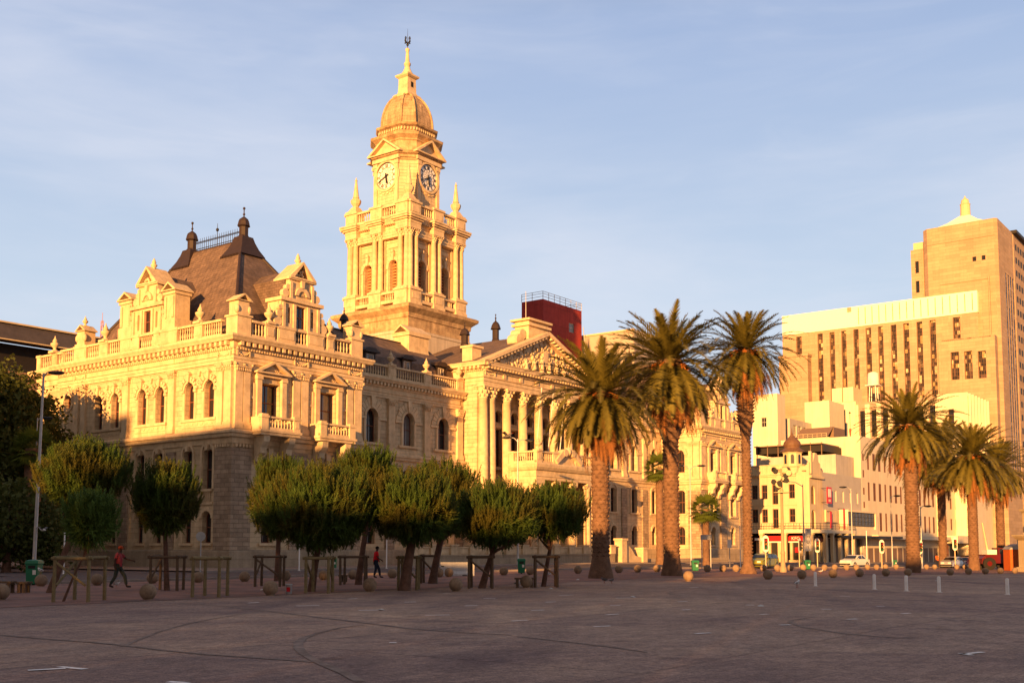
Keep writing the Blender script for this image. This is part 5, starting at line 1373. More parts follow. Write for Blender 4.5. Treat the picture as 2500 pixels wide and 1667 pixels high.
def pine(name, label, base, H, rx, rz, cz, lean, seed, n=1500, th=.16, fork=False):
    """stone-pine like tree: thing > trunk, crown; crown ellipsoid rx by rz centred cz above the ground"""
    rs = np.random.default_rng(seed); q = random.Random(seed)
    t = thing(name, label, 'pine tree', base, q.uniform(0,6), 'clipped pines along the edge of the square')
    m = MB(); lx, ly = lean
    pts = [(0,0,-.2),(lx*.15,ly*.1,cz*.3),(lx*.5,ly*.5,cz*.62),(lx,ly,cz*.95)]
    m.path([Vector(p) for p in pts],[th*1.1,th*.8,th*.7,th*.5],8)
    for i in range(11):
        a = q.uniform(0,6.28); z0 = q.uniform(.5,.85)*cz; s = Vector((lx*z0/cz*.9,ly*z0/cz*.9,z0))
        e = Vector((lx+math.cos(a)*rx*q.uniform(.45,.85), ly+math.sin(a)*rx*q.uniform(.45,.85), cz+rz*q.uniform(-.3,.5)))
        mid = s.lerp(e,.5)+Vector((0,0,-rz*.12)); m.path([s,mid,e],[th*.5,th*.34,.03],5)
    m.build('trunk', BARKP, t)
    # lumpy crown
    lob = unit(rs.normal(size=(14,3))); lob[:,2] = np.abs(lob[:,2])*.9-.1
    k = 4; nt_ = n//k                                   # shoots stand in clumps on the branch tips
    zz = rs.uniform(-1,1,nt_); az = rs.uniform(0,6.283,nt_)
    hr = np.where(zz > 0, np.sqrt(1-zz**2), np.sqrt(1-np.abs(zz)**2.6))
    d = np.stack([hr*np.cos(az),hr*np.sin(az),zz],1)
    am = .80+.30*np.max(np.clip((unit(d)@lob.T-.8)*5,0,1),axis=1)
    r = (.60+.42*rs.uniform(0,1.,nt_)**.6)*am
    P = d*np.array([rx,rx,rz])*r[:,None]+np.array([lx,ly,cz])
    P = np.repeat(P,k,axis=0)+rs.normal(size=(nt_*k,3))*np.array([.15,.15,.11]); dd = np.repeat(d,k,axis=0)
    D = dd*np.array([.30,.30,0])+np.array([0,0,1.])+rs.normal(size=dd.shape)*.12
    V, Fc = candles(P, D, rs.uniform(.38,.68,len(P)), 24, .15, .024, rs)
    # finer dark inner filling of twigs
    d2 = unit(rs.normal(size=(int(n*.9),3))); P2 = d2*rs.uniform(.1,.8,(len(d2),1))*np.array([rx,rx,rz*.8])+np.array([lx,ly,cz])
    V2, F2 = tufts(P2, d2+np.array([0,0,.3]), rs.uniform(.4,.6,len(P2)), 10, .022, rs, .8)
    npmesh('crown', np.concatenate([V,V2]), np.concatenate([Fc,F2+len(V)]), LEAFY if seed == 2 else LEAFP, t)
    return t
def crownbox(x0, x1, y0, y1, Y):
    """crown centre offset and radii from its outline at depth Y"""
    return (x1-x0)/2*Y/CF, (y1-y0)/2*Y/CF, CH+(1336-(y0+y1)/2)*Y/CF
PINES = [  # trunk px, trunk base py, crown box, seed, count, label
 (118,1447,(78,312,1080,1262),1,2000,'large clipped pine at the left with a leaning trunk behind the first timber guard',.2),
 (149,1468,(146,282,1218,1345),2,900,'small bright green young pine with thin crooked trunk inside the leftmost timber guard',.06),
 (408,1441,(310,486,1126,1335),3,1500,'dark rounded pine standing alone before the corner of the hall',.15),
 (676,1418,(598,760,1098,1345),4,1500,'pine at the left edge of the main clump, straight trunk behind a timber guard',.2),
 (758,1444,(640,922,1128,1362),5,2500,'broad pine in the middle clump with a pale bare trunk behind the square timber guard',.2),
 (873,1427,(808,985,1078,1300),6,1500,'tall pine whose top rises highest above the middle clump',.2),
 (985,1441,(888,1128,1145,1345),7,2200,'wide pine with thick forked trunk right of the walking man in red',.3),
 (1053,1424,(985,1182,1108,1335),8,1700,'dark trunked pine beside the white concrete barrier',.25),
 (1173,1435,(1100,1330,1178,1348),9,2000,'low spreading pine right of the white concrete barrier',.2),
 (1325,1431,(1262,1438,1185,1325),10,1400,'rightmost pine of the row beside the small bench and green bin',.14)]
for px, py, bx, sd_, n_, lab, th in PINES:
    if sd_ > 3: bx = (bx[0]-6,bx[1]+6,bx[2],bx[3]+16)
    b = gp(px, py); rx, rz, cz = crownbox(*bx, b.y); th *= .8
    dx = ((bx[0]+bx[1])/2-px)*b.y/CF
    t = pine('pine_tree', lab, b, 0, rx*.98-(.28 if sd_ < 4 else .16), rz*.98-.08, cz-b.z, (0,0), sd_, int(n_*.8), th)
    t.rotation_euler[2] = 0
    for ch in t.children:
        if ch.name.startswith('crown'): ch.location.x = dx
        else:
            me = ch.data
            for v in me.vertices: v.co.x += dx*min(1.,max(0.,v.co.z/(cz*.75)))

# --- date palms
def fronds(nf, L, rs, lo=-1.05, hi=1.45, seg=9, leaf=.42, nl=38, wid=.022, droop=1.):
    Vs = []; ga = 2.39996
    for i in range(nf):
        f = (i+.5)/nf; el = hi+(lo-hi)*f**.82+rs.normal()*.07; az = i*ga+rs.normal()*.1
        Lf = L*(.70+.34*math.sin(math.pi*min(1,f*1.05+.05)))*rs.uniform(.88,1.1)*(1-.12*max(0,math.sin(el)))
        # rachis bending under its weight
        p = np.array([0.,0.,0.]); pts = [p.copy()]; e = el; st = Lf/seg
        for k in range(seg):
            e -= droop*(.012+.075*max(0,math.cos(el)))*(.3+k*.22) ; e = max(e, -1.5)
            p = p+st*np.array([math.cos(e)*math.cos(az), math.cos(e)*math.sin(az), math.sin(e)]); pts.append(p.copy())
        pts = np.array(pts); tt = np.linspace(.1,1,nl); 
        q = np.stack([np.interp(tt*seg, range(seg+1), pts[:,j]) for j in range(3)],1)
        tg = unit(np.gradient(q,axis=0)); sd = unit(np.cross(tg, np.array([0,0,1.])+1e-3)); up = np.cross(sd, tg)
        ll = leaf*np.sin(np.pi*np.clip(tt*.86+.12,0,1))**.6*rs.uniform(.85,1.1,nl)
        for s in (-1,1):
            dr = unit(sd*s*.62+tg*.72+up*rs.uniform(-.05,.3,(nl,1)))
            tip = q+dr*ll[:,None]; tip[:,2] -= .05*ll
            w_ = tg*wid
            Vs.append(np.stack([q-w_,q+w_,tip],1).reshape(-1,3))
        rw = sd*.025
        for k in range(0, nl-1, 2):
            k2 = min(k+2, nl-1)
            Vs.append(np.stack([q[k]-rw[k]*(1.2-tt[k]),q[k]+rw[k]*(1.2-tt[k]),q[k2]],0))
    V = np.concatenate(Vs); return V, np.arange(len(V)).reshape(-1,3)
def mesh_only(V, Fc, mt, name):
    o = npmesh(name, V, Fc, mt); d = o.data; bpy.data.objects.remove(o); return d
rs = np.random.default_rng(5)
CR = [mesh_only(*fronds(136, 1., np.random.default_rng(20+i), -.95, 1.36, leaf=.135, wid=.0095, nl=56), PALMG, 'crown') for i in range(3)]
SK = [mesh_only(*fronds(64, .84, np.random.default_rng(40+i), -1.35, -.7, leaf=.11, wid=.0075, nl=34), PALMD, 'dead_fronds') for i in range(3)]
def palm(label, px, py, Y, ycrown, rpx, tr, k, bulge=0, flare=1.5, rough=1.):
    b = gp(px, py) if Y is None else at(px, Y); Y = b.y
    z = CH+(1336-ycrown)*Y/CF-b.z; Lf = rpx*Y/CF
    t = thing('date_palm', label, 'palm tree', b, 0, 'tall date palms on the square')
    q = random.Random(k*7+1); m = MB(); prof = [(tr*flare*1.05,-.3),(tr*flare,.15),(tr*1.2,.7),(tr,1.3)]
    zz = 1.3
    while zz < z*.98:
        zz += .22; f = zz/z; r = tr*(1+.04*math.sin(zz*7))
        if bulge and f > bulge: r = tr*(1+.75*min(1,(f-bulge)*16))
        prof.append((r*q.uniform(.97,1.03), zz))
    m.lathe(0,0,prof,14)
    # stubs of cut leaf bases
    zt_ = 1.2; row = 0
    while zt_ < z*.97:
        f = zt_/z; r = tr*(1.75 if bulge and f > bulge+.05 else 1.)
        big = (f > (bulge or .72)); nn = 9
        for i in range(nn):
            a = 2*math.pi*(i+.5*(row%2))/nn+q.uniform(-.1,.1); ca, sa = math.cos(a), math.sin(a)
            w = r*2*math.pi/nn*.42; o = (.17 if big else .075)*rough; h = .22 if big else .15
            m.add([((r*ca-w*sa*s),(r*sa+w*ca*s),zt_+dz) for s,dz in ((-1,0),(1,0),(0,h))]+[((r+o)*ca,(r+o)*sa,zt_+h*.6)],[(0,1,3),(1,2,3),(2,0,3)])
        zt_ += .24; row += 1
    m.build('trunk', BARKM, t)
    for d, s in ((CR[k%3],1.),(SK[k%3],1.)):
        o = mk('crown' if s and d is CR[k%3] else 'dead_fronds', d, t, (0,0,z-.3 if d is CR[k%3] else z-.5)); o.scale = (Lf*1.3,)*3; o.rotation_euler = (q.uniform(-.12,.12),q.uniform(-.12,.12),k*1.7)
    f = MB(); 
    for i in range(10):
        a = i*.63+k; e = Vector((math.cos(a)*Lf*.22, math.sin(a)*Lf*.22, z-Lf*.08)); f.tube((0,0,z-.1),e,.04,.03,4)
        for j in range(14): f.tube(e,tuple(e+Vector((math.cos(a)*.25+q.uniform(-.16,.16),math.sin(a)*.25+q.uniform(-.16,.16),q.uniform(-.5,-.15)))),.03,.045,4)
    f.build('fruit_stalks', FRUIT, t)
    return t
FRUIT = mat('palm_fruit_stalks', (.32,.11,.025), .8, .2, var=.3, vs=5.)
palm('nearest tall date palm, leftmost of the big three, in front of the portico',1467,1411,None,948,158,.47,0,0,1.5)
palm('tallest thick trunked date palm, middle of the big three',1641,1405,None,872,162,.47,1,.62,1.45)
palm('slender date palm with a swollen neck, rightmost of the big three, sunlit to its foot',1827,1400,None,843,122,.31,2,.60,2.0,.9)
palm('date palm right of the white sedan, first of the right hand row',2229,0,95.,1030,112,.56,1,0,1.1)
palm('thin distant date palm, second of the right hand row',2302,0,137.,1100,104,.48,0,0,1.2)
palm('date palm between the silver car and the red truck',2377,0,118.,1106,104,.50,2,0,1.2)
palm('date palm at the right edge before the orange cabin',2444,0,140.,1135,88,.5,0,0,1.2)

# --- small fan palms by the street
def fan_palm(label, px, Y, ytop, rpx, trunk_r, full=True, ybase=None):
    b = at(px, Y); z = CH+(1336-ytop)*Y/CF-b.z; r = rpx*Y/CF
    t = thing('fan_palm', label, 'palm tree', b, 0, 'fan palms on the pavement')
    q = random.Random(int(px)); rs = np.random.default_rng(int(px)); m = MB()
    m.lathe(0,0,[(trunk_r*1.5,-.2),(trunk_r*1.1,.5)]+[(trunk_r*(1+.07*(i%2)),.5+(z-.5)*i/24) for i in range(1,25)],10); m.build('trunk', BARKM, t)
    Vs = []
    for i in range(34):
        az = i*2.4; el = 1.3-2.1*(i/34)**.9; d = np.array([math.cos(el)*math.cos(az),math.cos(el)*math.sin(az),math.sin(el)])
        h = np.array([0,0,z])+d*r*.5; sd = unit(np.cross(d,[0,0,1.])[None])[0]; up = np.cross(sd,d)
        Vs.append(np.array([[0,0,z],[0,0,z+.04],h]))
        for k in range(15):
            a = (k-7)*.2; dr = d*math.cos(a)+sd*math.sin(a)-np.array([0,0,.25*abs(math.sin(a))+.12]); w = (d*-math.sin(a)+sd*math.cos(a))*.045*r
            Vs.append(np.array([h+dr*.05*r-w*.4,h+dr*.3*r+w,h+dr*r*.62])); Vs.append(np.array([h+dr*.05*r+w*.4,h+dr*.3*r-w,h+dr*r*.62]))
    V = np.concatenate(Vs); npmesh('crown', V, np.arange(len(V)).reshape(-1,3), FANG, t); return t
fan_palm('fan palm with slim orange trunk before the right wing of the hall',1612,118.,1143,46,.42)
fan_palm('short fan palm with a bright green head before the far pavilion',1724,118.,1243,46,.36)
fan_palm('fan palm with pale trunk at far left beside the steel lamp pole',74,84.,1095,62,.62)

# --- broad leaved trees at the left
def broadleaf(label, base, blobs, tr, seed, n=5200, ls=.2, mt=None):
    t = thing('leafy_tree', label, 'tree', base, 0, 'dense street trees at the left'); rs = np.random.default_rng(seed); q = random.Random(seed)
    m = MB(); top = Vector(blobs[0][0]); fork = Vector((top.x*.3,top.y*.3,top.z*.45))
    m.path([Vector((0,0,-.3)),fork*.6,fork],[tr*1.4,tr,tr*.85],9)
    for c, r in blobs:
        c = Vector(c); m.path([fork,fork.lerp(c,.5)+Vector((0,0,-.2)),c+Vector((0,0,r[2]*.4))],[tr*.55,tr*.32,.05],6)
        for _ in range(4):
            e = c+Vector((q.uniform(-1,1)*r[0]*.8,q.uniform(-1,1)*r[1]*.8,q.uniform(-.3,.9)*r[2]*.8)); m.path([fork.lerp(c,.6),e],[tr*.22,.03],5)
    m.build('trunk', BARKP, t)
    Vs = []; tot = sum(r[0]*r[2] for _, r in blobs)
    for c, r in blobs:
        k = int(n*r[0]*r[2]/tot/7)
        d = unit(rs.normal(size=(k,3))); rad = rs.uniform(.15,1.,(k,1))**.4*(1+.14*rs.normal(size=(k,1)))
        P = np.array(c)+d*rad*np.array(r)
        for _ in range(7):      # clump of leaves
            p = P+rs.normal(size=P.shape)*.3; nn = unit(rs.normal(size=P.shape)+np.array([0,0,.6])); a = unit(np.cross(nn, rs.normal(size=P.shape))); b_ = np.cross(nn,a)
            s = ls*rs.uniform(.6,1.3,(k,1))
            V = np.stack([p-a*s, p+b_*s*.55, p+a*s, p-b_*s*.55],1); Vs.append(V.reshape(-1,3))
    V = np.concatenate(Vs); npmesh('crown', V, np.arange(len(V)).reshape(-1,4), mt or LEAFT, t); return t
broadleaf('big dense tree cropped by the left edge of the picture', at(-30,88.), [((-.5,0,11.6),(4.6,4.4,4.6)),((1.2,-1,7.6),(4.2,4.2,4.)),((-3,1,8.5),(4.2,4,4.5)),((-1.0,1.,14.6),(3.4,3.,2.6)),((2.,0,4.),(3.2,3.4,3.2))], .5, 3, 26000, .24)
broadleaf('dark tree rising behind the steel lamp pole against the left end of the hall', at(72,93.), [((.3,0,12.6),(1.8,2.,2.4)),((1.2,0,9.4),(2.6,2.6,2.3)),((-1.5,0,8),(3,3,3.2)),((.6,.5,5.4),(2.9,2.8,2.6))], .35, 4, 14000, .2)
broadleaf('shadowy low tree filling the gap under the left hand trees', at(18,74.), [((0,0,3.6),(3.4,3.,2.6)),((-3.5,0,3.2),(3.,3.,2.6)),((1.6,1,2.0),(2.0,2.,1.6))], .25, 5, 9000, .2)

# ------------------------------------------------------------------ things on the square
def guard(label, x0, x1, py, dpt=1.25, H=1.32, brace=(1,1), seed=1, empty=False, mt=None):
    b0, b1 = gp(x0, py), gp(x1, py); b = (b0+b1)/2; w = (b1-b0).length/2; q = random.Random(seed)
    t = thing('tree_guard', label, 'timber guard', b, 0, 'timber guards round the young trees')
    C_ = [(-w,0),(w,0),(w*.9,dpt),(-w*.9,dpt)]
    for x, y in C_:
        m = MB(); m.tube((x+q.uniform(-.02,.02),y,-.1),(x,y,H+.03),.065,.055,8); m.build('post', mt or WOOD, t)
    for i in range(4):
        a, c = C_[i], C_[(i+1)%4]; m = MB(); A = Vector((*a,H)); B = Vector((*c,H)); d = (B-A).normalized()*.12
        m.tube(A-d+Vector((0,0,.03*(i%2))),B+d+Vector((0,0,.03*(i%2))),.055,.05,8); m.build('rail', mt or WOOD, t)
    for i, s in enumerate(brace):
        if not s: continue
        a, c = C_[i], C_[(i+1)%4]; m = MB(); 
        m.tube(Vector((*a,H-.1)) if s > 0 else Vector((*c,H-.1)), Vector((*a,0)).lerp(Vector((*c,0)),.92 if s > 0 else .08)+Vector((0,0,H*.38)),.045,.04,8); m.build('brace', mt or WOOD, t)
    return t
guard('wide timber guard at far left round the crooked young pine',131,214,1470,1.5,1.36,(1,0,0,1),1)
guard('narrow timber guard round the dark lone pine',366,431,1442,1.1,1.32,(0,0,0,1),2,mt=WOODD)
guard('empty timber guard with yellowish front posts before the corner of the hall',470,534,1458,1.3,1.32,(0,0,0,0),3)
guard('timber guard with diagonal brace behind a stone ball, left of the middle clump',623,684,1432,1.0,1.3,(1,0,0,1),4,mt=WOODD)
guard('timber guard round the pale bare trunk of the broad middle pine',746,801,1448,1.2,1.3,(0,1,0,-1),5)
guard('low timber guard left of the walking man in red',830,890,1428,1.0,1.28,(0,1,0,0),6,mt=WOODD)
guard('timber guard round the thick forked pine trunk',973,1018,1440,1.1,1.3,(1,1,0,0),7)
guard('timber guard with crossed braces beside the white concrete barrier',1028,1064,1424,1.0,1.3,(1,-1,0,0),8,mt=WOODD)
guard('timber guard round the low spreading pine right of the barrier',1145,1202,1436,1.1,1.3,(1,1,0,0),9,mt=WOODD)
guard('rightmost timber guard next to the small bench',1306,1361,1433,1.0,1.3,(1,-1,0,0),10,mt=WOODD)

BALLM = mat('cast_stone_ball', (.27,.19,.125), .9, .2, var=.3, vs=4., bump=.008, bs=25)
bm_ = MB(); bm_.ball((0,0,.265), .27, 20, 14); bm_.lathe(0,0,[(.15,-.02),(.14,.05)],12); _o = bm_.build('stone_ball', BALLM); BALL = _o.data; bpy.data.objects.remove(_o)
def ball(px, py, label, dia=.54):
    p = gp(px, py); o = mk('stone_ball', BALL, None, p); o.scale = (dia/.54,)*3; o.rotation_euler[2] = px
    return tag(o, label, 'stone bollard', 'round stone bollards edging the square')
NB = [(2,1464,'stone ball cut off by the left edge'),(100,1431,'stone ball with a gull on top beside the left green bin'),(237,1429,'stone ball left of the walker in the pink shirt'),(361,1464,'large near stone ball right of the walker in the pink shirt'),(372,1424,'stone ball half hidden behind the large near one'),
 (484,1422,'stone ball behind the empty timber guard'),(597,1420,'stone ball in the open before the corner of the hall'),(660,1453,'stone ball beside the small metal can'),(697,1417,'stone ball just right of the first pine trunk of the clump'),(790,1416,'stone ball behind the guard of the broad pine'),(862,1414,'stone ball behind the low guard left of the man in red'),
 (903,1444,'near stone ball below the walking man in red'),(958,1411,'stone ball just right of the walking man in red'),(1025,1410,'stone ball between the two forked pine guards'),(1072,1409,'stone ball at the left end of the white barrier'),(1096,1408,'stone ball against the face of the white barrier'),(1113,1443,'near stone ball between the barrier and the spreading pine'),
 (1230,1404,'stone ball left of the green bin with a white sticker'),(1285,1434,'stone ball under the small bench'),(1295,1403,'stone ball right of the green bin with a white sticker'),(1411,1400,'stone ball left of the nearest date palm'),(1511,1398,'stone ball right of the nearest date palm'),(1557,1397,'stone ball midway between the two thick palms'),(1604,1396,'stone ball at the left foot of the tallest palm'),
 (1681,1418,'sunlit stone ball alone in front of the tallest palm'),(1727,1396,'stone ball below the street name board'),(1765,1395,'stone ball right of the street name board'),(1797,1395,'sunlit stone ball left of the slender palm'),(1864,1394,'sunlit stone ball before the yellow taxi'),(1898,1394,'stone ball left of the ornate floodlight pole'),
 (1930,1393,'sunlit stone ball right of the ornate floodlight pole'),(1961,1392,'sunlit stone ball left of the far green bin'),(1986,1392,'sunlit stone ball right of the far green bin'),(2013,1392,'sunlit stone ball, second right of the far green bin'),(2038,1391,'sunlit stone ball left of the white sedan'),(2067,1391,'stone ball before the front wheel of the white sedan'),
 (2091,1391,'stone ball before the door of the white sedan'),(2118,1390,'stone ball behind the rear of the white sedan'),(2140,1390,'stone ball between the white sedan and the first right hand palm'),(2162,1389,'stone ball, second past the white sedan'),(2188,1389,'stone ball close left of the first right hand palm'),(2262,1389,'stone ball just right of the first right hand palm'),
 (2282,1389,'stone ball at the feet of the person in the orange vest'),(2336,1389,'stone ball below the silver car'),(2356,1389,'stone ball below the red car'),
 (1875,1414,'shaded stone ball in the near row, leftmost of the right part'),(1958,1413,'shaded stone ball in the near row left of the first white post'),(2034,1410,'shaded stone ball in the near row right of the first white post'),(2099,1408,'shaded stone ball in the near row left of the second white post'),(2163,1406,'shaded stone ball in the near row right of the second white post'),
 (2217,1405,'shaded stone ball in the near row at the foot of the first right hand palm'),(2320,1404,'shaded stone ball in the near row right of the fourth white post'),(2365,1402,'shaded stone ball in the near row before the third right hand palm'),(2406,1401,'shaded stone ball in the near row before the red truck'),(2443,1400,'shaded stone ball in the near row before the last palm'),(2478,1399,'shaded stone ball in the near row before the orange cabin')]
for px, py, lab in NB: ball(px, py, lab, .56 if px > 1700 else .54)

POSTM = mat('white_painted_post', (.88,.86,.83), .6, .3, var=.08, vs=4.)
for i, (px, py, lab) in enumerate([(1991,1430,'white post nearest the tall palms, leftmost of the five'),(2135,1438,'second white post from the left'),(2213,1442,'third white post from the left, before the first right hand palm'),(2293,1445,'fourth white post from the left'),(2460,1451,'white post standing apart near the right edge')]):
    m = MB(); m.lathe(0,0,[(.085,-.05),(.072,0),(.072,.62),(.065,.65),(.02,.67)],12); m.box(-.1,.1,-.1,.1,-.05,.008)
    tag(m.build('bollard_post', POSTM, None, gp(px,py)), lab, 'bollard', 'white posts on the square')

GREENB = mat('green_plastic', (.012,.16,.075), .5, .4, var=.1)
def bin_(label, px, py, W=.46, H=1.05, scale=1.):
    t = thing('litter_bin', label, 'litter bin', gp(px,py), 0, 'green litter bins')
    m = MB(); m.rl(0,0,0,0,[(W*.40,.06),(W*.44,.1),(W*.5,H*.8),(W*.5,H*.82)]); m.build('body',GREENB,t)
    m = MB(); m.rl(0,0,0,0,[(W*.53,H*.82),(W*.56,H*.86),(W*.5,H*.97),(W*.3,H)]); m.build('lid',GREENB,t)
    m = MB(); m.box(-W*.28,W*.28,-W*.515,-W*.49,H*.66,H*.78); m.build('slot',BLK,t)
    m = MB(); m.box(W*.08,W*.36,-W*.5,-W*.47,H*.42,H*.6); m.build('sticker',WHITE,t)
    m = MB(); m.box(-.05,.05,-.05,.05,-.05,.1); m.build('foot',IRON,t)
    t.scale = (scale,)*3; return t
bin_('green bin at far left beside the stone ball with a gull',82,1428,.55,1.15)
bin_('small green bin between the middle pine trunks',815,1389,.42,.95)
bin_('green bin with white sticker before the stair wall of the hall',1273,1400,.5,1.0)
bin_('green bin between the two thick palms and the street board',1697,1394,.5,.85)
bin_('green bin below the tall white vertical sign',1971,1390,.5,.9)
bin_('far green bin on the kerb right of the white sedan',2184,1381,.5,.8)

def bench(label, x0, x1, py, H=.42):
    a, b = gp(x0,py), gp(x1,py); w = (b-a).length/2; t = thing('bench', label, 'bench', (a+b)/2, 0, 'low timber benches')
    m = MB(); 
    for i in range(3): m.box(-w,w,-.05+i*.17,.1+i*.17,H-.07,H)
    m.build('seat',WOODD,t)
    for x in (-w+.12,w-.12):
        m = MB(); m.box(x-.06,x+.06,-.03,.05,-.05,H-.08); m.box(x-.06,x+.06,.33,.41,-.05,H-.08); m.box(x-.05,x+.05,0,.38,H-.14,H-.071); m.build('leg',WOODD,t)
bench('low bench cut off by the left edge of the picture',-40,27,1448,.45)
bench('low bench right of the cropped one, by the left green bin',38,66,1447,.42)
bench('small dark bench under the green bin with white sticker',1256,1305,1434,.42)
bench('tiny dark bench end behind the low guard left of the man in red',826,848,1421,.36)

t = thing('concrete_barrier','white concrete road barrier standing by the kerb between the pines','barrier',gp(1117,1405),0)
m = MB(); P = [(-.28,0),(-.28,.12),(-.15,.3),(-.1,.82),(.1,.82),(.15,.3),(.28,.12),(.28,0)]
m.T = lambda x,y,z: (y,x,z); m.prism([(y,z) for y,z in P],-1.02,1.02); m.build('body',mat('white_concrete',(.52,.52,.52),.8,.2,var=.12,vs=2.,streak=.15),t)
m = MB(); m.T = None; m.box(-.98,-.8,-.3,-.281,.55,.62); m.box(-.6,-.3,-.3,-.281,.0,.06); m.box(.3,.6,-.3,-.281,0,.06); m.build('slot',BLK,t)
t = thing('metal_can','small battered metal can on the ground beside a stone ball','can',gp(705,1450))
m = MB(); m.lathe(0,0,[(.11,0),(.12,.02),(.12,.33),(.13,.35),(.13,.38),(.11,.38)],12); m.build('can',GALV,t)
m = MB(); m.box(-.06,.07,-.125,-.118,.1,.26); m.build('label',REDP,t)

# --- lamps, signs, lights
def lamp(label, px, Y, H, arms, r=.09, cat='street lamp'):
    b = at(px,Y); t = thing('street_lamp', label, cat, b, 0, 'street lamps'); m = MB()
    m.lathe(0,0,[(r*2,-.2),(r*2,.06),(r*1.25,.1),(r,1.0),(r*.85,H*.5),(r*.55,H)],10); m.build('pole',GALV,t)
    for dx, dz in arms:
        m = MB(); s = 1 if dx > 0 else -1; m.path([Vector((0,0,H-.25)),Vector((dx*.5,0,H+dz*.6)),Vector((dx,0,H+dz))],[.05,.04,.035],6); m.build('arm',GALV,t)
        m = MB(); m.ball((dx+s*.35,0,H+dz-.02),.5,12,6,(1,.5,.22)); m.build('lamp_head',IRON,t)
        m = MB(); m.ball((dx+s*.38,0,H+dz-.08),.34,10,6,(1,.45,.25)); m.build('diffuser',GLASS2,t)
    return t
lamp('tall steel lamp pole at far left with one dark head turned right',84,60.,11.4,[(.35,.05)],.105).rotation_euler = (0,R(.8),0)
lamp('thinner second pole close left of the tall left lamp',80,86.,12.0,[(.45,.0)],.08)
lamp('double armed white lamp before the portico',1264,104.,12.1,[(-.7,.15),(.8,-.1)],.1)
lamp('double armed dark lamp before the far pavilion',1687,118.,10.6,[(-.8,.2),(.9,.2)],.09)
lamp('curved lamp reaching left before the onion turret',1963,128.,9.6,[(-1.6,.35)],.09)
lamp('tall plain pole right of the white sedan at the shops',2178,140.,9.,[(.5,.1)],.08)
lamp('grey pole standing before the ribbon windows',2081,133.,9.5,[(-.6,.2)],.08)
lamp('pole at the left of the second right hand palm',2250,128.,7.2,[(.5,.1)],.09)
# ornate floodlight mast
b = at(1911,86.); t = thing('floodlight_mast','ornate pale mast crowned by clusters of round floodlights and cameras','floodlight mast',b,0)
m = MB(); m.lathe(0,0,[(.28,-.2),(.28,.3),(.2,.5),(.16,1.4),(.2,1.5),(.13,1.7),(.1,6.3),(.16,6.4),(.1,6.6),(.07,8.2)],10); m.build('pole',mat('bronze_paint',(.36,.26,.16),.6,.3,var=.1),t)
q = random.Random(2)
for i in range(15):
    a = q.uniform(0,6.28); z = 6.5+q.uniform(0,1.7); rr = q.uniform(.25,.75); m = MB(); c = (rr*math.cos(a),rr*math.sin(a),z)
    m.tube((0,0,z-.1),c,.035,n=5); m.tube(c,(c[0]-.05,c[1]-.26,c[2]-.06),.2,.22,10); m.build('floodlight',IRON if i%3 else CREAM,t)
m = MB(); m.lathe(0,0,[(.65,0),(.7,.05),(.1,.1)],12,6.25); m.build('platform',CREAM,t)
def traffic_light(label, px, py_c, Y, facing=0., board=WHITE):
    b = at(px,Y); z = CH+(1336-py_c)*Y/CF-b.z; t = thing('traffic_light', label, 'traffic light', b, facing, 'traffic lights at the crossing')
    m = MB(); m.lathe(0,0,[(.09,-.2),(.07,.1),(.07,z+.6)],8); m.build('pole',CREAM,t)
    m = MB(); P = [(.34*math.cos(a*math.pi/8),.0) for a in range(1)]; pts = [(.36*math.cos(math.pi*i/8), z+.42+.36*math.sin(math.pi*i/8)) for i in range(9)]+[(.36*math.cos(math.pi*(1+i/8)), z-.42+.36*math.sin(math.pi*(1+i/8))) for i in range(9)]
    m.prism(pts,-.1,-.07); m.build('backing_board',board,t)
    m = MB(); m.box(-.17,.17,-.3,-.101,z-.5,z+.5); m.build('housing',BLK,t)
    for i, c in enumerate(((.3,.01,.01),(.25,.12,.01),(.01,.12,.04))):
        zz = z+.32-.32*i; m = MB(); m.tube((0,-.29,zz),(0,-.33,zz),.115,.115,12); m.build('lens',LENS[i],t)
        m = MB(); m.add([(.14*math.cos(a),-.3-d,zz+.14*math.sin(a)) for d in (0,.2) for a in (0,.8,1.57,2.34,3.14)],[(k,k+1,k+6,k+5) for k in range(4)]); m.build('visor',BLK,t)
    t.scale = (.8,.8,1.)
    return t
LENS = [mat('signal_red',(.3,.01,.01),.3,.5,var=0),mat('signal_amber',(.28,.13,.01),.3,.5,var=0),mat('signal_green',(.01,.13,.05),.3,.5,var=0)]
traffic_light('traffic light with white board behind the yellow taxi',1869,1327,100.)
traffic_light('traffic light right of the floodlight mast, board edge on',1951,1331,112.,.9)
traffic_light('traffic light with white board under the curved lamp',1995,1331,118.)
traffic_light('traffic light with white board right of the white sedan',2152,1334,122.,.1)
traffic_light('traffic light just right of the first right hand palm',2246,1335,124.,.2)
traffic_light('traffic light before the silver car at right',2331,1327,126.)
def sign_on_posts(name, label, cat, px, Y, yc, w, h, posts, board, mk2=None, round_=False):
    b = at(px,Y); z = CH+(1336-yc)*Y/CF-b.z; t = thing(name,label,cat,b,0)
    m = MB()
    if round_: m.tube((0,-.06,z),(0,-.03,z),w/2,w/2,20)
    else: m.box(-w/2,w/2,-.06,-.03,z-h/2,z+h/2)
    m.build('board',board,t)
    for x in posts:
        m = MB(); m.tube((x,0,-.2),(x,0,z+h*.45),.04,.04,8); m.build('post',GALV,t)
    return t, z
t, z = sign_on_posts('round_sign','round white sign disc on a thin pole before the corner of the hall','road sign',490,70.,1309,.6,.6,[0],WHITE,round_=True)
m = MB(); m.box(-.03,.03,-.075,-.061,z-.22,z+.22); m.box(-.14,.14,-.074,-.061,z+.02,z+.06); m.build('bar',GALV,t)
m = MB(); m.tube((0,-.065,z),(0,-.0605,z),.305,.305,20); m.build('rim',GALV,t)
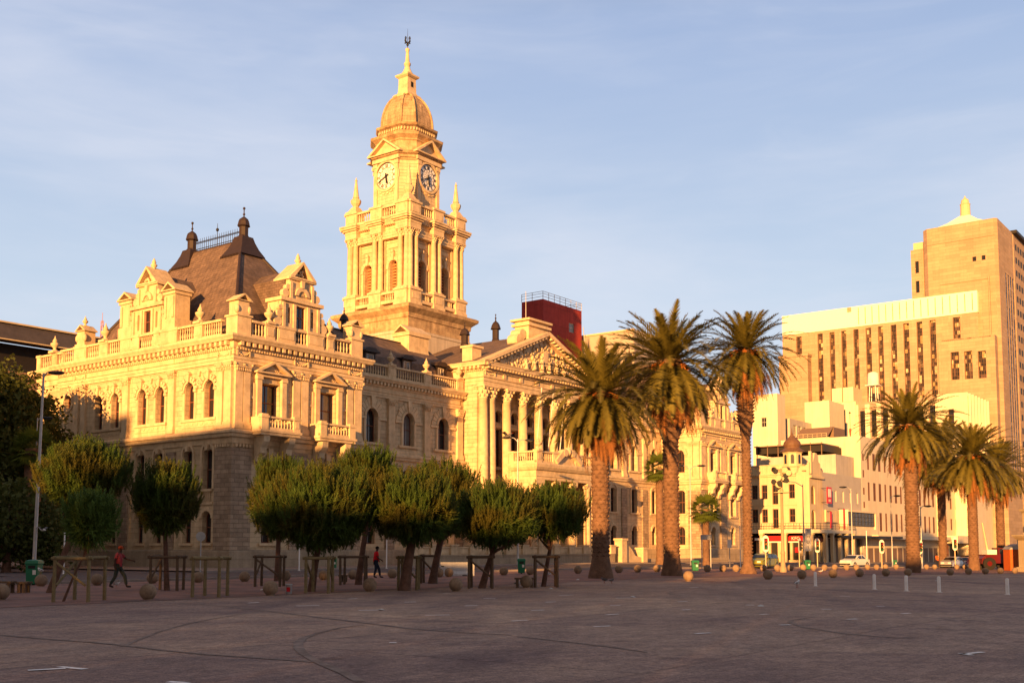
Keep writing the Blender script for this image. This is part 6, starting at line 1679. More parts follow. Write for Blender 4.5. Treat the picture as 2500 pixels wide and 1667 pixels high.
sign_on_posts('information_board','dark rectangular board on two thin posts before the far pavilion','sign',1724,92.,1311,.95,.42,[-.38,.38],GALV)
sign_on_posts('small_white_sign','small white sign on a thin post left of the slender palm','sign',1781,104.,1327,.4,.8,[0],WHITE)
t, z = sign_on_posts('shop_blade_sign','tall white vertical sign with dark letters hanging at the shop veranda','shop sign',1973,150.,1317,.85,3.1,[-.7],WHITE)
for i, ch in enumerate('THUI'): text(ch,.62,BLK,'letter',t,(0,-.07,z+1.1-.72*i),(math.pi/2,0,0))
sign_on_posts('street_name_sign','white street sign plate on a pole beside the first traffic light','sign',1854,106.,1316,.9,.22,[0],WHITE)
for px, Y, lab, h in ((731,80.,'pale tall pipe like post behind the guard of the broad pine',2.2),(944,88.,'thin pale post before the hall right of the man in red',3.2),(157,70.,'thin white post behind the leftmost guard',2.6),(2116,140.,'thin pale post by the low shops',4.5),(1262+545,112.,'thin post left of the slender palm foot',4.2)):
    m = MB(); m.tube((0,0,-.1),(0,0,h),.05,.045,8); m.ball((0,0,h),.06,8,6); m.lathe(0,0,[(.1,0),(.1,.04)],8); tag(m.build('post',POSTM,None,at(px,Y)),lab,'post')

# --- people
SK1 = mat('dark_skin', (.055,.028,.018), .6, .3, var=.05); RSH = mat('bright_red_shirt', (.55,.012,.02), .85, .1, var=.12, vs=6.)
PSH = mat('pink_red_shirt', (.42,.07,.08), .85, .1, var=.15, vs=6.); TRO = mat('grey_green_trousers', (.06,.07,.06), .9, .1, var=.1); JEA = mat('dark_jeans', (.02,.025,.045), .9, .1, var=.1)
SHO = mat('dark_shoes', (.015,.013,.012), .7, .3, var=0); HAI = mat('black_hair', (.008,.006,.005), .9, .1, var=0); CAPM = mat('rust_cap', (.35,.06,.02), .85, .1, var=.1); VESTM = mat('orange_vest', (.75,.12,.02), .7, .2, var=0)
def skin(name, pts, edges, rad, mt, parent, lev=2):
    me = bpy.data.meshes.new(name); me.from_pydata(pts, edges, []); me.materials.append(mt); o = mk(name, me, parent)
    md = o.modifiers.new('skin','SKIN'); md.use_smooth_shade = True
    sv = me.skin_vertices[0].data if me.skin_vertices else None
    if sv is None:
        import bmesh
        b = bmesh.new(); b.from_mesh(me); b.verts.layers.skin.verify(); b.to_mesh(me); b.free(); sv = me.skin_vertices[0].data
    for i, r in enumerate(rad): sv[i].radius = r if isinstance(r, tuple) else (r, r)
    sv[0].use_root = True
    ss = o.modifiers.new('sub','SUBSURF'); ss.levels = ss.render_levels = lev
    return o
def person(label, loc, rz, J, shirt, trous, hair='cap', scale=1., vest=False, grp=None):
    """J: joint positions, the figure faces +x"""
    t = thing('person', label, 'person', loc, rz); t.scale = (scale,)*3
    g = lambda k: J[k]
    names = ['pelvis','waist','chest','neck','head0','head1','shL','elL','wrL','haL','shR','elR','wrR','haR','hiL','knL','anL','toL','hiR','knR','anR','toR']
    P = [J[k] for k in names]; ix = {k:i for i,k in enumerate(names)}
    E = [('pelvis','waist'),('waist','chest'),('chest','neck'),('neck','head0'),('head0','head1'),('chest','shL'),('shL','elL'),('elL','wrL'),('wrL','haL'),('chest','shR'),('shR','elR'),('elR','wrR'),('wrR','haR'),
         ('pelvis','hiL'),('hiL','knL'),('knL','anL'),('anL','toL'),('pelvis','hiR'),('hiR','knR'),('knR','anR'),('anR','toR')]
    Rr = dict(pelvis=(.10,.13),waist=(.09,.12),chest=(.11,.15),neck=.055,head0=.075,head1=.09,hiL=.085,hiR=.085,knL=.058,knR=.058,anL=.04,anR=.04,toL=.032,toR=.032,shL=.06,shR=.06,elL=.042,elR=.042,wrL=.029,wrR=.029,haL=.03,haR=.03)
    fing = []; pts = list(P); ed = [(ix[a],ix[b]) for a,b in E]; rad = [Rr[k] for k in names]
    for s in 'LR':
        w = Vector(J['wr'+s]); h = Vector(J['ha'+s]); d = (h-w).normalized(); sd = d.cross(Vector((0,1,0))).normalized()
        for k in range(4):
            b0 = h+sd*(k-1.5)*.019+d*.02; e1 = b0+d*(.04+.006*(1-abs(k-1.5)))+Vector((0,0,-.008)); e2 = e1+d*.018+Vector((-.012,0,-.02))
            n = len(pts); pts += [tuple(b0),tuple(e1),tuple(e2)]; ed += [(ix['ha'+s],n),(n,n+1),(n+1,n+2)]; rad += [.009,.0085,.007]
        b0 = w.lerp(h,.5)+sd*.035; n = len(pts); pts += [tuple(b0),tuple(b0+d*.045+sd*.018)]; ed += [(ix['wr'+s],n),(n,n+1)]; rad += [.011,.009]
    skin('body', pts, ed, rad, SK1, t)
    hd = Vector(J['head1'])
    f = MB(); f.ball((hd.x+.103,hd.y,hd.z-.02),.018,6,5,(1,.8,1.3)); 
    for s in (-1,1): f.ball((hd.x-.005,hd.y+s*.092,hd.z-.015),.026,6,5,(.8,.4,1.2))
    f.build('face', SK1, t)
    e_ = MB(); 
    for s in (-1,1): e_.ball((hd.x+.083,hd.y+s*.034,hd.z+.012),.012,6,5)
    e_.build('eyes', WHITE, t)
    m_ = MB(); m_.box(hd.x+.082,hd.x+.094,hd.y-.025,hd.y+.025,hd.z-.062,hd.z-.054); m_.build('mouth', mat('lips',(.12,.03,.025),.6,.3,var=0), t)
    def sub(nm, ks, es, rr, mt): 
        i2 = {k:i for i,k in enumerate(ks)}
        return skin(nm, [J[k] if k in J else ks[k] for k in ks], [(i2[a],i2[b]) for a,b in es], rr, mt, t)
    lerp = lambda a,b,f: tuple(Vector(J[a]).lerp(Vector(J[b]),f))
    J2 = dict(J); J2['slL'] = lerp('shL','elL',.75); J2['slR'] = lerp('shR','elR',.75); J2['hem'] = tuple(Vector(J['pelvis'])+Vector((0,0,-.05))); J2['col'] = lerp('chest','neck',.75)
    J2['cuL'] = lerp('knL','anL',.93); J2['cuR'] = lerp('knR','anR',.93)
    ks = ['waist','hem','chest','col','shL','slL','shR','slR']
    o = skin('shirt', [J2[k] for k in ks], [(0,1),(0,2),(2,3),(2,4),(4,5),(2,6),(6,7)], [(.135,.165),(.135,.17),(.145,.19),.075,.085,.072,.085,.072], VESTM if vest else shirt, t)
    ks = ['pelvis','hiL','knL','cuL','hiR','knR','cuR']
    skin('trousers', [J2[k] for k in ks], [(0,1),(1,2),(2,3),(0,4),(4,5),(5,6)], [(.12,.15),.105,.08,.062,.105,.08,.062], trous, t)
    for s in 'LR':
        a, b = Vector(J['an'+s]), Vector(J['to'+s]); d = (b-a); skin('shoe', [tuple(a+Vector((-.03,0,-.02))), tuple(b+Vector((0,0,.0))), tuple(b+d.normalized()*.05)], [(0,1),(1,2)], [.05,.043,.035], SHO, t, 1)
    m = MB()
    if hair == 'cap':
        m.ball((hd.x-.01,hd.y,hd.z+.035),.108,14,8,(1.05,.95,.8)); m.box(hd.x+.07,hd.x+.17,hd.y-.06,hd.y+.06,hd.z+.03,hd.z+.045); m.build('cap', CAPM, t)
    else:
        m.ball((hd.x-.015,hd.y,hd.z+.03),.105,14,8,(1.03,.95,.9)); m.build('hair', HAI, t)
    return t
def pose(leg, armL, armR, lean=.03):
    """side-on walking pose; leg = (front dx, back dx)"""
    J = dict(pelvis=(0,0,.93),waist=(.01,0,1.08),chest=(lean+.02,0,1.34),neck=(lean+.03,0,1.49),head0=(lean+.045,0,1.57),head1=(lean+.06,0,1.66))
    J['shL'] = (lean,.19,1.42); J['shR'] = (lean,-.19,1.42)
    for s, (ex,ez,wx,wz) in (('L',armL),('R',armR)):
        y = .22 if s == 'L' else -.22; sx = J['sh'+s][0]
        J['el'+s] = (sx+ex,y*1.08,1.42+ez); J['wr'+s] = (sx+wx,y*1.1,1.42+wz)
        d = (Vector(J['wr'+s])-Vector(J['el'+s])).normalized()*.075; J['ha'+s] = tuple(Vector(J['wr'+s])+d)
    f, bk = leg
    J['hiL'] = (.01,.09,.89); J['hiR'] = (-.01,-.09,.89)
    J['knL'] = (f*.62+.05,.1,.48); J['anL'] = (f,.1,.085); J['toL'] = (f+.15,.11,.045)
    J['knR'] = (bk*.35+.03,-.1,.47); J['anR'] = (bk,-.1,.12); J['toR'] = (bk+.13,-.11,.04)
    return J
person('person in pink red shirt, rust cap and grey trousers striding with arm stretched forward', gp(287,1434)+Vector((0,0,.0)), 0.0, pose((.34,-.30),(.22,-.2,.46,-.27),(-.1,-.28,-.06,-.52)), PSH, TRO)
person('person in bright red shirt and dark jeans walking between the pines', gp(917,1410), .35, pose((.28,-.12),(-.04,-.29,.14,-.42),(.03,-.29,.2,-.4)), RSH, JEA, 'hair')
m = MB(); 
person('distant person in an orange vest standing between the first two right hand palms', at(2287,132.), 2.2, pose((.1,-.1),(.0,-.29,.1,-.5),(0,-.29,.05,-.52)), RSH, JEA, 'hair', vest=True)

# --- vehicles (built facing +x)
def car(label, loc, rz, paint, L=4.2, W=1.68, H=1.42, kind='sedan', stripe=None, cat='car'):
    t = thing('parked_car', label, cat, loc, rz, None); h = L/2
    if kind == 'hatch': top = [(-h,.55),(-h+.05,.95),(-h+.45,H-.12),(-h+.8,H),(.15,H),(.55,H-.1),(1.15,.98),(h-.25,.82),(h,.62),(h,.3)]
    else: top = [(-h,.5),(-h+.04,.88),(-h+.75,.96),(-h+1.25,H-.06),(-h+1.6,H),(.2,H),(.5,H-.06),(1.05,.97),(h-.2,.82),(h,.6),(h,.3)]
    bot = [(h-.1,.2)]
    for cx in (h-.8,-h+.78):
        for i in range(9): a = math.pi*i/8; bot.append((cx+.36*math.cos(a), .24+.36*math.sin(a)))
    bot += [(-h+.1,.2),(-h,.3)]
    P = top+bot; m = MB(); n = len(P)
    def yw(x, z, e): 
        k = 1-max(0,(z-.9)/(H-.9))*.2-(abs(x)/h)**6*.12
        return W/2*k*e
    vs = []
    for e, ins in ((-1,.04),(-1,0),(1,0),(1,.04)):
        for x, z in P:
            s_ = 1-ins if ins else 1
            vs.append((x*s_, yw(x,z,e)*(1.0 if ins else .97), (z-.6)*s_+.6) if ins else (x,yw(x,z,e)*.955,z))
    vs = [( x*(.985), -yw(x,z,1), (z-.6)*.97+.6) for x,z in P]+[(x,-yw(x,z,1)*.95,z) for x,z in P]+[(x,yw(x,z,1)*.95,z) for x,z in P]+[(x*.985,yw(x,z,1),(z-.6)*.97+.6) for x,z in P]
    fs = [tuple(range(n))[::-1], tuple(range(3*n,4*n))]
    for r_ in range(3):
        for i in range(n): j = (i+1)%n; fs.append((r_*n+i,r_*n+j,(r_+1)*n+j,(r_+1)*n+i))
    m.add(vs,fs); m.build('body',paint,t)
    # glass
    if kind == 'hatch': sw = [[(-h+.42,.98),(-h+.62,H-.12),(-.3,H-.09),(-.3,.98)],[(-.22,.98),(-.22,H-.09),(.22,H-.1),(.98,.98)]]
    else: sw = [[(-h+1.02,.98),(-h+1.5,H-.1),(-.28,H-.09),(-.28,.98)],[(-.2,.98),(-.2,H-.09),(.26,H-.09),(.9,.98)]]
    for e in (-1,1):
        for q in sw:
            g_ = MB(); g_.add([(x,e*(abs(yw(x,z,1))+.006),z) for x,z in q],[tuple(range(len(q)))]); g_.build('side_window',GLASS,t)
        for cx in (h-.8,-h+.78):
            w_ = MB(); w_.tube((cx,e*(W/2-.2),.31),(cx,e*(W/2-.0),.31),.31,.31,18); wo = w_.build('wheel',SHO,t)
            w_ = MB(); w_.tube((cx,e*(W/2-.02),.31),(cx,e*(W/2+.012),.31),.19,.17,12); w_.build('rim',GALV,wo)
        hl = MB(); hl.box(h-.12,h+.005,e*(W/2-.42)-.17,e*(W/2-.42)+.17,.58,.72); hl.build('headlight',CLOCK,t)
        tl = MB(); tl.box(-h-.008,-h+.06,e*(W/2-.33)-.14,e*(W/2-.33)+.14,.68,.84); tl.build('tail_light',REDP,t)
        mi = MB(); mi.ball((.72,e*(W/2+.06),.98),.09,6,5,(.7,1,.8)); mi.build('mirror',paint,t)
    g_ = MB(); a = [(.56,H-.09),(1.08,1.0)] if kind != 'hatch' else [(.6,H-.13),(1.12,1.01)]
    g_.add([(a[0][0]+.02,-W*.38,a[0][1]+.01),(a[0][0]+.02,W*.38,a[0][1]+.01),(a[1][0]+.02,W*.44,a[1][1]+.01),(a[1][0]+.02,-W*.44,a[1][1]+.01)],[(0,1,2,3)]); g_.build('windscreen',GLASS,t)
    b_ = [(-h+1.2,H-.1),(-h+.78,1.0)] if kind != 'hatch' else [(-h+.42,H-.18),(-h+.1,1.0)]
    g_ = MB(); g_.add([(b_[0][0]-.03,-W*.37,b_[0][1]+.01),(b_[0][0]-.03,W*.37,b_[0][1]+.01),(b_[1][0]-.03,W*.43,b_[1][1]+.01),(b_[1][0]-.03,-W*.43,b_[1][1]+.01)],[(0,1,2,3)]); g_.build('rear_window',GLASS,t)
    bp = MB(); bp.box(h-.05,h+.05,-W*.42,W*.42,.3,.46); bp.box(-h-.05,-h+.05,-W*.42,W*.42,.3,.46); bp.build('bumper',BLK if stripe is None else stripe,t)
    un = MB(); un.box(-h+.2,h-.2,-W*.4,W*.4,.2,.45); un.build('underbody',BLK,t)
    return t
CARY = mat('yellow_green_taxi_paint', (.24,.23,.025), .35, .4, var=0); CARW = mat('white_car_paint', (.62,.6,.58), .3, .5, var=0); CARS = mat('silver_car_paint',(.45,.45,.46),.3,.5,.4,var=0); CARR = mat('red_car_paint',(.10,.008,.009),.3,.5,var=0)
cy = car('yellow green taxi with roof sign partly hidden by the foot of the slender palm', at(1863,104.), math.pi+.95, CARY, kind='hatch', cat='taxi')
m = MB(); m.box(-.35,-.1,-.2,.2,1.43,1.53); m.build('roof_sign',GALV,cy); m = MB(); m.box(-.9,.9,-.86,-.845,.55,.63); m.build('door_stripe',IRON,cy)
car('white sedan parked in front of the low shops, seen from its front left', at(2086,128.), math.pi+.72, CARW)
car('small silver car between the second and third right hand palms', at(2325,136.), math.pi+.8, CARS)
car('red car just right of the silver one', at(2356,139.), math.pi+.8, CARR, kind='hatch')
# red tractor-like truck with raised boom
t = thing('boom_truck','red work truck with a big dark wheel and a pale raised boom','truck',at(2416,125.),0)
m = MB(); m.box(-.9,2.2,-.9,.9,.75,1.75); m.box(.6,2.1,-.85,.85,1.75,2.5); m.prism([(-1.3,.7),(-.9,.7),(-.9,1.6),(-1.25,1.3)],-.8,.8); m.build('body',CARR,t)
m = MB(); m.box(.75,1.95,-.87,-.855,1.85,2.4); m.build('cab_window',GLASS,t); m = MB(); m.box(-.6,.5,-.7,.7,1.76,2.3); m.build('load',WHITE,t)
for x, r in ((-.5,.72),(1.7,.6)):
    for e in (-1,1):
        m = MB(); m.tube((x,e*.75,r),(x,e*1.05,r),r,r,18); w_ = m.build('wheel',SHO,t); m = MB(); m.tube((x,e*1.0,r),(x,e*1.07,r),r*.45,r*.4,12); m.build('rim',CARR,w_)
m = MB(); m.path([Vector((-.2,0,1.9)),Vector((-.75,0,5.4))],[.15,.1],6); m.build('boom',CREAM,t)
# orange cabin and the kiosk at the edge
t = thing('site_cabin','orange portable cabin with pale curved roof at the right edge','cabin',at(2479,120.),0)
m = MB(); m.box(-1.0,1.0,-.8,.8,.05,2.35)
for i in range(9): m.box(-.98+i*.23,-.92+i*.23,-.83,-.8,.15,2.25)
m.build('wall',mat('orange_plastic',(.50,.11,.02),.6,.3,var=.1),t)
m = MB(); m.T = lambda x,y,z: (x,y,z); m.prism([(-1.08,2.35),(1.08,2.35),(.7,2.75),(0,2.95),(-.7,2.75)],-.88,.88); m.build('roof',GALV,t); m = MB(); m.lathe(.3,0,[(.08,2.7),(.08,3.5),(.12,3.5),(.12,3.6)],8); m.build('vent_pipe',GALV,t)
t = thing('kiosk','cream kiosk with moulded cornice and round red sign cut by the right edge','kiosk',at(2550,112.),0)
m = MB(); m.rl(-2.0,3,-1.5,1.5,[(.2,0),(.2,.5),(0,.55),(0,3.3),(.1,3.35),(.35,3.6),(.45,3.75),(.45,3.85),(.0,3.9)]); m.rl(-1.6,3,-1.2,1.2,[(0,3.9),(0,6.1),(.2,6.3),(.25,6.5),(0,6.55)]); m.build('wall',CREAM,t)
m = MB(); m.tube((-2.1,-1.2,4.7),(-2.1,-1.4,4.7),.42,.42,20); m.build('round_sign',REDP,t); m = MB(); m.tube((-2.1,-1.41,4.7),(-2.1,-1.43,4.7),.2,.2,20); m.build('sign_ring',WHITE,t)
m = MB(); m.box(-1.2,2.5,-1.53,-1.5,.9,2.8); m.build('shutter',BLK,t)

# --- birds
GUL = mat('gull_white', (.7,.68,.66), .7, .2, var=.05); GRB = mat('bird_grey', (.12,.11,.11), .8, .2, var=.1)
def bird(label, loc, mt, fly=False, rz=0., s=1., body='gull'):
    t = thing('gull' if body == 'gull' else 'pigeon', label, 'bird', loc, rz); t.scale = (s,)*3
    z0 = 0 if fly else .14
    skin('body', [(0,0,z0+.03),(.1,0,z0+.06),(.16,0,z0+.12),(.2,0,z0+.15),(-.12,0,z0+.03),(-.2,0,z0+.03)], [(0,1),(1,2),(2,3),(0,4),(4,5)], [.065,.055,.035,.036,.04,.015], mt, t, 1)
    m = MB(); m.tube((.23,0,z0+.15),(.28,0,z0+.14),.012,.003,5); m.build('beak',CAPM,t)
    for e in (-1,1):
        w_ = MB()
        if fly: w_.add([(.07,e*.03,z0+.06),(-.08,e*.03,z0+.05),(-.1,e*.28,z0+.16),(.06,e*.3,z0+.2),(-.1,e*.62,z0+.1),(-.03,e*.6,z0+.115)],[(0,1,2,3),(3,2,4,5)])
        else: w_.add([(.08,e*.055,z0+.07),(.02,e*.07,z0+.1),(-.2,e*.03,z0+.05),(-.04,e*.06,z0+.0)],[(0,1,2,3)])
        w_.build('wing',GRB,t)
        if not fly: l_ = MB(); l_.tube((0,e*.025,z0-.0),(0.01,e*.025,.0),.008,n=5); l_.box(-.01,.05,e*.025-.015,e*.025+.015,-.002,.006); l_.build('leg',CAPM,t)
    return t
def pz(px,py,Y): b = at(px,Y); b.z = CH+(1336-py)*Y/CF; return b
bird('white gull standing on the stone ball by the left bin', gp(100,1431)+Vector((-.03,0,.53)), GUL, rz=2.6)
bird('white gull on the ground right of the leftmost guard trunk', gp(183,1423), GUL, rz=1.5)
bird('pale bird on the ground between the feet of the striding person', gp(273,1434)+Vector((.0,.5,0)), GUL, rz=.4, s=.8)
bird('white gull flying low in front of the dark left trees', pz(103,1295,60.), GUL, True, 2.9, 1.1)
bird('dark winged gull flying before the portico columns', pz(1239,1066,58.), GRB, True, -.5, 1.3)
bird('white gull on the ground left of the first white post', gp(1946,1434), GUL, rz=.9, s=1.2)
bird('white gull on the paving right of the rightmost pine', gp(1340,1408), GUL, rz=.3)
bird('pigeon pecking right of the nearest date palm', gp(1476,1423), GRB, rz=2.5, body='pigeon')
bird('second pigeon just right of the pecking one', gp(1493,1423), GRB, rz=.5, s=.8, body='pigeon')
bird('white gull near the sunlit stones left of the first white post', gp(2004,1399), GUL, rz=.3)
bird('white gull under the small bench', gp(1263,1432), GUL, rz=.1, s=.9)
LIT = mat('litter_paper', (.6,.58,.55), .8, .2, var=.1)
for i,(px,py) in enumerate([(1410,1415),(1345,1437),(1546,1458),(932,1490),(2285,1418),(640,1440),(1857,1480)]):
    m = MB(); m.add([(-.09,-.06,.01),(.08,-.07,.012),(.1,.05,.04),(-.07,.07,.02),(0,0,.06)],[(0,1,4),(1,2,4),(2,3,4),(3,0,4)])
    tag(m.build('scrap_of_litter',LIT,None,gp(px,py),i*1.1),['crumpled paper scrap left of the nearest palm foot','paper scrap below the rightmost guard','tiny scrap on the open square below the palms','scrap beside a bay mark in the left middle','pale scrap right of the third white post','scrap by the stone ball near the metal can','lone scrap in the middle of the square'][i],'litter','scraps of litter on the square')
# ------------------------------------------------------------------ ground
def asphalt():
    m = bpy.data.materials.new('worn_asphalt'); m.use_nodes = True; nt = m.node_tree; L = nt.links.new
    b = nt.nodes['Principled BSDF']; b.inputs['Roughness'].default_value = .85; b.inputs['Specular IOR Level'].default_value = .08
    tc = nd(nt,'ShaderNodeTexCoord'); co = tc.outputs['Object']
    def noise(scale, det, sc=(1,1,1), dist=0., rot=0, rgh=.6):
        mp = nd(nt,'ShaderNodeMapping'); mp.inputs['Scale'].default_value = sc; mp.inputs['Rotation'].default_value = (0,0,rot); L(co, mp.inputs['Vector'])
        n = nd(nt,'ShaderNodeTexNoise', Scale=scale, Detail=det, Roughness=rgh, Distortion=dist); L(mp.outputs[0], n.inputs['Vector']); return n.outputs['Fac']
    def ramp(f, a, b_, c0, c1):
        r = nd(nt,'ShaderNodeValToRGB'); L(f, r.inputs[0]); r.color_ramp.elements[0].position = a; r.color_ramp.elements[1].position = b_
        r.color_ramp.elements[0].color = (*c0,1); r.color_ramp.elements[1].color = (*c1,1); return r.outputs[0]
    def mul(a, b_):
        x = nd(nt,'ShaderNodeVectorMath', operation='MULTIPLY'); L(a, x.inputs[0]); L(b_, x.inputs[1]); return x.outputs[0]
    base = ramp(noise(.06,3,(1,2.2,1),.4,.5), .38, .58, (.33,.238,.205), (.46,.34,.265))
    base = mul(base, ramp(noise(.5,6,(1,1,1),.3), .35, .7, (.82,.82,.85), (1.12,1.1,1.05)))
    base = mul(base, ramp(noise(38,4), .3, .75, (.5,.5,.52), (1.5,1.45,1.38)))
    base = mul(base, ramp(noise(2.6,9,(1,1,1),.5,0,.78), .32, .68, (.76,.76,.79), (1.24,1.22,1.19)))
    base = mul(base, ramp(noise(11,6), .32, .68, (.68,.68,.7), (1.3,1.29,1.26)))
    base = mul(base, ramp(noise(.22,2,(1,.25,1),.6,1.1), .56, .66, (1,1,1), (.72,.72,.78)))
    vo = nd(nt,'ShaderNodeTexVoronoi', feature='DISTANCE_TO_EDGE', Scale=.16); 
    dn = nd(nt,'ShaderNodeTexNoise', Scale=.8, Detail=5.); L(co, dn.inputs['Vector']); va_ = nd(nt,'ShaderNodeVectorMath', operation='ADD'); L(co, va_.inputs[0]); L(dn.outputs['Color'], va_.inputs[1]); L(va_.outputs[0], vo.inputs['Vector'])
    base = mul(base, ramp(vo.outputs['Distance'], .0, .004, (.86,.86,.87), (1,1,1)))
    br = nd(nt,'ShaderNodeTexBrick', Scale=1.); mpb = nd(nt,'ShaderNodeMapping'); mpb.inputs['Rotation'].default_value = (0,0,-.93); L(co, mpb.inputs['Vector']); L(mpb.outputs[0], br.inputs['Vector'])
    br.inputs['Brick Width'].default_value = 13.; br.inputs['Row Height'].default_value = 7.5; br.inputs['Mortar Size'].default_value = .05
    br.inputs['Color1'].default_value = (.86,.86,.9,1); br.inputs['Color2'].default_value = (1.1,1.08,1.03,1); br.inputs['Mortar'].default_value = (.7,.7,.72,1)
    base = mul(base, br.outputs['Color'])
    b2 = nd(nt,'ShaderNodeTexBrick', Scale=1.); L(mpb.outputs[0], b2.inputs['Vector']); b2.inputs['Brick Width'].default_value = .5; b2.inputs['Row Height'].default_value = .26; b2.inputs['Mortar Size'].default_value = .012
    b2.inputs['Color1'].default_value = (.87,.87,.88,1); b2.inputs['Color2'].default_value = (1.12,1.11,1.1,1); b2.inputs['Mortar'].default_value = (.84,.84,.84,1); base = mul(base, b2.outputs['Color'])
    sp = nd(nt,'ShaderNodeTexVoronoi', Scale=.55, Randomness=1.); L(co, sp.inputs['Vector']); base = mul(base, ramp(sp.outputs['Distance'], .06, .16, (.7,.7,.72), (1,1,1)))
    L(base, b.inputs['Base Color'])
    bp = nd(nt,'ShaderNodeBump', Strength=.6); bp.inputs['Distance'].default_value = .01; L(noise(60,3), bp.inputs['Height']); L(bp.outputs[0], b.inputs['Normal'])
    return m
ASPH = asphalt()
ROADM = mat('road_asphalt', (.12,.10,.10), .85, .1, var=.15, vs=.4, bump=.002, bs=60)
PAVE = mat('brick_paving', (.29,.165,.135), .85, .08, var=.2, vs=1.2, col2=(.20,.13,.115), c2s=.35, bump=.003, bs=40)
KERB = mat('concrete_kerb', (.30,.25,.22), .85, .25, var=.15, vs=1.)
SIDEW = mat('pavement_slabs', (.28,.21,.17), .85, .15, var=.15, vs=.6)
PAINT = mat('worn_white_marking', (.85,.8,.76), .8, .2, var=.3, vs=6.)
TYRE = mat('tyre_rubber_mark', (.24,.18,.15), .85, .08, var=.35, vs=2.)
xs = [-500,-120,0,8]+[8+8*i for i in range(1,20)]+[160,300,900]
ys = [-300,-40,0,20,40,60,80,110,150,200,300,500,1200]
m = MB(); vs = [(x,y,gz(x,y)) for y in ys for x in xs]; n = len(xs)
m.add(vs, [(j*n+i,j*n+i+1,(j+1)*n+i+1,(j+1)*n+i) for j in range(len(ys)-1) for i in range(n-1)])
tag(m.build('ground', ASPH), kind='structure')
def strip(name, u0, u1, f0, f1, dz, mt, step=2.):
    """sheet between v=f0(u) and v=f1(u), draped dz above the ground"""
    m = MB(); k = int((u1-u0)/step)+1; vs = []; fs = []; q = 5
    for i in range(k+1):
        u = u0+(u1-u0)*i/k
        for j in range(q+1):
            v = f0(u)+(f1(u)-f0(u))*j/q; p = hw(u,v); vs.append((p.x,p.y,p.z+dz))
    for i in range(k):
        for j in range(q): a = i*(q+1)+j; fs.append((a,a+q+1,a+q+2,a+1))
    m.add(vs, fs); return tag(m.build(name, mt), kind='structure')
nk = lambda u: -21.5 if u < 0 else -21.5-.16*u*.6
fk = lambda u: -8.0
strip('road', -80, 260, nk, fk, .016, ROADM)
strip('road', -22, -9, lambda u: -7.9, lambda u: 120., .02, ROADM, 1.)
strip('paving', -60, 96, lambda u: nk(u)-17.5-(0 if u < 0 else min(u,40)*.05), lambda u: nk(u)-.3, .010, PAVE)
def kerb(name, u0, u1, f, w=.3, h=.12):
    m = MB(); k = int((u1-u0)/3)+1
    for i in range(k):
        a = u0+(u1-u0)*i/k; b = u0+(u1-u0)*(i+1)/k-.02
        P = [hw(a,f(a)),hw(b,f(b)),hw(b,f(b)+w),hw(a,f(a)+w)]
        m.add([(p.x,p.y,p.z-.1) for p in P]+[(p.x,p.y,p.z+h) for p in P],[(4,5,6,7),(0,1,5,4),(1,2,6,5),(2,3,7,6),(3,0,4,7)])
    return tag(m.build(name, KERB), kind='structure')
kerb('kerb', -60, 200, lambda u: nk(u)-.3, .3, .13)
kerb('kerb', -8.6, 100, lambda u: -8.0, .3, .13); kerb('kerb', 106, 230, lambda u: -8.0, .3, .13)
strip('pavement', -8.6, 100, lambda u: -7.7, lambda u: .3, .11, SIDEW)
strip('pavement', -8.6, .1, lambda u: .3, lambda u: 60, .112, SIDEW, 1.)
strip('pavement', 106, 230, lambda u: -7.7, lambda u: -2., .11, SIDEW)
strip('pavement', -60, -22, lambda u: -7.7, lambda u: 90, .11, SIDEW)
def on_ground(name, pts, mt, dz=.006, grp=None):
    pass
# painted bay marks and rubber arcs on the parade, given by direction
def mark(pts, w, mt, name, dz):
    m = MB(); P = [gp(*p) for p in pts]
    L_ = []; R_ = []
    for i, p in enumerate(P):
        d = (P[min(i+1,len(P)-1)]-P[max(i-1,0)]); d.z = 0; d.normalize(); nrm = Vector((-d.y,d.x,0))
        ww = (w[i]*.5 if isinstance(w, (list, tuple)) else w)/2
        L_.append(p+nrm*ww); R_.append(p-nrm*ww)
    vs = [(q.x,q.y,gz(q.x)+dz) for q in L_+R_]; k = len(P)
    m.add(vs,[(i,i+1,i+1+k,i+k) for i in range(k-1)])
    return tag(m.build(name, mt), kind='structure')
for a in [((68,1637),(160,1632)),((145,1628),(208,1634)),((410,1665),(460,1668)),((722,1479),(780,1478)),((875,1490),(934,1489)),((1038,1502),(1098,1501)),((988,1470),(1016,1469)),((605,1472),(632,1470)),
          ((1135,1479),(1166,1478)),((950,1569),(968,1569)),((2350,1597),(2400,1592)),((2345,1595),(2372,1600)),((1697,1547),(1735,1545)),((1903,1526),(1930,1525)),((2068,1512),(2092,1511)),
          ((2200,1498),(2222,1497)),((1655,1469),(1677,1468)),((1665,1489),(1685,1488)),((1820,1477),(1842,1477)),((1480,1501),(1510,1499)),((1490,1478),(1515,1478)),((1450,1530),(1490,1528)),
          ((1250,1516),(1288,1514)),((1297,1490),(1328,1489)),((1855,1500),(1876,1499)),((2005,1487),(2030,1487)),((1332,1470),(1357,1469)),((1365,1453),(1400,1452)),((1503,1460),(1540,1459)),
          ((1180,1461),(1210,1461)),((1080,1449),(1100,1449)),((2140,1480),(2160,1480)),((850,1462),(872,1461)),((1350,1414),(1376,1414)),((1685,1434),(1705,1433)),((2050,1455),(2075,1455))]:
    mark(a, .12, PAINT, 'bay_marking', .012)
mark([(0,1550),(120,1560),(220,1567),(300,1575),(400,1587),(500,1597),(620,1605),(720,1612),(800,1618)], [.22]*9, TYRE, 'tyre_mark', .008)
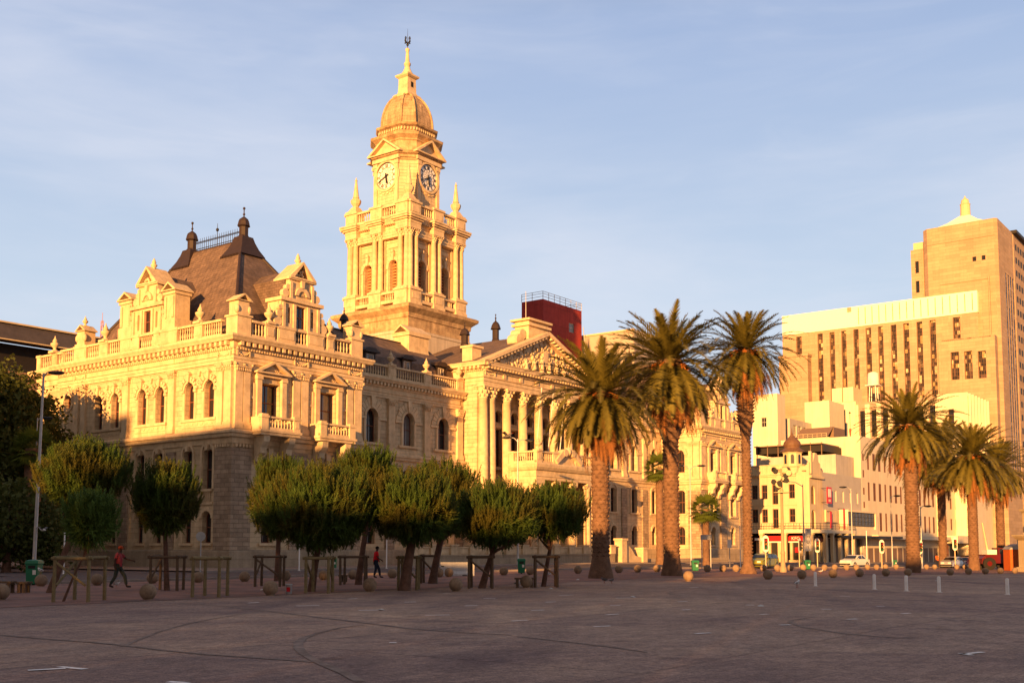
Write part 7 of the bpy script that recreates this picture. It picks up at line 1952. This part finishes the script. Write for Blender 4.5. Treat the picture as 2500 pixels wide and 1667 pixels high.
mark([(880,1664),(840,1642),(790,1622),(762,1608),(742,1596),(730,1583),(728,1570),(740,1558),(775,1545),(830,1532),(890,1525)], [.3,.32,.3,.28,.3,.34,.36,.3,.2,.14,.08], TYRE, 'tyre_mark', .0085)
mark([(300,1577),(340,1560),(390,1541),(450,1524),(520,1510),(600,1497)], [.2,.18,.16,.14,.1,.06], TYRE, 'tyre_mark', .0075)
mark([(440,1472),(560,1480),(700,1497),(850,1515),(1000,1534),(1150,1545),(1250,1550)], [.1,.2,.26,.3,.28,.2,.12], TYRE, 'tyre_mark', .007)
mark([(1980,1507),(1935,1513),(1928,1519),(1960,1530),(2050,1545),(2150,1554),(2240,1559)], [.1,.2,.26,.22,.22,.18,.1], TYRE, 'tyre_mark', .0075)
mark([(1665,1453),(1640,1450),(1630,1447),(1650,1444),(1720,1444),(1850,1448),(2000,1452),(2150,1458),(2260,1467)], [.1,.25,.3,.2,.14,.12,.12,.1,.06], TYRE, 'tyre_mark', .007)
mark([(1260,1553),(1400,1568),(1500,1580),(1580,1592)], [.1,.22,.22,.1], TYRE, 'tyre_mark', .0072)

# ------------------------------------------------------------------ unseen stand-in blocks added behind the viewer to shade the square
SUNH = Vector((-.333,-.943)).normalized()          # horizontal direction towards the sun
SUN_EL = 7.5
def shader_block(w0, w1, t, H, dep=14.):
    """block across the sun's path; w across, t along the shadow direction (negative: behind the viewer)"""
    d = -SUNH; pr = Vector((-SUNH.y, SUNH.x)); pr = pr if pr.x > 0 else -pr
    def P(w, tt): q = pr*w+d*tt; return (q.x, q.y)
    a, b, c, e = P(w0,t), P(w1,t), P(w1,t-dep), P(w0,t-dep)
    m = MB(); m.add([(*a,-3),(*b,-3),(*c,-3),(*e,-3),(*a,H),(*b,H),(*c,H),(*e,H)],[(0,3,2,1),(4,5,6,7),(0,1,5,4),(1,2,6,5),(2,3,7,6),(3,0,4,7)])
    return m
TE = math.tan(R(SUN_EL))
SB = thing('shade_caster_row','unseen row of plain blocks added behind the viewer, heights stepped to cast the shade','building',(0,0,0))
T0 = -45.
# height so that the shadow top stands at z when it has travelled to t
def HH(z, t): return z+(t-T0)*TE
BLOCKS = [(-160,-62.5,HH(13.2,78)),(-62.5,-45,HH(11.0,76)),(-45,-31,HH(3.5,110)),(-31,-28,HH(3.5,33)),(-28,-24,HH(4.3,35)),(-24,-14,HH(2.3,43)),(-14,-11,HH(1.3,62)),(-11,-8.2,HH(-.3,57)),(-8.2,-3,HH(1.1,66)),(-3,40,HH(1.0,98)),(40,140,HH(1.,150))]
for w0, w1, H in BLOCKS: shader_block(w0, w1-.05, T0, H).build('wall', BEIGE, SB)  # plain added boxes, each height set by the shade wanted in its strip

# ------------------------------------------------------------------ sky, sun, camera
w = bpy.data.worlds.new('World'); scene.world = w; w.use_nodes = True
nt = w.node_tree; L = nt.links.new; bg = nt.nodes['Background']
sky = nd(nt,'ShaderNodeTexSky', sky_type='NISHITA', sun_disc=False)
sky.sun_elevation = R(SUN_EL); sky.sun_rotation = math.atan2(SUNH.x, SUNH.y); sky.altitude = 20; sky.air_density = 1.0; sky.dust_density = 1.2; sky.ozone_density = 2.0
tc = nd(nt,'ShaderNodeTexCoord')
def nz(scale, sc, rot=0., det=6, dist=.3):
    mp = nd(nt,'ShaderNodeMapping'); mp.inputs['Scale'].default_value = sc; mp.inputs['Rotation'].default_value = (0,0,rot); L(tc.outputs['Generated'], mp.inputs['Vector'])
    n = nd(nt,'ShaderNodeTexNoise', Scale=scale, Detail=det, Roughness=.55, Distortion=dist); L(mp.outputs[0], n.inputs['Vector']); return n.outputs['Fac']
def rmp(f, a, b, lo, hi):
    r = nd(nt,'ShaderNodeMapRange', interpolation_type='SMOOTHSTEP'); L(f, r.inputs['Value'])
    for k, x in zip(('From Min','From Max','To Min','To Max'), (a,b,lo,hi)): r.inputs[k].default_value = x
    return r.outputs[0]
c1 = rmp(nz(1.3,(1,1,4.5),.2), .40, .72, 0, .45)
c2 = rmp(nz(5.,(1,1,5.),-.1,8,.8), .45, .75, 0, .12)
ad = nd(nt,'ShaderNodeMath', operation='ADD', use_clamp=True); L(c1, ad.inputs[0]); L(c2, ad.inputs[1])
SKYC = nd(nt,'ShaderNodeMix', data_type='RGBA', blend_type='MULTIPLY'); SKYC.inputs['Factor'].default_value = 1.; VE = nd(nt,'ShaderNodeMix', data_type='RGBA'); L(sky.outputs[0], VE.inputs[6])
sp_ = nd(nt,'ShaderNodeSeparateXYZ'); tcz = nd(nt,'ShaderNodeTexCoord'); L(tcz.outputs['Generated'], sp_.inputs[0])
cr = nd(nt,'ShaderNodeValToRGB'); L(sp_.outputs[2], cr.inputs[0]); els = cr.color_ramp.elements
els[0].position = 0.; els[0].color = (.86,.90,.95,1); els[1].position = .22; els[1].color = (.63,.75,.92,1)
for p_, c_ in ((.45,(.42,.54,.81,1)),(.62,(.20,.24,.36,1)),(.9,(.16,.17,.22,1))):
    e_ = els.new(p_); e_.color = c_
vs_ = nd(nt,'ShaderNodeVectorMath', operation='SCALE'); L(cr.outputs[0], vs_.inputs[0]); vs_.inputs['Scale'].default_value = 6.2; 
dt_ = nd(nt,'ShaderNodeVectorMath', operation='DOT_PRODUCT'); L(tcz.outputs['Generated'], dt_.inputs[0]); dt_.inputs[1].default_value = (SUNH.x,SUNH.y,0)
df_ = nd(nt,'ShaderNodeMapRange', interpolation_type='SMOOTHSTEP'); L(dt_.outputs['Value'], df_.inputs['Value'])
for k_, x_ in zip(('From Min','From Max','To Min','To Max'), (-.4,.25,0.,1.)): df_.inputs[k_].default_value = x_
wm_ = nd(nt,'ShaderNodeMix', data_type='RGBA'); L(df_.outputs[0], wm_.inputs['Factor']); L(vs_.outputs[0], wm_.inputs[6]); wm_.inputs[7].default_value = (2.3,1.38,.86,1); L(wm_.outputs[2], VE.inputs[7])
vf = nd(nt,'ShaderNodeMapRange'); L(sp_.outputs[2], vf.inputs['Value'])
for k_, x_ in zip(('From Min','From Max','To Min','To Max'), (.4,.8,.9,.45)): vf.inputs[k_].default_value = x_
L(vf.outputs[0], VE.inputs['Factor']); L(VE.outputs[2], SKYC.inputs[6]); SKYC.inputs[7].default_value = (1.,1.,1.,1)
mx = nd(nt,'ShaderNodeMix', data_type='RGBA'); L(ad.outputs[0], mx.inputs['Factor']); L(SKYC.outputs[2], mx.inputs[6]); mx.inputs[7].default_value = (5.5,5.55,6.1,1)
CLOUDC = mx.inputs[7]
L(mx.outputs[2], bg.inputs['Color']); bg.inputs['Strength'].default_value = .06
sd = bpy.data.lights.new('sun','SUN'); sd.energy = 5.; sd.angle = R(.5); sd.color = (1.,.475,.14)
so = mk('sun', sd); ds = Vector((SUNH.x*math.cos(R(SUN_EL)), SUNH.y*math.cos(R(SUN_EL)), math.sin(R(SUN_EL))))
so.rotation_euler = ds.to_track_quat('Z','Y').to_euler()
cam = bpy.data.cameras.new('camera'); co_ = mk('camera', cam, None, (0,0,CH)); scene.camera = co_
cam.sensor_width = 36; cam.lens = CF/2500*36; cam.shift_y = (CCY-833.5)/2500; cam.clip_end = 3000; cam.clip_start = .1
co_.rotation_euler = (math.pi/2+PIT, 0, 0)
scene.view_settings.view_transform = 'Standard'; scene.view_settings.look = 'None'; scene.view_settings.gamma = 1; scene.view_settings.use_curve_mapping = False
scene.view_settings.exposure = 1.35
scene.cycles.max_bounces = 5; scene.cycles.transparent_max_bounces = 4; scene.cycles.use_denoising = True
